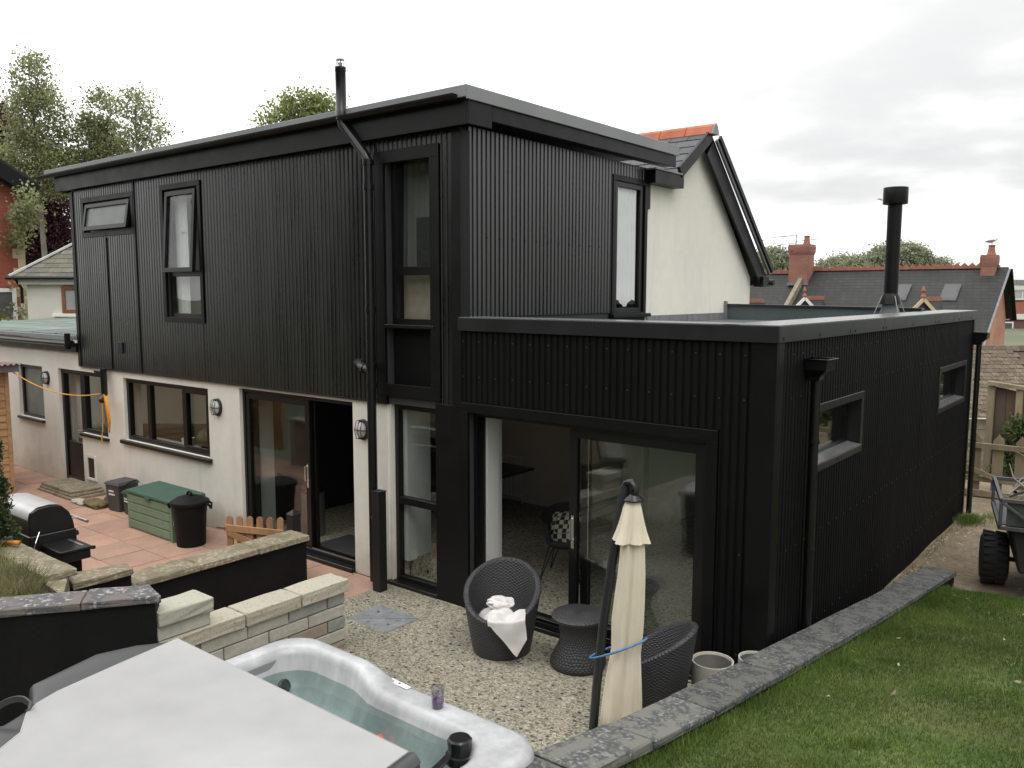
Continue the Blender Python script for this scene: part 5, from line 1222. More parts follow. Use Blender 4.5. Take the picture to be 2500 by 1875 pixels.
# two recycling caddies
def caddy(x, y, w, d, h, name, label, mat, rz):
    o = thing(name, label, 'bin', (x, y, 0), rz)
    k = .84; mb = MB(); mb.hexa([(-w / 2 * k, -d / 2 * k, 0), (w / 2 * k, -d / 2 * k, 0), (w / 2 * k, d / 2 * k, 0), (-w / 2 * k, d / 2 * k, 0)], [(-w / 2, -d / 2, h), (w / 2, -d / 2, h), (w / 2, d / 2, h), (-w / 2, d / 2, h)]); obj('body', mb, mat, o, bev=.018, seg=2)
    mb = MB(); mb.hexa([(-w / 2 - .02, -d / 2 - .02, h), (w / 2 + .02, -d / 2 - .02, h), (w / 2 + .02, d / 2 + .02, h), (-w / 2 - .02, d / 2 + .02, h)], [(-w / 2 + .01, -d / 2 + .01, h + .045), (w / 2 - .01, -d / 2 + .01, h + .045), (w / 2 - .01, d / 2 - .01, h + .055), (-w / 2 + .01, d / 2 - .01, h + .055)]); obj('lid', mb, mat, o, bev=.01, seg=2)
    mb = MB(); mb.tube([(w / 2 + .02, -d * .4, h - .06), (w / 2 + .05, -d * .1, h + .03), (w / 2 + .04, d * .3, h + .06)], .011, 6); obj('handle', mb, M['bin'], o)
    mb = MB(); mb.box(-w * .25, w * .2, -d / 2 * .97 - .004, -d / 2 * .93, h * .62, h * .67); mb.box(-w * .25, w * .12, -d / 2 * .96 - .004, -d / 2 * .92, h * .74, h * .80); obj('label_strip', mb, M['white_plastic'], o)
caddy(-7.10, -.33, .36, .36, .43, 'recycling_caddy', 'grey lidded recycling caddy with a white label by the wall', pm('grey_plastic', (.055, .055, .06), .5, var=.15, vs=4), .1)
caddy(-6.68, -.34, .26, .28, .34, 'food_caddy', 'small dark green food caddy between the grey caddy and the storage box', pm('green_caddy', (.03, .055, .045), .5, var=.15, vs=4), -.05)
# step of stacked slabs, stones
st_ = thing('slab_step', 'stack of thin worn stone slabs forming a step below the back door', 'step', (-8.95, -.32, 0))
for i, (w, d) in enumerate(((1.34, .60), (1.26, .55), (1.20, .52))):
    mb = MB(); z = i * .045; mb.box(-w / 2, w / 2 - .02 * i, -d / 2, d / 2, z + .002, z + .043); obj('slab', mb, M['moss_cop'], st_, bev=.006, sub=2, jit=.004)
o = thing('bin_lid', 'dark round lid leaning on the grey caddy', 'lid', (-7.55, -.30, .13)); mb = MB(); mb.lathe([(.19, 0), (.185, .02), (.12, .035), (0, .04)], 24); q_ = obj('disc', mb, pm('dark_lid', (.06, .052, .06), .6, var=.2, vs=8), o, smooth=True, autos=40); q_.rotation_euler = (math.radians(42), math.radians(-14), 0)
o = thing('mossy_sack', 'mossy brown sack lying in front of the leaning lid', 'sack', (-7.62, -.52, 0)); mb = MB(); mb.box(-.24, .24, -.12, .12, 0, .095); obj('sack_body', mb, pm('mossy_cloth', (.15, .12, .055), .95, var=.3, vs=6, bump=.4, bs=30), o, bev=.04, seg=2, sub=2, jit=.012, smooth=True)
o = thing('pale_stone', 'pale rounded stone beside the mossy sack', 'stone', (-7.98, -.60, 0)); mb = MB(); mb.box(-.20, .20, -.08, .08, 0, .06); obj('stone_body', mb, M['pale_cop'], o, bev=.025, seg=2, sub=2, jit=.008, smooth=True)

# barbecue
bq_ = thing('barbecue', 'black hooded gas barbecue with a shiny lid top and folding side shelf', 'barbecue', (-3.65, -2.93, 0))
OQ = Vector((-3.65, -2.93, 0))
M['bbq'] = pm('black_enamel', (.012, .012, .013), .33, var=.2, vs=5, var2=.1, vs2=40)
M['bbq_lid'] = pm('lid_steel_sheen', (.50, .50, .49), .38, metal=.6, var=.1, vs=4)
prof = [(-3.21, 1.03), (-3.215, 1.10), (-3.19, 1.18), (-3.12, 1.215), (-3.0, 1.225), (-2.88, 1.205), (-2.80, 1.12), (-2.765, 1.02), (-2.75, .93)]
def hood(x0, x1, grow=0.0, sub=None):
    pr2 = [(y, z) for y, z in (sub or prof)] + ([(-2.75, .93), (-3.21, .93)] if not sub else [])
    m_ = MB(); m_.hexa([rel((x0, y, z), OQ) for y, z in pr2[::-1]], [rel((x1, y, z), OQ) for y, z in pr2[::-1]]); return m_
obj('hood', hood(-4.08, -3.225), M['bbq'], bq_, bev=.008)
top_ = [(-3.216, 1.10), (-3.20, 1.17), (-3.12, 1.222), (-3.0, 1.232), (-2.90, 1.218)]
mb = MB(); b = len(mb.v)
for x in (-4.06, -3.245):
    for y, z in top_: mb.v.append(rel((x, y - .001, z + .004), OQ))
mb.f += [(k, k + 1, 5 + k + 1, 5 + k) for k in range(4)]; obj('lid_top', mb, M['bbq_lid'], bq_, smooth=True)  # pale steel sheet on the black hood, its highlight put into colour
obj('firebox', bx(-4.09, -3.21, -3.22, -2.74, .76, .929, OQ), M['bbq'], bq_, bev=.01)
obj('side_shelf', bx(-3.205, -2.74, -3.12, -2.79, .80, .835, OQ), M['bbq'], bq_, bev=.008)
obj('shelf_skirt', bx(-3.20, -2.76, -3.10, -2.80, .70, .799, OQ), M['bbq'], bq_, bev=.01)
mb = MB(); mb.beam(rel((-3.15, -2.86, .838), OQ), rel((-2.80, -2.86, .838), OQ), .03, .004); obj('shelf_trim', mb, M['steel'], bq_)
obj('cabinet', bx(-4.02, -2.98, -3.18, -2.80, .10, .699, OQ), M['bbq'], bq_, bev=.008)
mb = MB()
for y in (-2.72,):
    for x in (-3.95, -3.6, -3.3): mb.tube([rel((x, -2.74, .85), OQ), rel((x, -2.69, .85), OQ)], .028, 10)
mb.tube([rel((-2.80, -2.79, .80), OQ), rel((-2.80, -2.74, .79), OQ)], .02, 8); obj('knob', mb, M['gutter'], bq_)
mb = MB(); mb.tube([rel((-4.0, -2.66, 1.0), OQ), rel((-3.12, -2.66, 1.0), OQ)], .017, 8); mb.tube([rel((-3.4, -2.75, 1.0), OQ), rel((-3.4, -2.66, 1.0), OQ)], .012, 6); mb.tube([rel((-3.9, -2.75, 1.0), OQ), rel((-3.9, -2.66, 1.0), OQ)], .012, 6); obj('lid_handle', mb, M['steel'], bq_)
mb = MB()
for x in (-3.95, -3.05):
    for y in (-3.12, -2.86): mb.lathe([(.035, 0), (.035, .10)], 10, rel((x, y, 0), OQ))
obj('foot', mb, M['bin'], bq_)
mb = MB(); mb.tube([rel((-3.16, -3.14, .98), OQ), rel((-3.12, -3.2, .88), OQ), rel((-3.10, -3.23, .80), OQ)], .006, 5); obj('tool_hook', mb, M['chrome'], bq_)

# hose gun on the planter coping
hg = thing('hose_gun', 'orange and teal garden hose spray gun lying on the mossy coping', 'hose gun', (-2.98, -3.52, .975), math.radians(25))
mb = MB(); mb.tube([(-.03, 0, .02), (.07, .01, .02), (.13, .02, .015)], [.016, .02, .026], 10); obj('grip', mb, pm('orange_plastic', (.70, .24, .03), .4), hg, smooth=True)
mb = MB(); mb.tube([(-.16, .02, .03), (-.12, .018, .03)], .034, 12); mb.tube([(-.02, .03, .05), (.02, .05, .06)], .016, 8); obj('nozzle', mb, pm('teal_plastic', (.06, .22, .26), .4), hg, smooth=True, autos=50)
mb = MB(); mb.tube([(-.13, .015, .025), (-.03, 0, .02)], .02, 10); obj('barrel', mb, pm('grey_rubber', (.28, .28, .27), .5), hg, smooth=True)

# orange extension lead slung from the shed to the downpipe
M['orange'] = pm('orange_cable', (.80, .36, .05), .5)
cb = thing('extension_lead', 'orange extension lead slung from the shed to the downpipe with loops hanging', 'cable', (-8.0, -.2, 1.8))
OCB = Vector((-8.0, -.2, 1.8))
A_, B_ = Vector((-9.62, -.92, 2.14)), Vector((-8.03, -.17, 1.80))
mb = MB(); mb.tube([tuple(A_.lerp(B_, t) - Vector((0, 0, .17 * 4 * t * (1 - t))) - OCB) for t in [k / 16 for k in range(17)]], .010, 6)
obj('span', mb, M['orange'], cb)
for i in range(4):
    w_ = .025 + .014 * i; L_ = .42 + .07 * i; x0 = -7.90 + .014 * i
    mb = MB(); mb.tube([rel((x0 - w_, -.18 - .01 * i, 1.76), OCB), rel((x0 - w_ * .6, -.17, 1.80), OCB), rel((x0 + .01, -.16, 1.80 - .3 * L_), OCB), rel((x0 + .03, -.14, 1.78 - L_), OCB), rel((x0 + .05 + .01 * i, -.14, 1.79 - .7 * L_), OCB), rel((x0 + w_, -.17, 1.78), OCB)], .010, 6); obj('loop', mb, M['orange'], cb, smooth=True)
mb = MB(); mb.tube([rel((-8.02, -.16, 1.2), OCB), rel((-8.09, -.15, 1.05), OCB), rel((-8.10, -.15, .93), OCB)], .010, 6); mb.tube([rel((-7.98, -.16, 1.68), OCB), rel((-8.0, -.165, 1.4), OCB), rel((-8.02, -.16, 1.2), OCB)], .008, 6); obj('loose_end', mb, M['orange'], cb)

# shed at the edge
sh = thing('garden_shed', 'tan lapped timber shed corner with grey corrugated roof at the left edge', 'shed', (-9.67, -.95, 0))
OSH = Vector((-9.67, -.95, 0))
M['shedwood'] = pm('tan_shiplap', (.43, .255, .13), .75, var=.2, vs=3, var2=.1, vs2=20, stretch=(1, .25, 3), objr=.08)
obj('shed_wall', bx(-12.2, -9.71, -3.3, -1.0, 0, 2.1, OSH), M['shedwood'], sh)
for k in range(17):
    z = .03 + k * .124; mb = MB()
    mb.hexa([rel(p, OSH) for p in ((-9.708, -3.3, z), (-9.672, -3.3, z), (-9.672, -1.03, z), (-9.708, -1.03, z))], [rel(p, OSH) for p in ((-9.708, -3.3, z + .122), (-9.69, -3.3, z + .122), (-9.69, -1.03, z + .122), (-9.708, -1.03, z + .122))]); obj('board', mb, M['shedwood'], sh)
obj('corner_post', bx(-9.72, -9.66, -1.028, -.96, 0, 2.12, OSH), M['shedwood'], sh, bev=.004)
mb = MB(); mb.hexa([rel(p, OSH) for p in ((-12.4, -3.5, 2.06), (-9.52, -3.5, 2.13), (-9.52, -.84, 2.13), (-12.4, -.84, 2.06))], [rel(p, OSH) for p in ((-12.4, -3.5, 2.18), (-9.52, -3.5, 2.25), (-9.52, -.84, 2.25), (-12.4, -.84, 2.18))]); obj('roof_fascia', mb, pm('grey_felt', (.15, .14, .14), .9, var=.2, vs=5), sh)
mb = MB(); mb.grid(lambda a, b: rel((-9.48 - 2.8 * b, -3.5 + 2.7 * a, 2.262 - .07 * b + .015 * math.cos(a * 2 * PI * 30)), OSH), 240, 1); obj('roof_sheet', mb, pm('red_brown_sheet', (.14, .085, .08), .6, var=.2), sh, smooth=True)
lm = obj('shed_lamp', bx(-9.672, -9.55, -1.30, -1.2, 1.72, 1.92, OSH), M['gutter'], sh, bev=.02)
# lap fence along the boundary behind the terrace (shows in the kitchen window)
fn_ = thing('lap_fence', 'weathered tan overlap fence mirrored in the kitchen window', 'fence', (-12, -3.62, 0))
fn_.location = (-12, -3.9, 0)
for p_ in range(6):
    x0 = -8 + p_ * 1.87
    for k in range(14):
        mb = MB(); z = .1 + k * .125; e = lambda t: .02 * math.sin(PI * t) * (1 if k % 3 else -1)
        mb.grid(lambda a, b: (x0 + 1.8 * a, .012 * (1 - b) + .02, z + .14 * b + e(a)), 6, 1); obj('slat', mb, M['shedwood'], fn_)
    mb = MB(); mb.box(x0 - .06, x0 - .005, -.06, .07, 0, 1.95); obj('fence_post', mb, M['shedwood'], fn_)

# ------------------------------------------------------------------ foliage helpers
def leaf_cloud(name, pts, size, mat, parent=None, seed=1, up=.25, asp=.55, kind=None):
    r = np.random.default_rng(seed); n = len(pts)
    d = r.normal(size=(n, 3)); d[:, 2] -= .15; d /= np.linalg.norm(d, axis=1)[:, None]
    e = r.normal(size=(n, 3)); e[:, 2] *= .5; e -= d * (e * d).sum(1)[:, None]; e /= np.linalg.norm(e, axis=1)[:, None] + 1e-9
    s = size * r.uniform(.6, 1.35, n)[:, None]
    P0 = pts - d * s * .5; P2 = pts + d * s * .5; P1 = pts + e * s * asp * .5; P3 = pts - e * s * asp * .5
    V = np.stack([P0, P1, P2, P3], 1).reshape(-1, 3)
    me = bpy.data.meshes.new(name); me.vertices.add(4 * n); me.vertices.foreach_set('co', V.astype(np.float32).ravel())
    me.loops.add(4 * n); me.loops.foreach_set('vertex_index', np.arange(4 * n, dtype=np.int32)); me.polygons.add(n)
    me.polygons.foreach_set('loop_start', np.arange(0, 4 * n, 4, dtype=np.int32)); me.update(calc_edges=True)
    me.materials.append(mat)
    o = link(name, me, parent)
    if kind: o['kind'] = kind
    return o
def clump_points(ells, ncl, per, sig, seed, shell=.55):
    """Leaf positions in clumps scattered through ellipsoids (centre, radii)."""
    r = np.random.default_rng(seed); vol = np.array([e[1][0] * e[1][1] * e[1][2] for e in ells]) ** .67; pr = vol / vol.sum(); out = []
    for i, k in enumerate(r.multinomial(ncl, pr)):
        c, rad = np.array(ells[i][0]), np.array(ells[i][1])
        v = r.normal(size=(k, 3)); v /= np.linalg.norm(v, axis=1)[:, None]; v *= (shell + (1 - shell) * r.random(k) ** .6)[:, None]
        ctr = c + v * rad
        for q in ctr:
            m_ = max(3, int(per * r.uniform(.4, 1.5))); out.append(q + r.normal(size=(m_, 3)) * sig * r.uniform(.6, 1.3) * np.array([1, 1, .75]))
    return np.concatenate(out)
def leafmat(name, col, tint, isl=.45):
    m = pm(name, col, .55, spec=.3, var=.36, vs=.9, island=isl, tint=tint)
    nt = m.node_tree; P = nt.nodes['Principled BSDF']; out = [n for n in nt.nodes if n.type == 'OUTPUT_MATERIAL'][0]
    tr = nd(nt, 'ShaderNodeBsdfTranslucent'); src = P.inputs['Base Color'].links[0].from_socket
    sc3 = nd(nt, 'ShaderNodeVectorMath', operation='SCALE'); sc3.inputs['Scale'].default_value = 1.5; nt.links.new(src, sc3.inputs[0]); nt.links.new(sc3.outputs[0], tr.inputs[0])
    ms = nd(nt, 'ShaderNodeMixShader'); ms.inputs[0].default_value = .35; nt.links.new(P.outputs[0], ms.inputs[1]); nt.links.new(tr.outputs[0], ms.inputs[2]); nt.links.new(ms.outputs[0], out.inputs[0])
    return m
M['leaf_birch'] = leafmat('birch_leaf', (.21, .235, .11), (.27, .285, .15))
M['leaf_purple'] = leafmat('copper_beech_leaf', (.055, .024, .034), (.085, .034, .044))
M['leaf_green'] = leafmat('bright_leaf', (.20, .24, .09), (.26, .29, .12))
M['leaf_oak'] = leafmat('oak_leaf', (.22, .24, .155), (.28, .29, .20))
M['leaf_con'] = leafmat('conifer_leaf', (.035, .062, .022), (.075, .10, .035), .6)
M['leaf_bush'] = leafmat('bush_leaf', (.075, .11, .035), (.12, .15, .06))
M['bark'] = pm('bark', (.20, .18, .155), .9, var=.3, vs=3)
M['bark_pale'] = pm('pale_bark', (.22, .205, .18), .9, var=.3, vs=3)

def branch(mb, p, q, r0, r1, rnd, wob=.12):
    p, q = Vector(p), Vector(q); L_ = (q - p).length; pts = [p]
    for t in (.33, .66): pts.append(p.lerp(q, t) + Vector((rnd.uniform(-1, 1), rnd.uniform(-1, 1), rnd.uniform(-.5, .5))) * L_ * wob)
    pts.append(q); mb.tube(pts, [r0 + (r1 - r0) * k / 3 for k in range(4)], 6, cap=False); return pts
def tree(name, label, base, ells, ncl, per, sig, lsize, mat, bark, seed, group=None, tr=.18, shell=.5, cat='tree', nb=4):
    rnd = random.Random(seed); o = thing(name, label, cat, base, group=group); ob = Vector(base)
    top = max((Vector(e[0]) for e in ells), key=lambda v: v.z); mb = MB()
    tp = [(0, 0, 0)]; k_ = rel(top, ob)
    branch(mb, (0, 0, -.3), k_, tr, tr * .2, rnd, .03); obj('trunk', mb, bark, o, smooth=True)
    mb = MB()
    for c, rad in ells:
        c2 = Vector(rel(c, ob)); z0 = max(c2.z - rad[2] * 1.2, k_[2] * .3); t = z0 / max(k_[2], .1); s_ = Vector(k_) * t
        pts = branch(mb, s_, c2, tr * .5 * (1 - t * .6), tr * .12, rnd)
        for _ in range(nb):
            v = Vector((rnd.gauss(0, 1), rnd.gauss(0, 1), rnd.gauss(.3, .8))).normalized(); e_ = c2 + Vector((v.x * rad[0], v.y * rad[1], v.z * rad[2])) * .85
            branch(mb, pts[rnd.choice((1, 2))], e_, tr * .2, tr * .04, rnd)
    obj('limb', mb, bark, o, smooth=True)
    p = clump_points([(rel(c, ob), rad) for c, rad in ells], ncl, per, sig, seed, shell)
    leaf_cloud('crown', p, lsize, mat, o, seed); return o
def fp(px, py, v): return far(v * (px - 1250) / 2051, v, 3.5 + v * (709 - py) / 2051)
def fe(px, py, rx, ry, v, d=1.0):
    k = v / 2051; return (fp(px, py, v), (rx * k, rx * k * d, ry * k))
def gz(p, z): return (p[0], p[1], z)

tree('birch_tree', 'tall birch with airy green crown above the white cottage', gz(fp(118, 700, 36), -.3), [fe(105, 215, 45, 70, 36), fe(118, 300, 68, 80, 36), fe(90, 390, 70, 60, 36), fe(150, 420, 75, 65, 36), fe(60, 480, 40, 50, 36)], 720, 28, .27, .135, M['leaf_birch'], M['bark_pale'], 11)
tree('birch_tree', 'shorter birch with upright crown just left of the black roof corner', gz(fp(262, 700, 37), -.3), [fe(270, 290, 42, 70, 37), fe(240, 350, 50, 60, 37), fe(225, 420, 60, 50, 37), fe(290, 380, 40, 50, 37)], 470, 26, .25, .135, M['leaf_birch'], M['bark_pale'], 12)
tree('birch_tree', 'sparse thin birch whose sky-filled crown rises behind the black roof', gz(fp(365, 700, 36), -.3), [fe(350, 270, 38, 50, 36), fe(385, 320, 32, 50, 36), fe(350, 350, 45, 45, 36)], 190, 20, .25, .13, M['leaf_birch'], M['bark_pale'], 13, tr=.12)
tree('copper_beech', 'dark purple copper beech behind the white cottage', gz(fp(90, 700, 42), -.4), [fe(20, 330, 55, 70, 42), fe(10, 420, 60, 70, 42), fe(130, 500, 75, 70, 42), fe(70, 560, 75, 80, 42), fe(150, 610, 60, 70, 42), fe(60, 640, 70, 60, 42)], 1500, 24, .34, .19, M['leaf_purple'], M['bark'], 14, tr=.35, shell=.3)
tree('sycamore_tree', 'yellow-green tree top showing over the black roof beside the flue', gz(fp(745, 700, 38), -.4), [fe(745, 285, 60, 55, 38), fe(690, 310, 45, 40, 38), fe(800, 290, 40, 50, 38), fe(740, 400, 110, 80, 38)], 620, 24, .30, .18, M['leaf_green'], M['bark'], 15, tr=.3, shell=.4)
for i, (lb, es, nc) in enumerate((('rounded grey-green tree next to the black bargeboards', [(1880, 650, 42, 45), (1850, 680, 50, 50)], 420), ('low domed grey-green tree just right of the tall brick chimney', [(2060, 668, 72, 42), (2030, 690, 60, 35), (2105, 690, 55, 35)], 620), ('highest domed tree directly behind the stove flue', [(2175, 645, 62, 50), (2215, 640, 45, 45), (2150, 680, 60, 40)], 620), ('small domed tree right of the stove flue above the ridge', [(2275, 665, 42, 32), (2245, 690, 50, 30)], 420))):
    tree('oak_tree', lb, gz(fp(es[0][0], 700, 90), -1), [fe(a, b, c, d, 90) for a, b, c, d in es], nc * 5, 30, .42, .30, M['leaf_oak'], M['bark'], 30 + i, group='rounded trees beyond the terrace roofs', tr=.5, shell=.72, nb=2)

# conifer and long grass in the planting bed
cf_ = thing('conifer', 'feathery green conifer at the left edge in front of the barbecue', 'shrub', (-3.26, -3.74, .88))
mb = MB(); mb.tube([(0, 0, -.1), (0, 0, 1.6)], [.05, .01], 6); obj('trunk', mb, M['bark'], cf_)
r_ = np.random.default_rng(5); N_ = 16000
t_ = r_.random(N_) ** .8; a_ = r_.random(N_) * 2 * PI; R_ = (.40 * (1 - t_ * .40)) * (1 + .15 * np.sin(a_ * 5 + t_ * 17)) * np.sqrt(r_.uniform(.35, 1.05, N_))
leaf_cloud('foliage', np.stack([R_ * np.cos(a_), R_ * np.sin(a_), -.03 + t_ * 1.35 + r_.normal(0, .03, N_)], 1), .055, M['leaf_con'], cf_, 6, asp=.35)

def blades(name, P, h, w, mat, seed, lean=.5, parent=None):
    r = np.random.default_rng(seed); n = len(P); a = r.random(n) * 2 * PI; hh = h * r.uniform(.45, 1.25, n); ww = w * r.uniform(.7, 1.3, n)
    dx, dy = np.cos(a), np.sin(a); b = r.random(n) * 2 * PI; l_ = hh * lean * r.random(n)
    base0 = P + np.stack([dx * ww, dy * ww, 0 * a], 1) / 2; base1 = P - np.stack([dx * ww, dy * ww, 0 * a], 1) / 2
    tip = P + np.stack([np.cos(b) * l_, np.sin(b) * l_, hh], 1)
    V = np.stack([base0, base1, tip], 1).reshape(-1, 3)
    me = bpy.data.meshes.new(name); me.vertices.add(3 * n); me.vertices.foreach_set('co', V.astype(np.float32).ravel()); me.loops.add(3 * n); me.loops.foreach_set('vertex_index', np.arange(3 * n, dtype=np.int32)); me.polygons.add(n); me.polygons.foreach_set('loop_start', np.arange(0, 3 * n, 3, dtype=np.int32)); me.update(calc_edges=True)
    me.materials.append(mat); o = link(name, me, parent); o['kind'] = 'stuff'; return o
M['blade'] = leafmat('grass_blade', (.088, .158, .032), (.145, .19, .048), .5)
M['blade_long'] = leafmat('long_grass_blade', (.16, .18, .07), (.26, .235, .12), .5)
n = 330000; xs = rng.random(n); ys_ = -7.5 + 11.7 * rng.random(n) ** .9
x0_ = np.interp(ys_, [c[0] for c in CL][::-1], [c[1] for c in CL][::-1]) + CWID
xx = x0_ - .02 + xs ** 1.25 * 4.6
vlz = np.vectorize(lawn_z)
dens = np.sin(xx * 3.1 + 1.3 * np.sin(ys_ * 2.2)) * np.cos(ys_ * 2.7 + xx) + rng.random(n) * 1.6
keep = dens > -.15
keep &= ~((ys_ > 3.4) & (rng.random(n) < (ys_ - 3.4) / .9))
xx, ys_ = xx[keep], ys_[keep]
tag(blades('grass', np.stack([xx, ys_, vlz(xx, ys_) - .004], 1), .036, .0075, M['blade'], 3, .9), 'short mown green lawn grass', 'grass')
nl = 26; xl2 = 3.9 + 2.4 * rng.random(nl) ** 1.4; yl2 = -3.4 + 7.0 * rng.random(nl); V = []; Fc = []
for q in range(nl):
    a = rng.uniform(0, 6.28); s_ = rng.uniform(.012, .032); c_ = np.array([xl2[q], yl2[q], lawn_z(xl2[q], yl2[q]) + .026]); e1 = np.array([math.cos(a), math.sin(a), rng.normal(0, .3)]) * s_; e2 = np.array([-math.sin(a), math.cos(a), rng.normal(0, .3)]) * s_ * .6
    V += [tuple(c_ - e1), tuple(c_ + e2), tuple(c_ + e1 + np.array([0, 0, .008])), tuple(c_ - e2)]; Fc.append((4 * q, 4 * q + 1, 4 * q + 2, 4 * q + 3))
mb = MB(); mb.add(V, Fc); tag(stuff(obj('fallen_leaves', mb, pm('dry_leaf', (.20, .12, .05), .8, island=.5, tint=(.42, .38, .28)))), 'scattered dry leaves and pale petals on the lawn', 'leaves')
nc_ = 34; P_ = []
for q in range(nc_):
    x_, y_ = 3.95 + 3.2 * rng.random() ** 1.2, -3.6 + 7.2 * rng.random(); k = int(rng.integers(60, 240)); r0_ = rng.uniform(.04, .16)
    P_ += [(x_ + rng.normal(0, r0_), y_ + rng.normal(0, r0_), 0) for _ in range(k)]
P_ = np.array(P_); P_ = P_[P_[:, 0] > np.interp(P_[:, 1], [c[0] for c in CL][::-1], [c[1] for c in CL][::-1]) + CWID]; P_[:, 2] = vlz(P_[:, 0], P_[:, 1]) - .004
tag(blades('grass_clumps', P_, .058, .008, M['blade'], 31, 1.1), 'taller coarse clumps in the lawn', 'grass')
n = 9000; e_ = rng.random(n) ** 2.2 * .16; yy = -4 + 8 * rng.random(n)
xe = np.interp(yy, [c[0] for c in CL][::-1], [c[1] for c in CL][::-1]) + CWID + e_
tag(blades('edge_grass', np.stack([xe, yy, vlz(xe, yy) - .005], 1), .075, .006, M['blade'], 8, .9), 'longer rough grass along the slate coping', 'grass')
n = 26000; xl = -5.2 + 4.0 * rng.random(n); yl = -3.70 - 1.6 * rng.random(n) ** 1.2
keep = (xl < np.array([bed_xr(v) for v in yl]) - .45) & (np.sin(xl * 6) * np.cos(yl * 5) + rng.random(n) * 1.5 > -.1)
tag(blades('long_grass', np.stack([xl, yl, .86 + .0 * xl], 1)[keep], .20, .009, M['blade_long'], 9, 1.2), 'long unkempt grass in the raised bed', 'grass')
# weeds: terrace joints, along the flank, tuft by the far downpipe
def tuft(name, label, pts, h, seed, mat='blade'): return tag(blades(name, np.array(pts), h, .007, M[mat], seed, .9), label, 'weeds')
pw = [(-3.0 + rng.normal(0, .16), -2.55 + rng.normal(0, .05), -.002) for _ in range(260)] + [(-2.4 + rng.uniform(-.25, .3), -2.70 + rng.normal(0, .05), -.002) for _ in range(420)] + [(-2.9 + rng.uniform(-.1, .5), -2.2 + rng.normal(0, .03), -.002) for _ in range(160)]
tuft('terrace_weeds', 'green weeds in the terracotta slab joints beside the barbecue', pw, .06, 21)
pw = [(3.56 + abs(rng.normal(0, .09)), y, path_z(3.6, y)) for y in rng.uniform(2.8, 7.3, 900)]
tuft('wall_weeds', 'straggly pale weeds along the foot of the black flank', pw, .05, 22, 'blade_long')
pw = [(3.72 + rng.normal(0, .10), 7.75 + rng.normal(0, .17), -.06) for _ in range(900)] + [(4.05 + rng.normal(0, .12), 8.2 + rng.normal(0, .08), -.06) for _ in range(200)]
tuft('grass_tuft', 'dense green grass tuft at the foot of the far downpipe', pw, .12, 23)

# ------------------------------------------------------------------ inside: furniture seen through the doors
M['tabletop'] = pm('dark_table', (.05, .047, .045), .35, var=.2, vs=5)
ta = thing('dining_table', 'dark dining table with pedestal legs inside by the radiator', 'table', (-2.6, 2.65, .045))
mb = MB(); mb.box(-.97, .97, -.86, .86, .70, .74); obj('table_top', mb, M['tabletop'], ta, bev=.01)
for x in (-.55, .35):
    mb = MB(); mb.box(x - .2, x + .2, -.25, .25, 0, .699); obj('pedestal', mb, M['dark_in'], ta, bev=.01)
ra = thing('radiator', 'white column radiator on the inner back wall', 'radiator', (-2.64, 3.93, .045))
mb = MB()
for k in range(17):
    x = -.40 + k * .05; mb.tube([(x, 0, .12), (x, 0, .74)], .013, 8)
obj('column', mb, M['white_plastic'], ra)
mb = MB(); mb.box(-.43, .43, -.02, .02, .74, .77); obj('header', mb, M['white_plastic'], ra); mb = MB(); mb.box(-.43, .43, -.02, .02, .09, .12); mb.tube([(.44, 0, .1), (.44, 0, .0)], .012, 6); obj('header', mb, M['white_plastic'], ra)
dcx = thing('dining_chair', 'black tub chair on hairpin legs with chequered cushion, behind the sliding door', 'chair', (.42, 1.42, .045), math.radians(-70))
def shell(a, b):
    th = PI * (.18 + 1.64 * a); h_ = .47 + .36 * b * (1 - .25 * math.cos(th) - .15); r = .235 + .06 * b
    return (r * math.cos(th), r * math.sin(th), h_)
mb = MB(); mb.grid(shell, 28, 4); mb.lathe([(.20, .40), (.245, .44), (.25, .475), (0, .48)], 28); mb.grid(lambda a, b: tuple(Vector(shell(a, b)) * .93 + Vector((0, 0, .035))), 28, 4); obj('seat_shell', mb, M['dark_in'], dcx, smooth=True)
for sx_ in (-1, 1):
    for sy_ in (-1, 1):
        mb = MB(); mb.tube([(sx_ * .13, sy_ * .17, .41), (sx_ * .24, sy_ * .25, .0)], .007, 6); mb.tube([(sx_ * .20, sy_ * .10, .41), (sx_ * .24, sy_ * .25, .0)], .007, 6); obj('hairpin_leg', mb, M['wire'], dcx)
ckm = bpy.data.materials.new('chequered_fabric'); ckm.use_nodes = True; nt = ckm.node_tree
t = nd(nt, 'ShaderNodeTexCoord'); ck = nd(nt, 'ShaderNodeTexChecker'); ck.inputs['Scale'].default_value = 17; ck.inputs[1].default_value = (.55, .52, .42, 1); ck.inputs[2].default_value = (.035, .035, .03, 1); nt.links.new(t.outputs['Object'], ck.inputs[0]); nt.links.new(ck.outputs[0], nt.nodes['Principled BSDF'].inputs['Base Color']); nt.nodes['Principled BSDF'].inputs['Roughness'].default_value = .9
cu = thing('cushion', 'black and cream chequered cushion propped on the dining chair', 'cushion', (.42, 1.42, .67), math.radians(-70))
def pil(a, b):
    u_, v_ = (a - .5) * 2, (b - .5) * 2; k = (1 - u_ ** 4) * (1 - v_ ** 4); return (u_ * .21, v_ * .21, k)
mb = MB(); mb.grid(lambda a, b: (pil(a, b)[0], pil(a, b)[1], .065 * pil(a, b)[2]), 12, 12); mb.grid(lambda a, b: (pil(a, b)[0], pil(a, b)[1], -.065 * pil(a, b)[2]), 12, 12); q_ = obj('pillow', mb, ckm, cu, smooth=True); q_.rotation_euler = (math.radians(14), math.radians(48), 0)
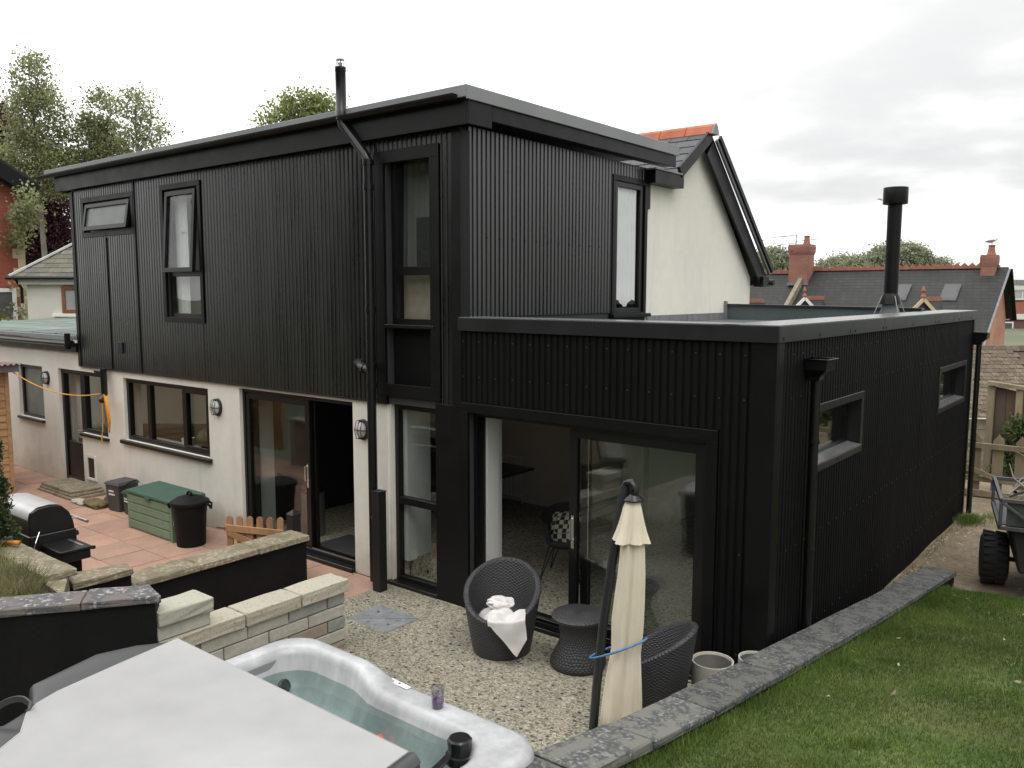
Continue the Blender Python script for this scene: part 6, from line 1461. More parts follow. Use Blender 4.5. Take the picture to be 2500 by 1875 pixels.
mt_ = thing('door_mat', 'dark grey doormat just inside the left sliding door', 'mat', (-2.45, .62, .046)); mb = MB(); mb.box(-.55, .52, -.32, .30, 0, .012); obj('mat_sheet', mb, pm('charcoal_mat', (.045, .045, .047), .95, var=.15, vs=20), mt_)
kb = thing('kitchen_bin', 'brushed steel pedal bin standing inside behind the glass door', 'bin', (-3.42, .62, .045)); obj('drum', MB().lathe([(.165, 0), (.165, .62), (.16, .63)], 24), M['steel'], kb, smooth=True, autos=40); obj('lid', MB().lathe([(.166, .632), (.15, .68), (.0, .70)], 24), M['gutter'], kb, smooth=True)
cp = thing('potted_cactus', 'round spiny cactus in a dark pot behind the kitchen window', 'plant', (-5.43, .21, 1.05)); obj('pot_wall', MB().lathe([(.07, 0), (.095, .13), (.09, .13)], 18), M['gutter'], cp, smooth=True, autos=40)
obj('cactus', MB().lathe([(.06, .12), (.12, .18), (.135, .26), (.11, .34), (.05, .385), (0, .39)], 36, fn=lambda r, z, a: r * (1 + .09 * math.cos(a * 12))), leafmat('cactus_green', (.10, .14, .06), (.2, .2, .12), .3), cp, smooth=True)
cp = thing('white_pot', 'plain white pot on the board behind the middle light of the kitchen window', 'pot', (-5.98, .21, 1.05)); obj('pot_wall', MB().lathe([(.08, 0), (.10, .17), (.09, .17)], 18), M['white_plastic'], cp, smooth=True, autos=40)

# unseen hedge added behind the camera to darken what the doors and cladding mirror
hd = thing('reflection_hedge', 'added unseen tall hedge that darkens reflections in the front glass and cladding', 'hedge', (-4, -15, .8))
pts_h = np.stack([rng.uniform(-24, 13, 9000), rng.normal(0, .8, 9000), 9.2 * rng.random(9000) ** .8 + .5 * np.sin(np.arange(9000))], 1)
mb = MB(); mb.box(-24, 13, -.5, .3, -.8, 8.7); obj('hedge_core', mb, M['leaf_con'], hd)
leaf_cloud('foliage', pts_h, .55, M['leaf_con'], hd, 71)

hd = thing('flank_reflection_hedge', 'added unseen dark hedge beyond the path that darkens reflections in the black flank', 'hedge', (8.6, 14, -.2))  # unseen hedge added so the extension flank mirrors a dark mass
mb = MB(); mb.box(-.4, .4, -10, 22, -.3, 3.1); obj('hedge_core', mb, M['leaf_con'], hd)
leaf_cloud('foliage', np.stack([rng.choice([-.45, .45], 5000) + rng.normal(0, .1, 5000), rng.uniform(-10, 22, 5000), 3.2 * rng.random(5000)], 1), .3, M['leaf_con'], hd, 72)

# loose gravel and litter along the foot of the flank
npb = 420; V = []; Fc = []
for q in range(npb):
    y_ = rng.uniform(2.2, 8.6); x_ = 3.58 + abs(rng.normal(0, .22)) if q % 3 else rng.uniform(3.6, 5.2); s_ = rng.uniform(.008, .028); z_ = path_z(x_, y_)
    a = rng.uniform(0, 6.28); c_, s2 = math.cos(a) * s_, math.sin(a) * s_
    b = len(V); V += [(x_ + c_, y_ + s2, z_), (x_ - s2, y_ + c_ * .8, z_), (x_ - c_, y_ - s2, z_), (x_ + s2, y_ - c_ * .8, z_), (x_ + .2 * c_, y_, z_ + s_ * .8)]; Fc += [(b, b + 1, b + 4), (b + 1, b + 2, b + 4), (b + 2, b + 3, b + 4), (b + 3, b, b + 4)]
mb = MB(); mb.add(V, Fc); tag(stuff(obj('gravel', mb, pm('loose_stones', (.33, .29, .22), .9, island=.45))), 'loose stones along the path by the black flank', 'gravel')

# ------------------------------------------------------------------ trailer beside the path
tr_ = thing('garden_trailer', 'grey steel quad trailer with chunky tyres, loaded with cut branches', 'trailer', (4.98, 4.95, -.055), math.radians(12))
M['tyre'] = pm('tyre_rubber', (.022, .022, .023), .8, var=.2, vs=9)
M['tsteel'] = pm('grey_painted_steel', (.07, .072, .075), .55, var=.25, vs=4, var2=.12, vs2=25)
def tyre(x):
    t = obj('wheel', MB().lathe([(.12, -.13), (.25, -.15), (.295, -.12), (.31, -.06), (.312, 0), (.31, .06), (.295, .12), (.25, .15), (.12, .13)], 36), M['tyre'], tr_, smooth=True, autos=50)
    t.location = (x, 0, .312); t.rotation_euler = (0, PI / 2, 0)
    mb = MB()
    for k in range(22):
        for s_ in (-1, 1):
            a = 2 * PI * (k + (.5 if s_ > 0 else 0)) / 22; c_, s2 = math.cos(a), math.sin(a); R0, R1 = .30, .332
            q2 = lambda R, da, z: (R * math.cos(a + da), R * math.sin(a + da), z)
            z0, z1 = (.012, .125) if s_ > 0 else (-.125, -.012)
            mb.hexa([q2(R0, -.075, z0), q2(R0, .075, z0), q2(R0, .075, z1), q2(R0, -.075, z1)], [q2(R1, -.06, z0), q2(R1, .06, z0), q2(R1 - .012, .06, z1), q2(R1 - .012, -.06, z1)])
    stuff(obj('tread', mb, M['tyre'], t))
    obj('rim', MB().lathe([(.125, -.10), (.12, -.05), (.05, -.05), (.05, .05), (.12, .05), (.125, .10)], 20), M['tsteel'], t, smooth=True, autos=40)
tyre(-.50); tyre(.62)
obj('axle', MB().tube([(-.36, 0, .312), (.48, 0, .312)], .03, 8), M['tyre'], tr_)
mb = MB(); mb.hexa([(-.30, -.75, .36), (.42, -.75, .36), (.42, .75, .36), (-.30, .75, .36)], [(-.40, -.80, .88), (.52, -.80, .88), (.52, .80, .88), (-.40, .80, .88)]); obj('body', mb, M['tyre'], tr_, bev=.02)
mb = MB()
for z, e in ((.90, 0.0), (1.22, 0.0)):
    for (a, b) in (((-.52, -.85), (.62, -.85)), ((.62, -.85), (.62, .45)), ((.62, .45), (-.52, .45)), ((-.52, .45), (-.52, -.85))): mb.beam((a[0], a[1], z), (b[0], b[1], z), .04, .045)
for x, y in ((-.52, -.85), (.62, -.85), (.62, .45), (-.52, .45), (.05, -.85)): mb.box(x - .018, x + .018, y - .018, y + .018, .922, 1.198)
mb.beam((-.50, -.87, 1.19), (-.14, -.87, .92), .03, .03); obj('rack_frame', mb, M['tsteel'], tr_, bev=.004)
mb = MB(); mb.box(-.46, .57, -.828, -.815, .93, 1.19); mb.box(-.50, .60, -.81, .43, .925, .94); obj('side_panel', mb, M['tsteel'], tr_)
br = thing('branch_pile', 'bundle of cut branches and twigs piled on the grey trailer', 'branches', (5.0, 4.9, 1.12), math.radians(12)); rb = random.Random(4)
for k in range(26):
    mb = MB(); a = rb.uniform(-.6, .6) + PI / 2; c_ = Vector((rb.uniform(-.3, .45), rb.uniform(-.4, .4), rb.uniform(.02, .22))); d_ = Vector((math.cos(a), math.sin(a), rb.uniform(-.15, .45))) * rb.uniform(.35, .75)
    branch(mb, c_ - d_, c_ + d_, rb.uniform(.008, .022), .004, rb, .05); obj('twig', mb, M['bark_pale'] if k % 3 else M['bark'], br)
mb = MB(); mb.beam((-.42, -.55, .05), (.15, -.75, .40), .11, .02); mb.beam((-.2, -.5, .08), (.5, -.2, .33), .09, .02); obj('board', mb, M['tsteel'], br)

# far picket gate/fence
M['greywood'] = pm('weathered_timber', (.27, .22, .145), .85, var=.25, vs=3, var2=.12, vs2=20, stretch=(1, 1, .25), objr=.1)
pf = thing('picket_fence', 'weathered two rail picket fence across the path end with pointed tops', 'fence', (3.7, 9.75, -.05))
for k in range(12):
    x = -.62 + k * .345; w_ = .085; mb = MB(); pr2 = [(x - w_, .10), (x + w_, .10), (x + w_, 1.0), (x, 1.12), (x - w_, 1.0)]
    mb.hexa([(a, .0, b) for a, b in pr2], [(a, .022, b) for a, b in pr2]); obj('picket', mb, M['greywood'], pf)
for z in (.26, .85):
    mb = MB(); mb.box(-1.0, 3.4, -.045, -.002, z, z + .095); obj('rail', mb, M['greywood'], pf, bev=.004)
mb = MB(); mb.beam((-.95, -.068, .72), (.12, -.068, .32), .03, .08); obj('brace', mb, M['greywood'], pf)
mb = MB(); mb.box(-1.0, 3.4, -.06, .05, .0, .11); obj('sleeper', mb, M['greywood'], pf, bev=.006)
for x in (-1.05, 3.45):
    mb = MB(); mb.box(x - .05, x + .05, -.05, .05, 0, 1.2); obj('fence_post', mb, M['greywood'], pf)
# pale wall with sloping cap, tall board fence behind it, climbers
wl_ = thing('yard_wall', 'pale painted block wall with sloping timber cap beyond the picket fence', 'wall', far(9.35, 17.0, 0))
OW2 = Vector(far(9.35, 17.0, 0)); M['palewall'] = pm('pale_wall_paint', (.52, .49, .40), .9, var=.2, vs=2, var2=.1, vs2=15)
f_ = lambda u, v, z: rel(far(u, v, z), OW2)
for r in range(5):
    for k in range(4):
        u0 = 9.0 + k * .42 + (.2 if r % 2 else 0); z0 = -.15 + r * .22; mb = MB()
        mb.hexa([f_(u0, 17, z0), f_(u0 + .41, 17, z0), f_(u0 + .41, 17.15, z0), f_(u0, 17.15, z0)], [f_(u0, 17, z0 + .21), f_(u0 + .41, 17, z0 + .21), f_(u0 + .41, 17.15, z0 + .21), f_(u0, 17.15, z0 + .21)]); obj('block', mb, M['palewall'], wl_)
mb = MB(); mb.beam(f_(9.0, 16.98, 1.28), f_(10.4, 16.85, .92), .16, .07); obj('cap', mb, M['greywood'], wl_)
mb = MB(); mb.beam(f_(9.28, 16.9, -.1), f_(9.28, 16.9, 1.1), .06, .06); obj('batten', mb, M['greywood'], wl_)
tf = thing('board_fence', 'tall dark weathered board fence with pale top rail at the right edge', 'fence', far(9.7, 16.2, 0)); OT2 = Vector(far(9.7, 16.2, 0)); f2 = lambda u, v, z: rel(far(u, v, z), OT2)
M['darkboard'] = pm('dark_weathered_board', (.10, .075, .055), .9, var=.35, vs=3, stretch=(1, 1, .25), objr=.2)
for k in range(14):
    u0 = 9.55 + k * .155; v0 = 16.35 - k * .10; mb = MB(); zt = 1.68 - .035 * k
    mb.hexa([f2(u0, v0, -.2), f2(u0 + .148, v0 - .09, -.2), f2(u0 + .148, v0 - .065, -.2), f2(u0, v0 + .025, -.2)], [f2(u0, v0, zt), f2(u0 + .148, v0 - .09, zt - .03), f2(u0 + .148, v0 - .065, zt - .03), f2(u0, v0 + .025, zt)]); obj('board', mb, M['darkboard'], tf)
for u, v in ((9.50, 16.42), (9.88, 16.12)):
    mb = MB(); mb.beam(f2(u, v, -.2), f2(u, v, 1.70), .14, .12); obj('fence_post', mb, M['greywood'], tf)
mb = MB(); mb.beam(f2(9.40, 16.4, 1.76), f2(10.4, 15.75, 1.62), .16, .07); mb.beam(f2(10.4, 15.75, 1.62), f2(11.7, 14.9, 1.3), .16, .07); obj('top_rail', mb, M['greywood'], tf)
mb = MB(); mb.beam(f2(9.9, 15.98, .72), f2(11.6, 14.7, .45), .09, .07); obj('rail', mb, M['greywood'], tf)
bs = thing('climbing_shrub', 'leafy green climber spilling over the pale wall below the tall fence', 'shrub', far(9.85, 15.9, .1)); mb = MB(); mb.tube([(0, 0, -.2), (.1, .1, .9)], .02, 5); obj('stem', mb, M['bark'], bs)
leaf_cloud('foliage', clump_points([((0, 0, .75), (.30, .25, .32)), ((-.18, .1, .35), (.22, .2, .3)), ((.2, -.05, .95), (.22, .2, .2))], 60, 26, .075, 51, .3), .085, M['leaf_bush'], bs, 52)
bs = thing('nettle_patch', 'low green weeds and rubbish plants behind the pickets', 'plants', far(10.2, 15.2, -.1)); leaf_cloud('foliage', clump_points([((0, 0, .3), (.7, .3, .28)), ((-.9, .2, .22), (.4, .25, .25)), ((.9, -.4, .35), (.6, .3, .3))], 70, 24, .09, 53, .1), .08, M['leaf_bush'], bs, 54)
bk_ = thing('old_bicycle_frame', 'tangle of old grey timber and tubes leaning behind the pickets', 'junk', far(10.0, 15.3, -.1)); rb = random.Random(9)
for k in range(7):
    mb = MB(); p = Vector((rb.uniform(-.7, .2), rb.uniform(-.1, .2), rb.uniform(.35, .85))); mb.beam(p, p + Vector((rb.uniform(.5, 1.0), rb.uniform(-.5, -.2), rb.uniform(-.35, .1))), rb.uniform(.03, .09), .03); obj('length', mb, M['tsteel'] if k % 2 else M['greywood'], bk_)

# ------------------------------------------------------------------ brown tiled outbuilding
ob_ = thing('tiled_outbuilding', 'outbuilding with brown lichened plain tile roof beyond the fences', 'outbuilding', far(9.5, 20, 0)); OO = Vector(far(9.5, 20, 0)); f3 = lambda u, v, z: rel(far(u, v, z), OO)
M['btile'] = stone_mat('brown_plain_tile', (.135, .105, .075), (.28, .25, .20), 22, .55, .70, objr=.25)
v0, z0, v1, z1 = 17.9, .45, 20.3, 2.22; sl = math.hypot(v1 - v0, z1 - z0); rows = 22; g_ = sl / rows
mb = MB(); mb.add([f3(7.5, v0, z0 - .03), f3(13, v0, z0 - .03), f3(13, v1, z1 - .03), f3(7.5, v1, z1 - .03)], [(0, 1, 2, 3)]); mb.add([f3(7.6, v0 + .2, -.6), f3(13, v0 + .2, -.6), f3(13, v0 + .2, z0), f3(7.6, v0 + .2, z0)], [(0, 1, 2, 3)]); mb.add([f3(7.5, v1, z1 - .03), f3(13, v1, z1 - .03), f3(13, v1 + 2.4, z0), f3(7.5, v1 + 2.4, z0)], [(0, 1, 2, 3)]); obj('roof_deck', mb, M['darkboard'], ob_)
tv = Vector((0, v1 - v0, z1 - z0)) / sl; tn2 = Vector((0, -(z1 - z0), v1 - v0)) / sl
far_tiles = MB()
cnt = 0
for r in range(rows - 1, -1, -1):
    for k in range(16):
        u0 = 9.35 + k * .172 + (.086 if r % 2 else 0); s0 = r * g_; lift = random.uniform(.006, .016); dv = random.uniform(-.006, .006)
        P5 = lambda u, s, t: f3(u, v0 + tv.y * s + tn2.y * t, z0 + tv.z * s + tn2.z * t)
        bot = [P5(u0, s0 + dv, lift), P5(u0 + .165, s0 + dv, lift), P5(u0 + .165, s0 + g_ * 1.3, .0), P5(u0, s0 + g_ * 1.3, .0)]; top = [P5(u0, s0 + dv, lift + .014), P5(u0 + .165, s0 + dv, lift + .014), P5(u0 + .165, s0 + g_ * 1.3, .014), P5(u0, s0 + g_ * 1.3, .014)]
        if cnt < 290: m_ = MB(); m_.hexa(bot, top); obj('roof_tile', m_, M['btile'], ob_); cnt += 1
        else: far_tiles.hexa(bot, top)
stuff(obj('roof_tiles', far_tiles, M['btile'], ob_))
for k in range(13):
    u0 = 9.0 + k * .33; mb = MB(); pr2 = [(v1 - .13, z1 - .09), (v1 - .06, z1 + .035), (v1 + .06, z1 + .035), (v1 + .13, z1 - .09)]
    mb.hexa([f3(u0, a, b) for a, b in pr2], [f3(u0 + .325, a, b) for a, b in pr2]); obj('ridge_tile', mb, M['btile'], ob_)

# ------------------------------------------------------------------ brick / slate materials for far houses
def course_mat(name, c1, c2, mort, bw_, bh, msz, axis='UZ', rough=.85, objr=0):
    m = bpy.data.materials.new(name); m.use_nodes = True; nt = m.node_tree; L = nt.links; P = nt.nodes['Principled BSDF']; P.inputs['Roughness'].default_value = rough; P.inputs['Specular IOR Level'].default_value = .3
    t = nd(nt, 'ShaderNodeTexCoord'); s = nd(nt, 'ShaderNodeSeparateXYZ'); L.new(t.outputs['Object'], s.inputs[0]); c = nd(nt, 'ShaderNodeCombineXYZ')
    if axis == 'XZ': L.new(s.outputs[0], c.inputs[0])
    else:
        a = nd(nt, 'ShaderNodeMath', operation='ADD'); L.new(s.outputs[0], a.inputs[0]); L.new(s.outputs[1], a.inputs[1]); L.new(a.outputs[0], c.inputs[0])
    L.new(s.outputs[2], c.inputs[1])
    b = nd(nt, 'ShaderNodeTexBrick'); b.inputs['Scale'].default_value = 1; b.inputs['Brick Width'].default_value = bw_; b.inputs['Row Height'].default_value = bh; b.inputs['Mortar Size'].default_value = msz; b.inputs['Bias'].default_value = 0
    b.inputs['Color1'].default_value = (*c1, 1); b.inputs['Color2'].default_value = (*c2, 1); b.inputs['Mortar'].default_value = (*mort, 1); L.new(c.outputs[0], b.inputs['Vector'])
    n = nd(nt, 'ShaderNodeTexNoise'); n.inputs['Scale'].default_value = .9; n.inputs['Detail'].default_value = 6; L.new(t.outputs['Object'], n.inputs['Vector']); r = nd(nt, 'ShaderNodeMapRange'); r.inputs['From Min'].default_value = .3; r.inputs['From Max'].default_value = .7; r.inputs['To Min'].default_value = .78; r.inputs['To Max'].default_value = 1.2; L.new(n.outputs[0], r.inputs[0])
    v = nd(nt, 'ShaderNodeVectorMath', operation='SCALE'); L.new(b.outputs[0], v.inputs[0]); L.new(r.outputs[0], v.inputs['Scale']); L.new(v.outputs[0], P.inputs['Base Color']); return m
M['redbrick'] = course_mat('red_brick', (.30, .070, .045), (.35, .095, .06), (.24, .11, .08), .225, .075, .008)
M['orangebrick'] = course_mat('orange_brick', (.43, .21, .135), (.47, .24, .16), (.40, .25, .185), .225, .075, .008)
M['chimbrick'] = course_mat('chimney_brick', (.28, .118, .088), (.33, .148, .115), (.27, .17, .135), .225, .075, .008)
M['farslate'] = course_mat('far_slate', (.024, .025, .025), (.034, .034, .032), (.012, .012, .012), .30, .15, .012, rough=.6)
M['buffstone'] = pm('buff_quoin', (.52, .42, .28), .85, var=.12, vs=2, objr=.1)
M['terracotta'] = pm('terracotta', (.30, .125, .085), .8, var=.2, vs=4)

# white cottage with a hipped slate roof
wc = thing('white_cottage', 'white rendered cottage with hipped grey slate roof left of the black house', 'house', far(-12.0, 22, 0)); OWc = Vector(far(-12.0, 22, 0)); f4 = lambda u, v, z: rel(far(u, v, z), OWc)
M['whitewall'] = pm('white_render', (.72, .70, .64), .9, var=.06, vs=1)
mb = MB(); mb.hexa([f4(-12.8, 22.15, 0), f4(-6, 22.15, 0), f4(-6, 27, 0), f4(-12.8, 27, 0)], [f4(-12.8, 22.15, 3.74), f4(-6, 22.15, 3.74), f4(-6, 27, 3.74), f4(-12.8, 27, 3.74)]); obj('wall', mb, M['whitewall'], wc)
mb = MB(); mb.hexa([f4(-12.95, 22.02, 3.70), f4(-6, 22.02, 3.70), f4(-6, 22.14, 3.70), f4(-12.95, 22.14, 3.70)], [f4(-12.95, 22.02, 3.84), f4(-6, 22.02, 3.84), f4(-6, 22.14, 3.84), f4(-12.95, 22.14, 3.84)]); obj('fascia', mb, M['white_plastic'], wc)
mb = MB(); mb.tube([f4(-13.2, 21.93, 3.87), f4(-6, 21.93, 3.87)], .05, 8); mb.tube([f4(-13.0, 22.0, 3.85), f4(-12.9, 22.1, 3.6), f4(-12.9, 22.1, 3.2)], .04, 6); obj('gutter', mb, M['gutter'], wc)
pz_ = .80; run = 3.2
mb = MB(); e = [f4(-13.1, 21.95, 3.88), f4(-5, 21.95, 3.88), f4(-5, 21.95 + run, 3.88 + run * pz_), f4(-13.1 + run, 21.95 + run, 3.88 + run * pz_)]; mb.add(e, [(0, 1, 2, 3)]); mb.add([f4(-13.1, 21.95, 3.88), f4(-13.1 + run, 21.95 + run, 3.88 + run * pz_), f4(-13.1, 21.95 + 2 * run, 3.88)], [(0, 1, 2)]); mb.add([f4(-5, 21.95 + run, 3.88 + run * pz_), f4(-5, 21.95 + 2 * run, 3.88), f4(-13.1, 21.95 + 2 * run, 3.88), f4(-13.1 + run, 21.95 + run, 3.88 + run * pz_)], [(0, 1, 2, 3)]); obj('roof_deck', mb, M['trim'], wc)
M['cslate'] = stone_mat('mossy_slate', (.125, .125, .12), (.20, .195, .165), 5, .48, .66, second=(.155, .15, .11), objr=.2)
sl2 = math.hypot(1, pz_); d1 = Vector((0, 1 / sl2, pz_ / sl2)); d2 = Vector((0, -pz_ / sl2, 1 / sl2)); gauge = .20
for r in range(11):
    for k in range(12):
        u0 = -13.1 + k * .36 + (.18 if r % 2 else 0); s0 = r * gauge; hipu = -13.1 + s0 / sl2
        ua, ub = max(u0, hipu + .02), u0 + .353
        if ub - ua < .05 or ub > -8.9: continue
        P6 = lambda u, s, t: f4(u, 21.95 + d1.y * s + d2.y * t, 3.88 + d1.z * s + d2.z * t); t0 = .018 + random.uniform(0, .006); hb = hipu + gauge * 1.15 / sl2 + .02
        mb = MB(); ua2 = max(u0, hb) if u0 < hb else u0
        if ua2 > ub - .02: ua2 = ub - .02
        mb.hexa([P6(ua, s0, t0 - .012), P6(ub, s0, t0 - .012), P6(ub, s0 + gauge * 1.15, .001), P6(ua2, s0 + gauge * 1.15, .001)], [P6(ua, s0, t0), P6(ub, s0, t0), P6(ub, s0 + gauge * 1.15, .009), P6(ua2, s0 + gauge * 1.15, .009)]); obj('slate', mb, M['cslate'], wc)
mb = MB(); mb.beam(f4(-13.12, 21.93, 3.92), f4(-13.1 + run, 21.95 + run, 3.92 + run * pz_), .10, .05); obj('hip_flashing', mb, pm('lead_white', (.62, .62, .60), .6), wc)
mb = MB(); mb.hexa([f4(-11.05, 22.75, 4.56), f4(-10.4, 22.75, 4.56), f4(-10.4, 23.5, 5.16), f4(-11.05, 23.5, 5.16)], [f4(-11.05, 22.72, 4.64), f4(-10.4, 22.72, 4.64), f4(-10.4, 23.47, 5.24), f4(-11.05, 23.47, 5.24)]); sk = obj('skylight', mb, M['gutter'], wc)
mb = MB(); mb.add([f4(-10.98, 22.78, 4.70), f4(-10.42, 22.78, 4.70), f4(-10.42, 23.40, 5.20), f4(-10.98, 23.40, 5.20)], [(0, 1, 2, 3)]); obj('pane', mb, M['lampglass'], sk)
w2_ = lambda u0, u1, z0, z1, w_, n_: [(u0, z0, u0 + w_, z1), (u1 - w_, z0, u1, z1), (u0 + w_, z0, u1 - w_, z0 + w_), (u0 + w_, z1 - w_, u1 - w_, z1)]
def far_window(parent, F_, u0, u1, z0, z1, v, w_, fm, gm, us=(), zs=()):
    mb = MB()
    for a, b, c, d in w2_(u0, u1, z0, z1, w_, 0) + [(u - w_ / 2.4, z0 + w_, u + w_ / 2.4, z1 - w_) for u in us] + [(u0 + w_, z - w_ / 2.4, u1 - w_, z + w_ / 2.4) for z in zs]:
        mb.hexa([F_(a, v - .05, b), F_(c, v - .05, b), F_(c, v + .05, b), F_(a, v + .05, b)], [F_(a, v - .05, d), F_(c, v - .05, d), F_(c, v + .05, d), F_(a, v + .05, d)])
    w = obj('window', mb, fm, parent)
    mb = MB(); mb.hexa([F_(u0 + w_ * .5, v - .015, z0 + w_ * .5), F_(u1 - w_ * .5, v - .015, z0 + w_ * .5), F_(u1 - w_ * .5, v + .02, z0 + w_ * .5), F_(u0 + w_ * .5, v + .02, z0 + w_ * .5)], [F_(u0 + w_ * .5, v - .015, z1 - w_ * .5), F_(u1 - w_ * .5, v - .015, z1 - w_ * .5), F_(u1 - w_ * .5, v + .02, z1 - w_ * .5), F_(u0 + w_ * .5, v + .02, z1 - w_ * .5)]); obj('pane', mb, gm, w); return w
M['farglass'] = pm('dim_glass', (.09, .095, .10), .12, var=.3, vs=2)
M['farglass_l'] = pm('netted_glass', (.42, .43, .43), .3, var=.2, vs=2)
M['brownwood'] = pm('brown_window', (.24, .10, .045), .6, var=.2, vs=6)
far_window(wc, f4, -11.85, -11.35, 2.95, 3.66, 22.12, .09, M['brownwood'], M['farglass_l'])
mb = MB(); mb.hexa([f4(-12.1, 22.0, 2.86), f4(-11.2, 22.0, 2.86), f4(-11.2, 22.14, 2.86), f4(-12.1, 22.14, 2.86)], [f4(-12.1, 22.02, 2.93), f4(-11.2, 22.02, 2.93), f4(-11.2, 22.14, 2.95), f4(-12.1, 22.14, 2.95)]); obj('sill', mb, M['whitewall'], wc)

# red brick house with buff quoins
rh = thing('red_brick_house', 'tall red brick house with buff stone quoins and black bargeboards at the left edge', 'house', far(-17, 27, 0)); ORh = Vector(far(-17, 27, 0)); _ca, _sa = math.cos(math.radians(36)), math.sin(math.radians(36))
def f5(u, v, z):
    s_, t_ = u + 15.62, v - 27; return rel(far(-15.62 + s_ * _ca - t_ * _sa, 27 + s_ * _sa + t_ * _ca, z), ORh)
mb = MB(); mb.hexa([f5(-22, 27, -.5), f5(-15.62, 27, -.5), f5(-15.62, 33, -.5), f5(-22, 33, -.5)], [f5(-22, 27, 11.0), f5(-15.62, 27, 6.55), f5(-15.62, 33, 6.55), f5(-22, 33, 11.0)]); obj('wall', mb, M['redbrick'], rh)
for k in range(20):
    z = .6 + k * .305; w_ = .34 if k % 2 else .20; mb = MB(); mb.hexa([f5(-15.60 - w_, 26.97, z), f5(-15.59, 26.97, z), f5(-15.59, 27.3, z), f5(-15.60 - w_, 27.3, z)], [f5(-15.60 - w_, 26.97, z + .30), f5(-15.59, 26.97, z + .30), f5(-15.59, 27.3, z + .30), f5(-15.60 - w_, 27.3, z + .30)])
    if z < 6.2: obj('quoin', mb, M['buffstone'], rh)
mb = MB(); mb.beam(f5(-22.0, 26.75, 11.15), f5(-15.2, 26.75, 6.62), .5, .42, up=(0, 0, 1)); obj('bargeboard', mb, M['trim'], rh)
mb = MB(); mb.hexa([f5(-22, 26.5, 11.35), f5(-15.15, 26.5, 6.80), f5(-15.15, 33, 6.80), f5(-22, 33, 11.35)], [f5(-22, 26.5, 11.5), f5(-15.15, 26.5, 6.92), f5(-15.15, 33, 6.92), f5(-22, 33, 11.5)]); obj('roof', mb, M['farslate'], rh)
far_window(rh, f5, -17.4, -15.9, 2.5, 3.62, 26.98, .12, M['white_plastic'], M['farglass'])
mb = MB(); mb.tube([f5(-15.75, 26.9, 3.7), f5(-15.75, 26.9, 0)], .05, 6); obj('drainpipe', mb, M['white_plastic'], rh)
bs = thing('yellow_shrub', 'yellow-green shrub in front of the red brick house', 'shrub', far(-15.9, 25.3, 1.2)); mb = MB(); mb.tube([(0, 0, -1.5), (0, 0, 1.0)], .04, 5); obj('stem', mb, M['bark'], bs)
leaf_cloud('foliage', clump_points([((0, 0, 1.2), (.65, .5, .6)), ((.4, -.3, .8), (.5, .4, .4))], 120, 26, .13, 61, .3), .10, leafmat('yellow_leaf', (.20, .21, .06), (.26, .25, .09)), bs, 62)
bs = thing('creeper', 'leafy creeper growing against the corner of the red brick house', 'climber', far(-15.6, 26.6, 4)); leaf_cloud('foliage', clump_points([((-.2, 0, 1.15), (.85, .2, .30)), ((.5, 0, 1.7), (.9, .3, .35)), ((.9, 0, 2.3), (.5, .3, .5)), ((-.3, 0, -.35), (.4, .2, .3)), ((.15, 0, -1.2), (.2, .15, .7))], 85, 22, .17, 63, .2), .13, M['leaf_birch'], bs, 64)

# terrace of slate-roofed brick houses
te = thing('terraced_house', 'orange brick house with two skylights in its dark slate roof, behind the stove flue', 'house', far(15, 44, 0), math.radians(0)); OTe = Vector(far(15, 44, 0)); f6 = lambda u, v, z: rel(far(u, v, z), OTe)
R0 = Vector((16.0, 45.1, 0)); R1 = Vector((22.75, 39.1, 0)); dr_ = (R1 - R0).normalized(); dn = Vector((-dr_.y, dr_.x, 0)); dn = dn if dn.y < 0 else -dn
RZ2 = 4.62; SP = 4.2; EZ2 = 1.15; SF = 1.5; EF = 2.3
def g6(s, t, z):   # s along the ridge from R0, t down-slope towards us
    p = R0 + dr_ * s + dn * t; return f6(p.x, p.y, z)
Lr = (R1 - R0).length
def roofpt(s, t): return g6(s, t, RZ2 - (RZ2 - EZ2) * t / SP)
mb = MB(); mb.hexa([roofpt(-.3, 0), roofpt(Lr + .25, 0), roofpt(Lr + .25, SP), roofpt(-.3, SP)], [tuple(Vector(roofpt(a, b)) + Vector((0, 0, .12))) for a, b in ((-.3, 0), (Lr + .25, 0), (Lr + .25, SP), (-.3, SP))]); obj('roof', mb, M['farslate'], te)
mb = MB(); mb.hexa([g6(-.3, 0, RZ2), g6(Lr + .25, 0, RZ2), g6(Lr + .25, -SF, EF), g6(-.3, -SF, EF)], [g6(-.3, 0, RZ2 + .12), g6(Lr + .25, 0, RZ2 + .12), g6(Lr + .25, -SF, EF + .12), g6(-.3, -SF, EF + .12)]); obj('roof', mb, M['farslate'], te)
mb = MB(); mb.hexa([g6(0, SP - .35, -2), g6(Lr, SP - .35, -2), g6(Lr, -SF + .2, -2), g6(0, -SF + .2, -2)], [g6(0, SP - .35, EZ2 + .2), g6(Lr, SP - .35, EZ2 + .2), g6(Lr, -SF + .2, EZ2 + .2), g6(0, -SF + .2, EZ2 + .2)]); mb.add([g6(Lr, SP - .35, EZ2 + .2), g6(Lr, -SF + .2, EZ2 + .2), g6(Lr, -SF + .2, EF + .1), g6(Lr, 0, RZ2 - .05)], [(0, 1, 2, 3)]); obj('wall', mb, M['orangebrick'], te)
for t0, t1 in ((0, SP + .1), (0, -SF - .1)):
    mb = MB(); za = RZ2 + .02; zb = (EZ2 if t1 > 0 else EF) - .05
    mb.beam(g6(Lr + .28, t0, za), g6(Lr + .28, t1, zb), .06, .28 if t1 < 0 else .12, up=(1, 0, 0)); obj('bargeboard', mb, M['trim'] if t1 < 0 else M['lead'], te)
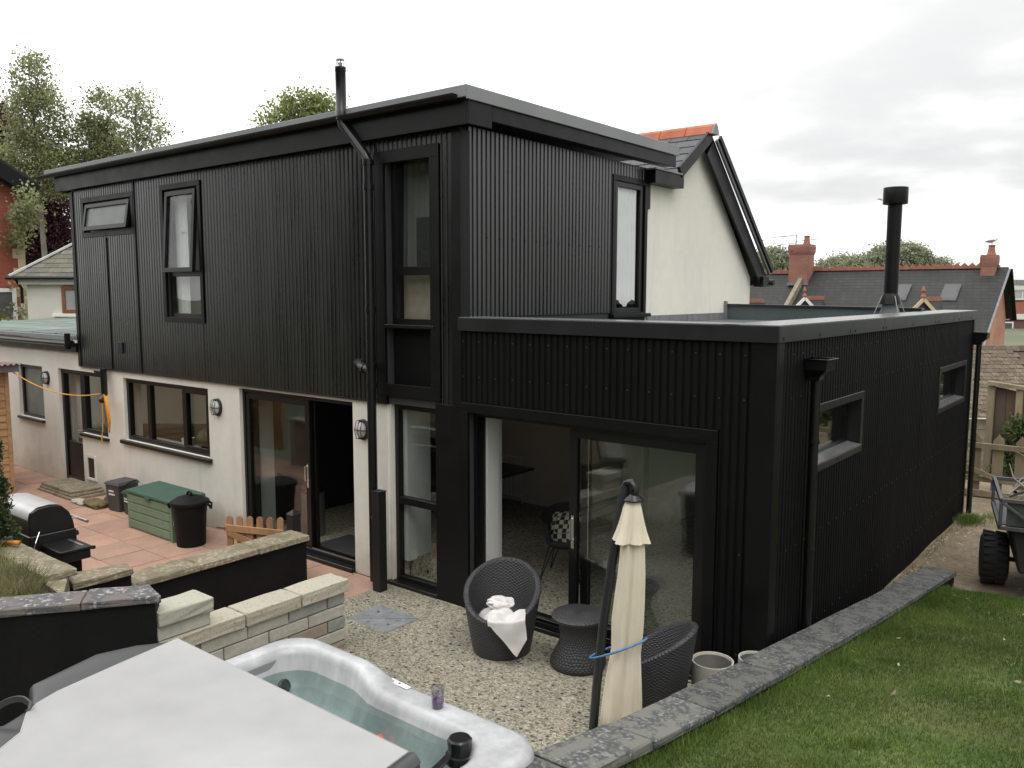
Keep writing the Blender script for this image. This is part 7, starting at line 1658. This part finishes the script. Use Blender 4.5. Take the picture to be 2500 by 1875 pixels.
def crest(parent, P_, n_, step, mat):
    mb = MB()
    for k in range(n_):
        a, b = P_(k * step), P_((k + 1) * step); up = Vector((0, 0, 1)); a, b = Vector(a), Vector(b); m_ = (a + b) / 2
        mb.beam(a, b, .28, .13); mb.add([tuple(a + up * .06), tuple(b + up * .06), tuple(m_ + up * .22)], [(0, 1, 2)])
    return stuff(obj('ridge_tiles', mb, mat, parent))
crest(te, lambda s: g6(s, 0, RZ2 + .14), int(Lr / .33), .33, M['terracotta'])
for (s_, t_) in ((5.07, 1.5), (7.25, 1.5)):
    mb = MB(); q6 = lambda ds, dt, h_: tuple(Vector(roofpt(s_ + ds, t_ + dt)) + Vector((0, 0, .14 + h_)))
    mb.hexa([q6(-.36, .45, 0), q6(.36, .45, 0), q6(.36, -.45, 0), q6(-.36, -.45, 0)], [q6(-.36, .45, .07), q6(.36, .45, .07), q6(.36, -.45, .07), q6(-.36, -.45, .07)]); k_ = obj('skylight', mb, M['tsteel'], te)
    mb = MB(); mb.add([q6(-.27, .36, .075), q6(.27, .36, .075), q6(.27, -.34, .075), q6(-.27, -.34, .075)], [(0, 1, 2, 3)]); obj('pane', mb, pm('skylight_glass', (.06, .062, .062), .4), k_)
# lower neighbour on the left with the valley between
t2 = thing('terraced_house', 'dark slate roofed neighbour house left of the tall brick chimney', 'house', far(15, 44, 0))
R0b = Vector((12.85, 47.9, 0)); 
def g7(s, t, z): p = R0b + dr_ * s + dn * t; return f6(p.x, p.y, z)
Lb = (Vector((16.0, 45.1, 0)) - R0b).length
def rp7(s, t): return g7(s, t, 4.52 - 3.4 * t / SP)
mb = MB(); mb.hexa([rp7(-2.5, 0), rp7(Lb, 0), rp7(Lb, SP), rp7(-2.5, SP)], [tuple(Vector(rp7(a, b)) + Vector((0, 0, .1))) for a, b in ((-2.5, 0), (Lb, 0), (Lb, SP), (-2.5, SP))]); obj('roof', mb, M['farslate'], t2)
mb = MB(); mb.hexa([g7(-2.4, SP - .3, -2), g7(Lb - .1, SP - .3, -2), g7(Lb - .1, -1.4, -2), g7(-2.4, -1.4, -2)], [g7(-2.4, SP - .3, 1.3), g7(Lb - .1, SP - .3, 1.3), g7(Lb - .1, -1.4, 1.3), g7(-2.4, -1.4, 1.3)]); obj('wall', mb, M['orangebrick'], t2)
crest(t2, lambda s: g7(s - 2.4, 0, 4.64), int((Lb + 2.0) / .33), .33, M['terracotta'])
mb = MB(); mb.beam(tuple(Vector(roofpt(-.15, -.1)) + Vector((0, 0, .30))), tuple(Vector(roofpt(-.15, SP)) + Vector((0, 0, .30))), .22, .35, up=(0, 0, 1)); obj('party_coping', mb, M['moss_cop'], te)
# chimneys
def chimney(F_, c, w_, d_, z0, z1, pots_, parent):
    p = Vector(c); mb = MB(); q8 = lambda k, z: [F_(p.x + dr_.x * a * w_ / 2 * k + dn.x * b * d_ / 2 * k, p.y + dr_.y * a * w_ / 2 * k + dn.y * b * d_ / 2 * k, z) for a, b in ((-1, 1), (1, 1), (1, -1), (-1, -1))]
    mb.loft([q8(1, z0), q8(1, z1 - .55), q8(1.05, z1 - .5), q8(1.12, z1 - .38), q8(1.14, z1 - .15), q8(1.08, z1)], True); ch_ = obj('chimney', mb, M['chimbrick'], parent)
    for a, b in pots_:
        x, y = p.x + dr_.x * a, p.y + dr_.y * a; mb = MB(); mb.lathe([(.20, 0), (.16, .15), (.13, .38), (.15, .40), (.15, .46), (.11, .46)], 14, F_(x, y, z1)); obj('chimney_pot', mb, M['terracotta'], ch_, smooth=True, autos=40)
    mb = MB(); mb.loft([q8(1.12, z0 - .02), q8(1.12, z0 + .12)], True); obj('lead_apron', mb, M['lead'], ch_)
    return ch_
c1_ = chimney(f6, (15.40, 44.9, 0), .98, .9, 3.95, 6.08, [(.25, 0)], te)
c2_ = chimney(f6, (22.25, 39.3, 0), .60, .60, 3.7, 5.30, [(.05, 0)], te)
ae = thing('tv_aerial', 'thin television aerial on a mast beside the tall brick chimney', 'aerial', far(15.0, 44.7, 5.15)); mb = MB(); mb.tube([(0, 0, -1.0), (0, 0, 1.45)], .025, 5)
rv_ = Vector((_cy, _sy, 0))
for z, a, b in ((1.35, -1.25, .1), (.95, -1.0, .05), (.6, -1.05, 1.0), (1.15, 0, 1.2)): mb.tube([tuple(rv_ * a + Vector((0, 0, z - .06))), tuple(rv_ * b + Vector((0, 0, z + .1 * (b - a) * .6)))], .016, 4)
for k in range(7): mb.tube([tuple(rv_ * (-1.1 + k * .16) + Vector((.12, -.1, 1.32))), tuple(rv_ * (-1.1 + k * .16) + Vector((-.12, .1, 1.32)))], .01, 4)
obj('aerial_rods', mb, M['tsteel'], ae)
# porch gablets poking over the upstand
def gablet(u, v, z, s_, label, bc):
    o = thing('gablet', label, 'gable roof', far(u, v, z)); 
    d_ = lambda a, b, h_: tuple(Vector(far(a, b, h_)) - Vector(far(0, 0, 0)))
    mb = MB(); mb.hexa([d_(-.9 * s_, 0, -.9 * s_), d_(.9 * s_, 0, -.9 * s_), d_(2.2 * s_, 2.0 * s_, -.9 * s_), d_(.6 * s_, 2.0 * s_, -.9 * s_)], [d_(-.02, 0, 0), d_(.02, 0, 0), d_(1.62 * s_, 1.5 * s_, 0), d_(1.58 * s_, 1.5 * s_, 0)]); obj('roof', mb, M['farslate'], o)
    mb = MB(); mb.beam(d_(0, -.02, .03), d_(1.62 * s_, 1.5 * s_, .03), .16 * s_, .22 * s_); obj('ridge_tile', mb, M['terracotta'], o)
    mb = MB(); mb.lathe([(.10 * s_, 0), (.13 * s_, .10 * s_), (.05 * s_, .25 * s_), (.11 * s_, .38 * s_), (.03 * s_, .62 * s_), (0, .64 * s_)], 10, d_(0, 0, .05)); obj('finial', mb, M['terracotta'], o)
    for sg in (-1, 1):
        mb = MB(); mb.beam(d_(0, -.06, .02), d_(sg * .92 * s_, -.06, -.92 * s_), .06, .16 * s_, up=(0, 0, 1)); obj('bargeboard', mb, bc, o)
gablet(12.05, 34.6, 3.29, .72, 'small gablet with white bargeboards and red finial showing above the upstand', M['white_plastic'])
gablet(16.45, 33.6, 3.26, .80, 'small gablet with buff bargeboards and orange finial beside the skylight', M['buffstone'])
gablet(9.6, 34.8, 3.16, .72, 'small gablet with red ridge half hidden by the cream gable end', M['white_plastic'])

# flats in the distance
fb_ = thing('block_of_flats', 'long three storey block of flats with white windows and brown panels at the right edge', 'flats', far(62, 100, 0)); OF = Vector(far(62, 100, 0)); f8 = lambda u, v, z: rel(far(u, v, z), OF)
def fbox(name, u0, u1, v0, v1, z0, z1, mat): mb = MB(); mb.hexa([f8(u0, v0, z0), f8(u1, v0, z0), f8(u1, v1, z0), f8(u0, v1, z0)], [f8(u0, v0, z1), f8(u1, v0, z1), f8(u1, v1, z1), f8(u0, v1, z1)]); return obj(name, mb, mat, fb_)
fbox('wall', 57.2, 85, 100, 110, -6, 4.0, pm('brown_panel', (.15, .075, .06), .8, var=.08)); fbox('band', 57.2, 85, 99.9, 99.99, 2.66, 3.0, M['redbrick']); fbox('band', 57.2, 85, 99.85, 99.99, -2.55, -1.75, pm('ochre_band', (.36, .27, .14), .85, var=.06)); fbox('band', 57.2, 85, 99.8, 99.99, .48, 1.15, M['whitewall']); fbox('roof', 57.0, 85.2, 99.6, 110, 4.0, 4.55, M['whitewall']); fbox('roof_edge', 57.0, 85.2, 99.55, 110, 4.551, 4.7, M['lead']); fbox('plant_room', 61, 66, 102, 108, 4.7, 5.2, M['lead']); fbox('band', 57.2, 85, 99.88, 99.99, 1.2, 2.6, pm('pink_panel', (.36, .12, .09), .8, var=.06))
for u0 in (57.3, 63.0):
    far_window(fb_, f8, u0, u0 + 4.4, 2.8, 4.0, 99.8, .16, M['white_plastic'], M['farglass_l'], us=(u0 + 1.1, u0 + 2.2, u0 + 3.3))
for u0 in (58.5, 61.6): far_window(fb_, f8, u0, u0 + 1.35, -1.7, .2, 99.9, .16, M['white_plastic'], M['farglass'], zs=(-1.25,))
for u0 in (58.2, 61.4): far_window(fb_, f8, u0, u0 + 1.35, -4.6, -2.7, 99.9, .16, M['white_plastic'], M['farglass_l'], zs=(-3.1,))

# seagull on the small chimney, and one in flight by the stove flue
def gull(name, label, p, s_, flying):
    o = thing(name, label, 'bird', p); M['gullw'] = pm('gull_white', (.68, .68, .68), .8, var=.05); M['gullg'] = pm('gull_grey', (.25, .26, .28), .8, var=.05)
    mb = MB(); a = Vector((_cy, _sy, 0))
    mb.tube([tuple(a * t_ * s_ + Vector((0, 0, z * s_))) for t_, z in ((.22, .20), (.12, .19), (0, .15), (-.12, .12), (-.26, .10))], [.005 * s_, .045 * s_, .075 * s_, .06 * s_, .012 * s_], 10); mb.lathe([(0, -.045 * s_), (.04 * s_, -.01 * s_), (.035 * s_, .03 * s_), (0, .045 * s_)], 10, tuple(a * .17 * s_ + Vector((0, 0, .235 * s_)))); mb.tube([tuple(a * .20 * s_ + Vector((0, 0, .235 * s_))), tuple(a * .27 * s_ + Vector((0, 0, .225 * s_)))], [.012 * s_, .003 * s_], 6); obj('body', mb, M['gullw'], o, smooth=True)
    b = Vector((-_sy, _cy, 0))
    for sg in (-1, 1):
        mb = MB()
        if flying: mb.hexa([tuple(a * .07 * s_ + b * sg * .03 + Vector((0, 0, .17 * s_))), tuple(a * .02 + (b * .1 + a * .35) * sg * s_ + Vector((0, 0, .32 * s_))), tuple(a * -.10 + (b * .1 + a * .62) * sg * s_ + Vector((0, 0, .22 * s_))), tuple(a * -.08 * s_ + b * sg * .03 + Vector((0, 0, .15 * s_)))], [tuple(a * .07 * s_ + b * sg * .03 + Vector((0, 0, .185 * s_))), tuple(a * .02 + (b * .1 + a * .35) * sg * s_ + Vector((0, 0, .33 * s_))), tuple(a * -.10 + (b * .1 + a * .62) * sg * s_ + Vector((0, 0, .225 * s_))), tuple(a * -.08 * s_ + b * sg * .03 + Vector((0, 0, .165 * s_)))])
        else: mb.tube([tuple(a * .08 * s_ + b * sg * .055 * s_ + Vector((0, 0, .19 * s_))), tuple(a * -.08 * s_ + b * sg * .06 * s_ + Vector((0, 0, .16 * s_))), tuple(a * -.30 * s_ + b * sg * .02 * s_ + Vector((0, 0, .12 * s_)))], [.02 * s_, .05 * s_, .008 * s_], 8)
        obj('wing', mb, M['gullg'], o, smooth=not flying)
    if not flying:
        mb = MB()
        for sg in (-1, 1): mb.tube([tuple(b * sg * .03 * s_ + Vector((0, 0, .1 * s_))), tuple(b * sg * .03 * s_)], .008 * s_, 5)
        obj('leg', mb, M['ridge_red'], o)
gull('seagull', 'seagull standing on the small chimney pot at the right', far(22.29, 39.27, 5.77), 1.15, False)
gull('flying_seagull', 'distant seagull flying just left of the stove cowl', far(39.2, 90, 13.2), 1.0, True)
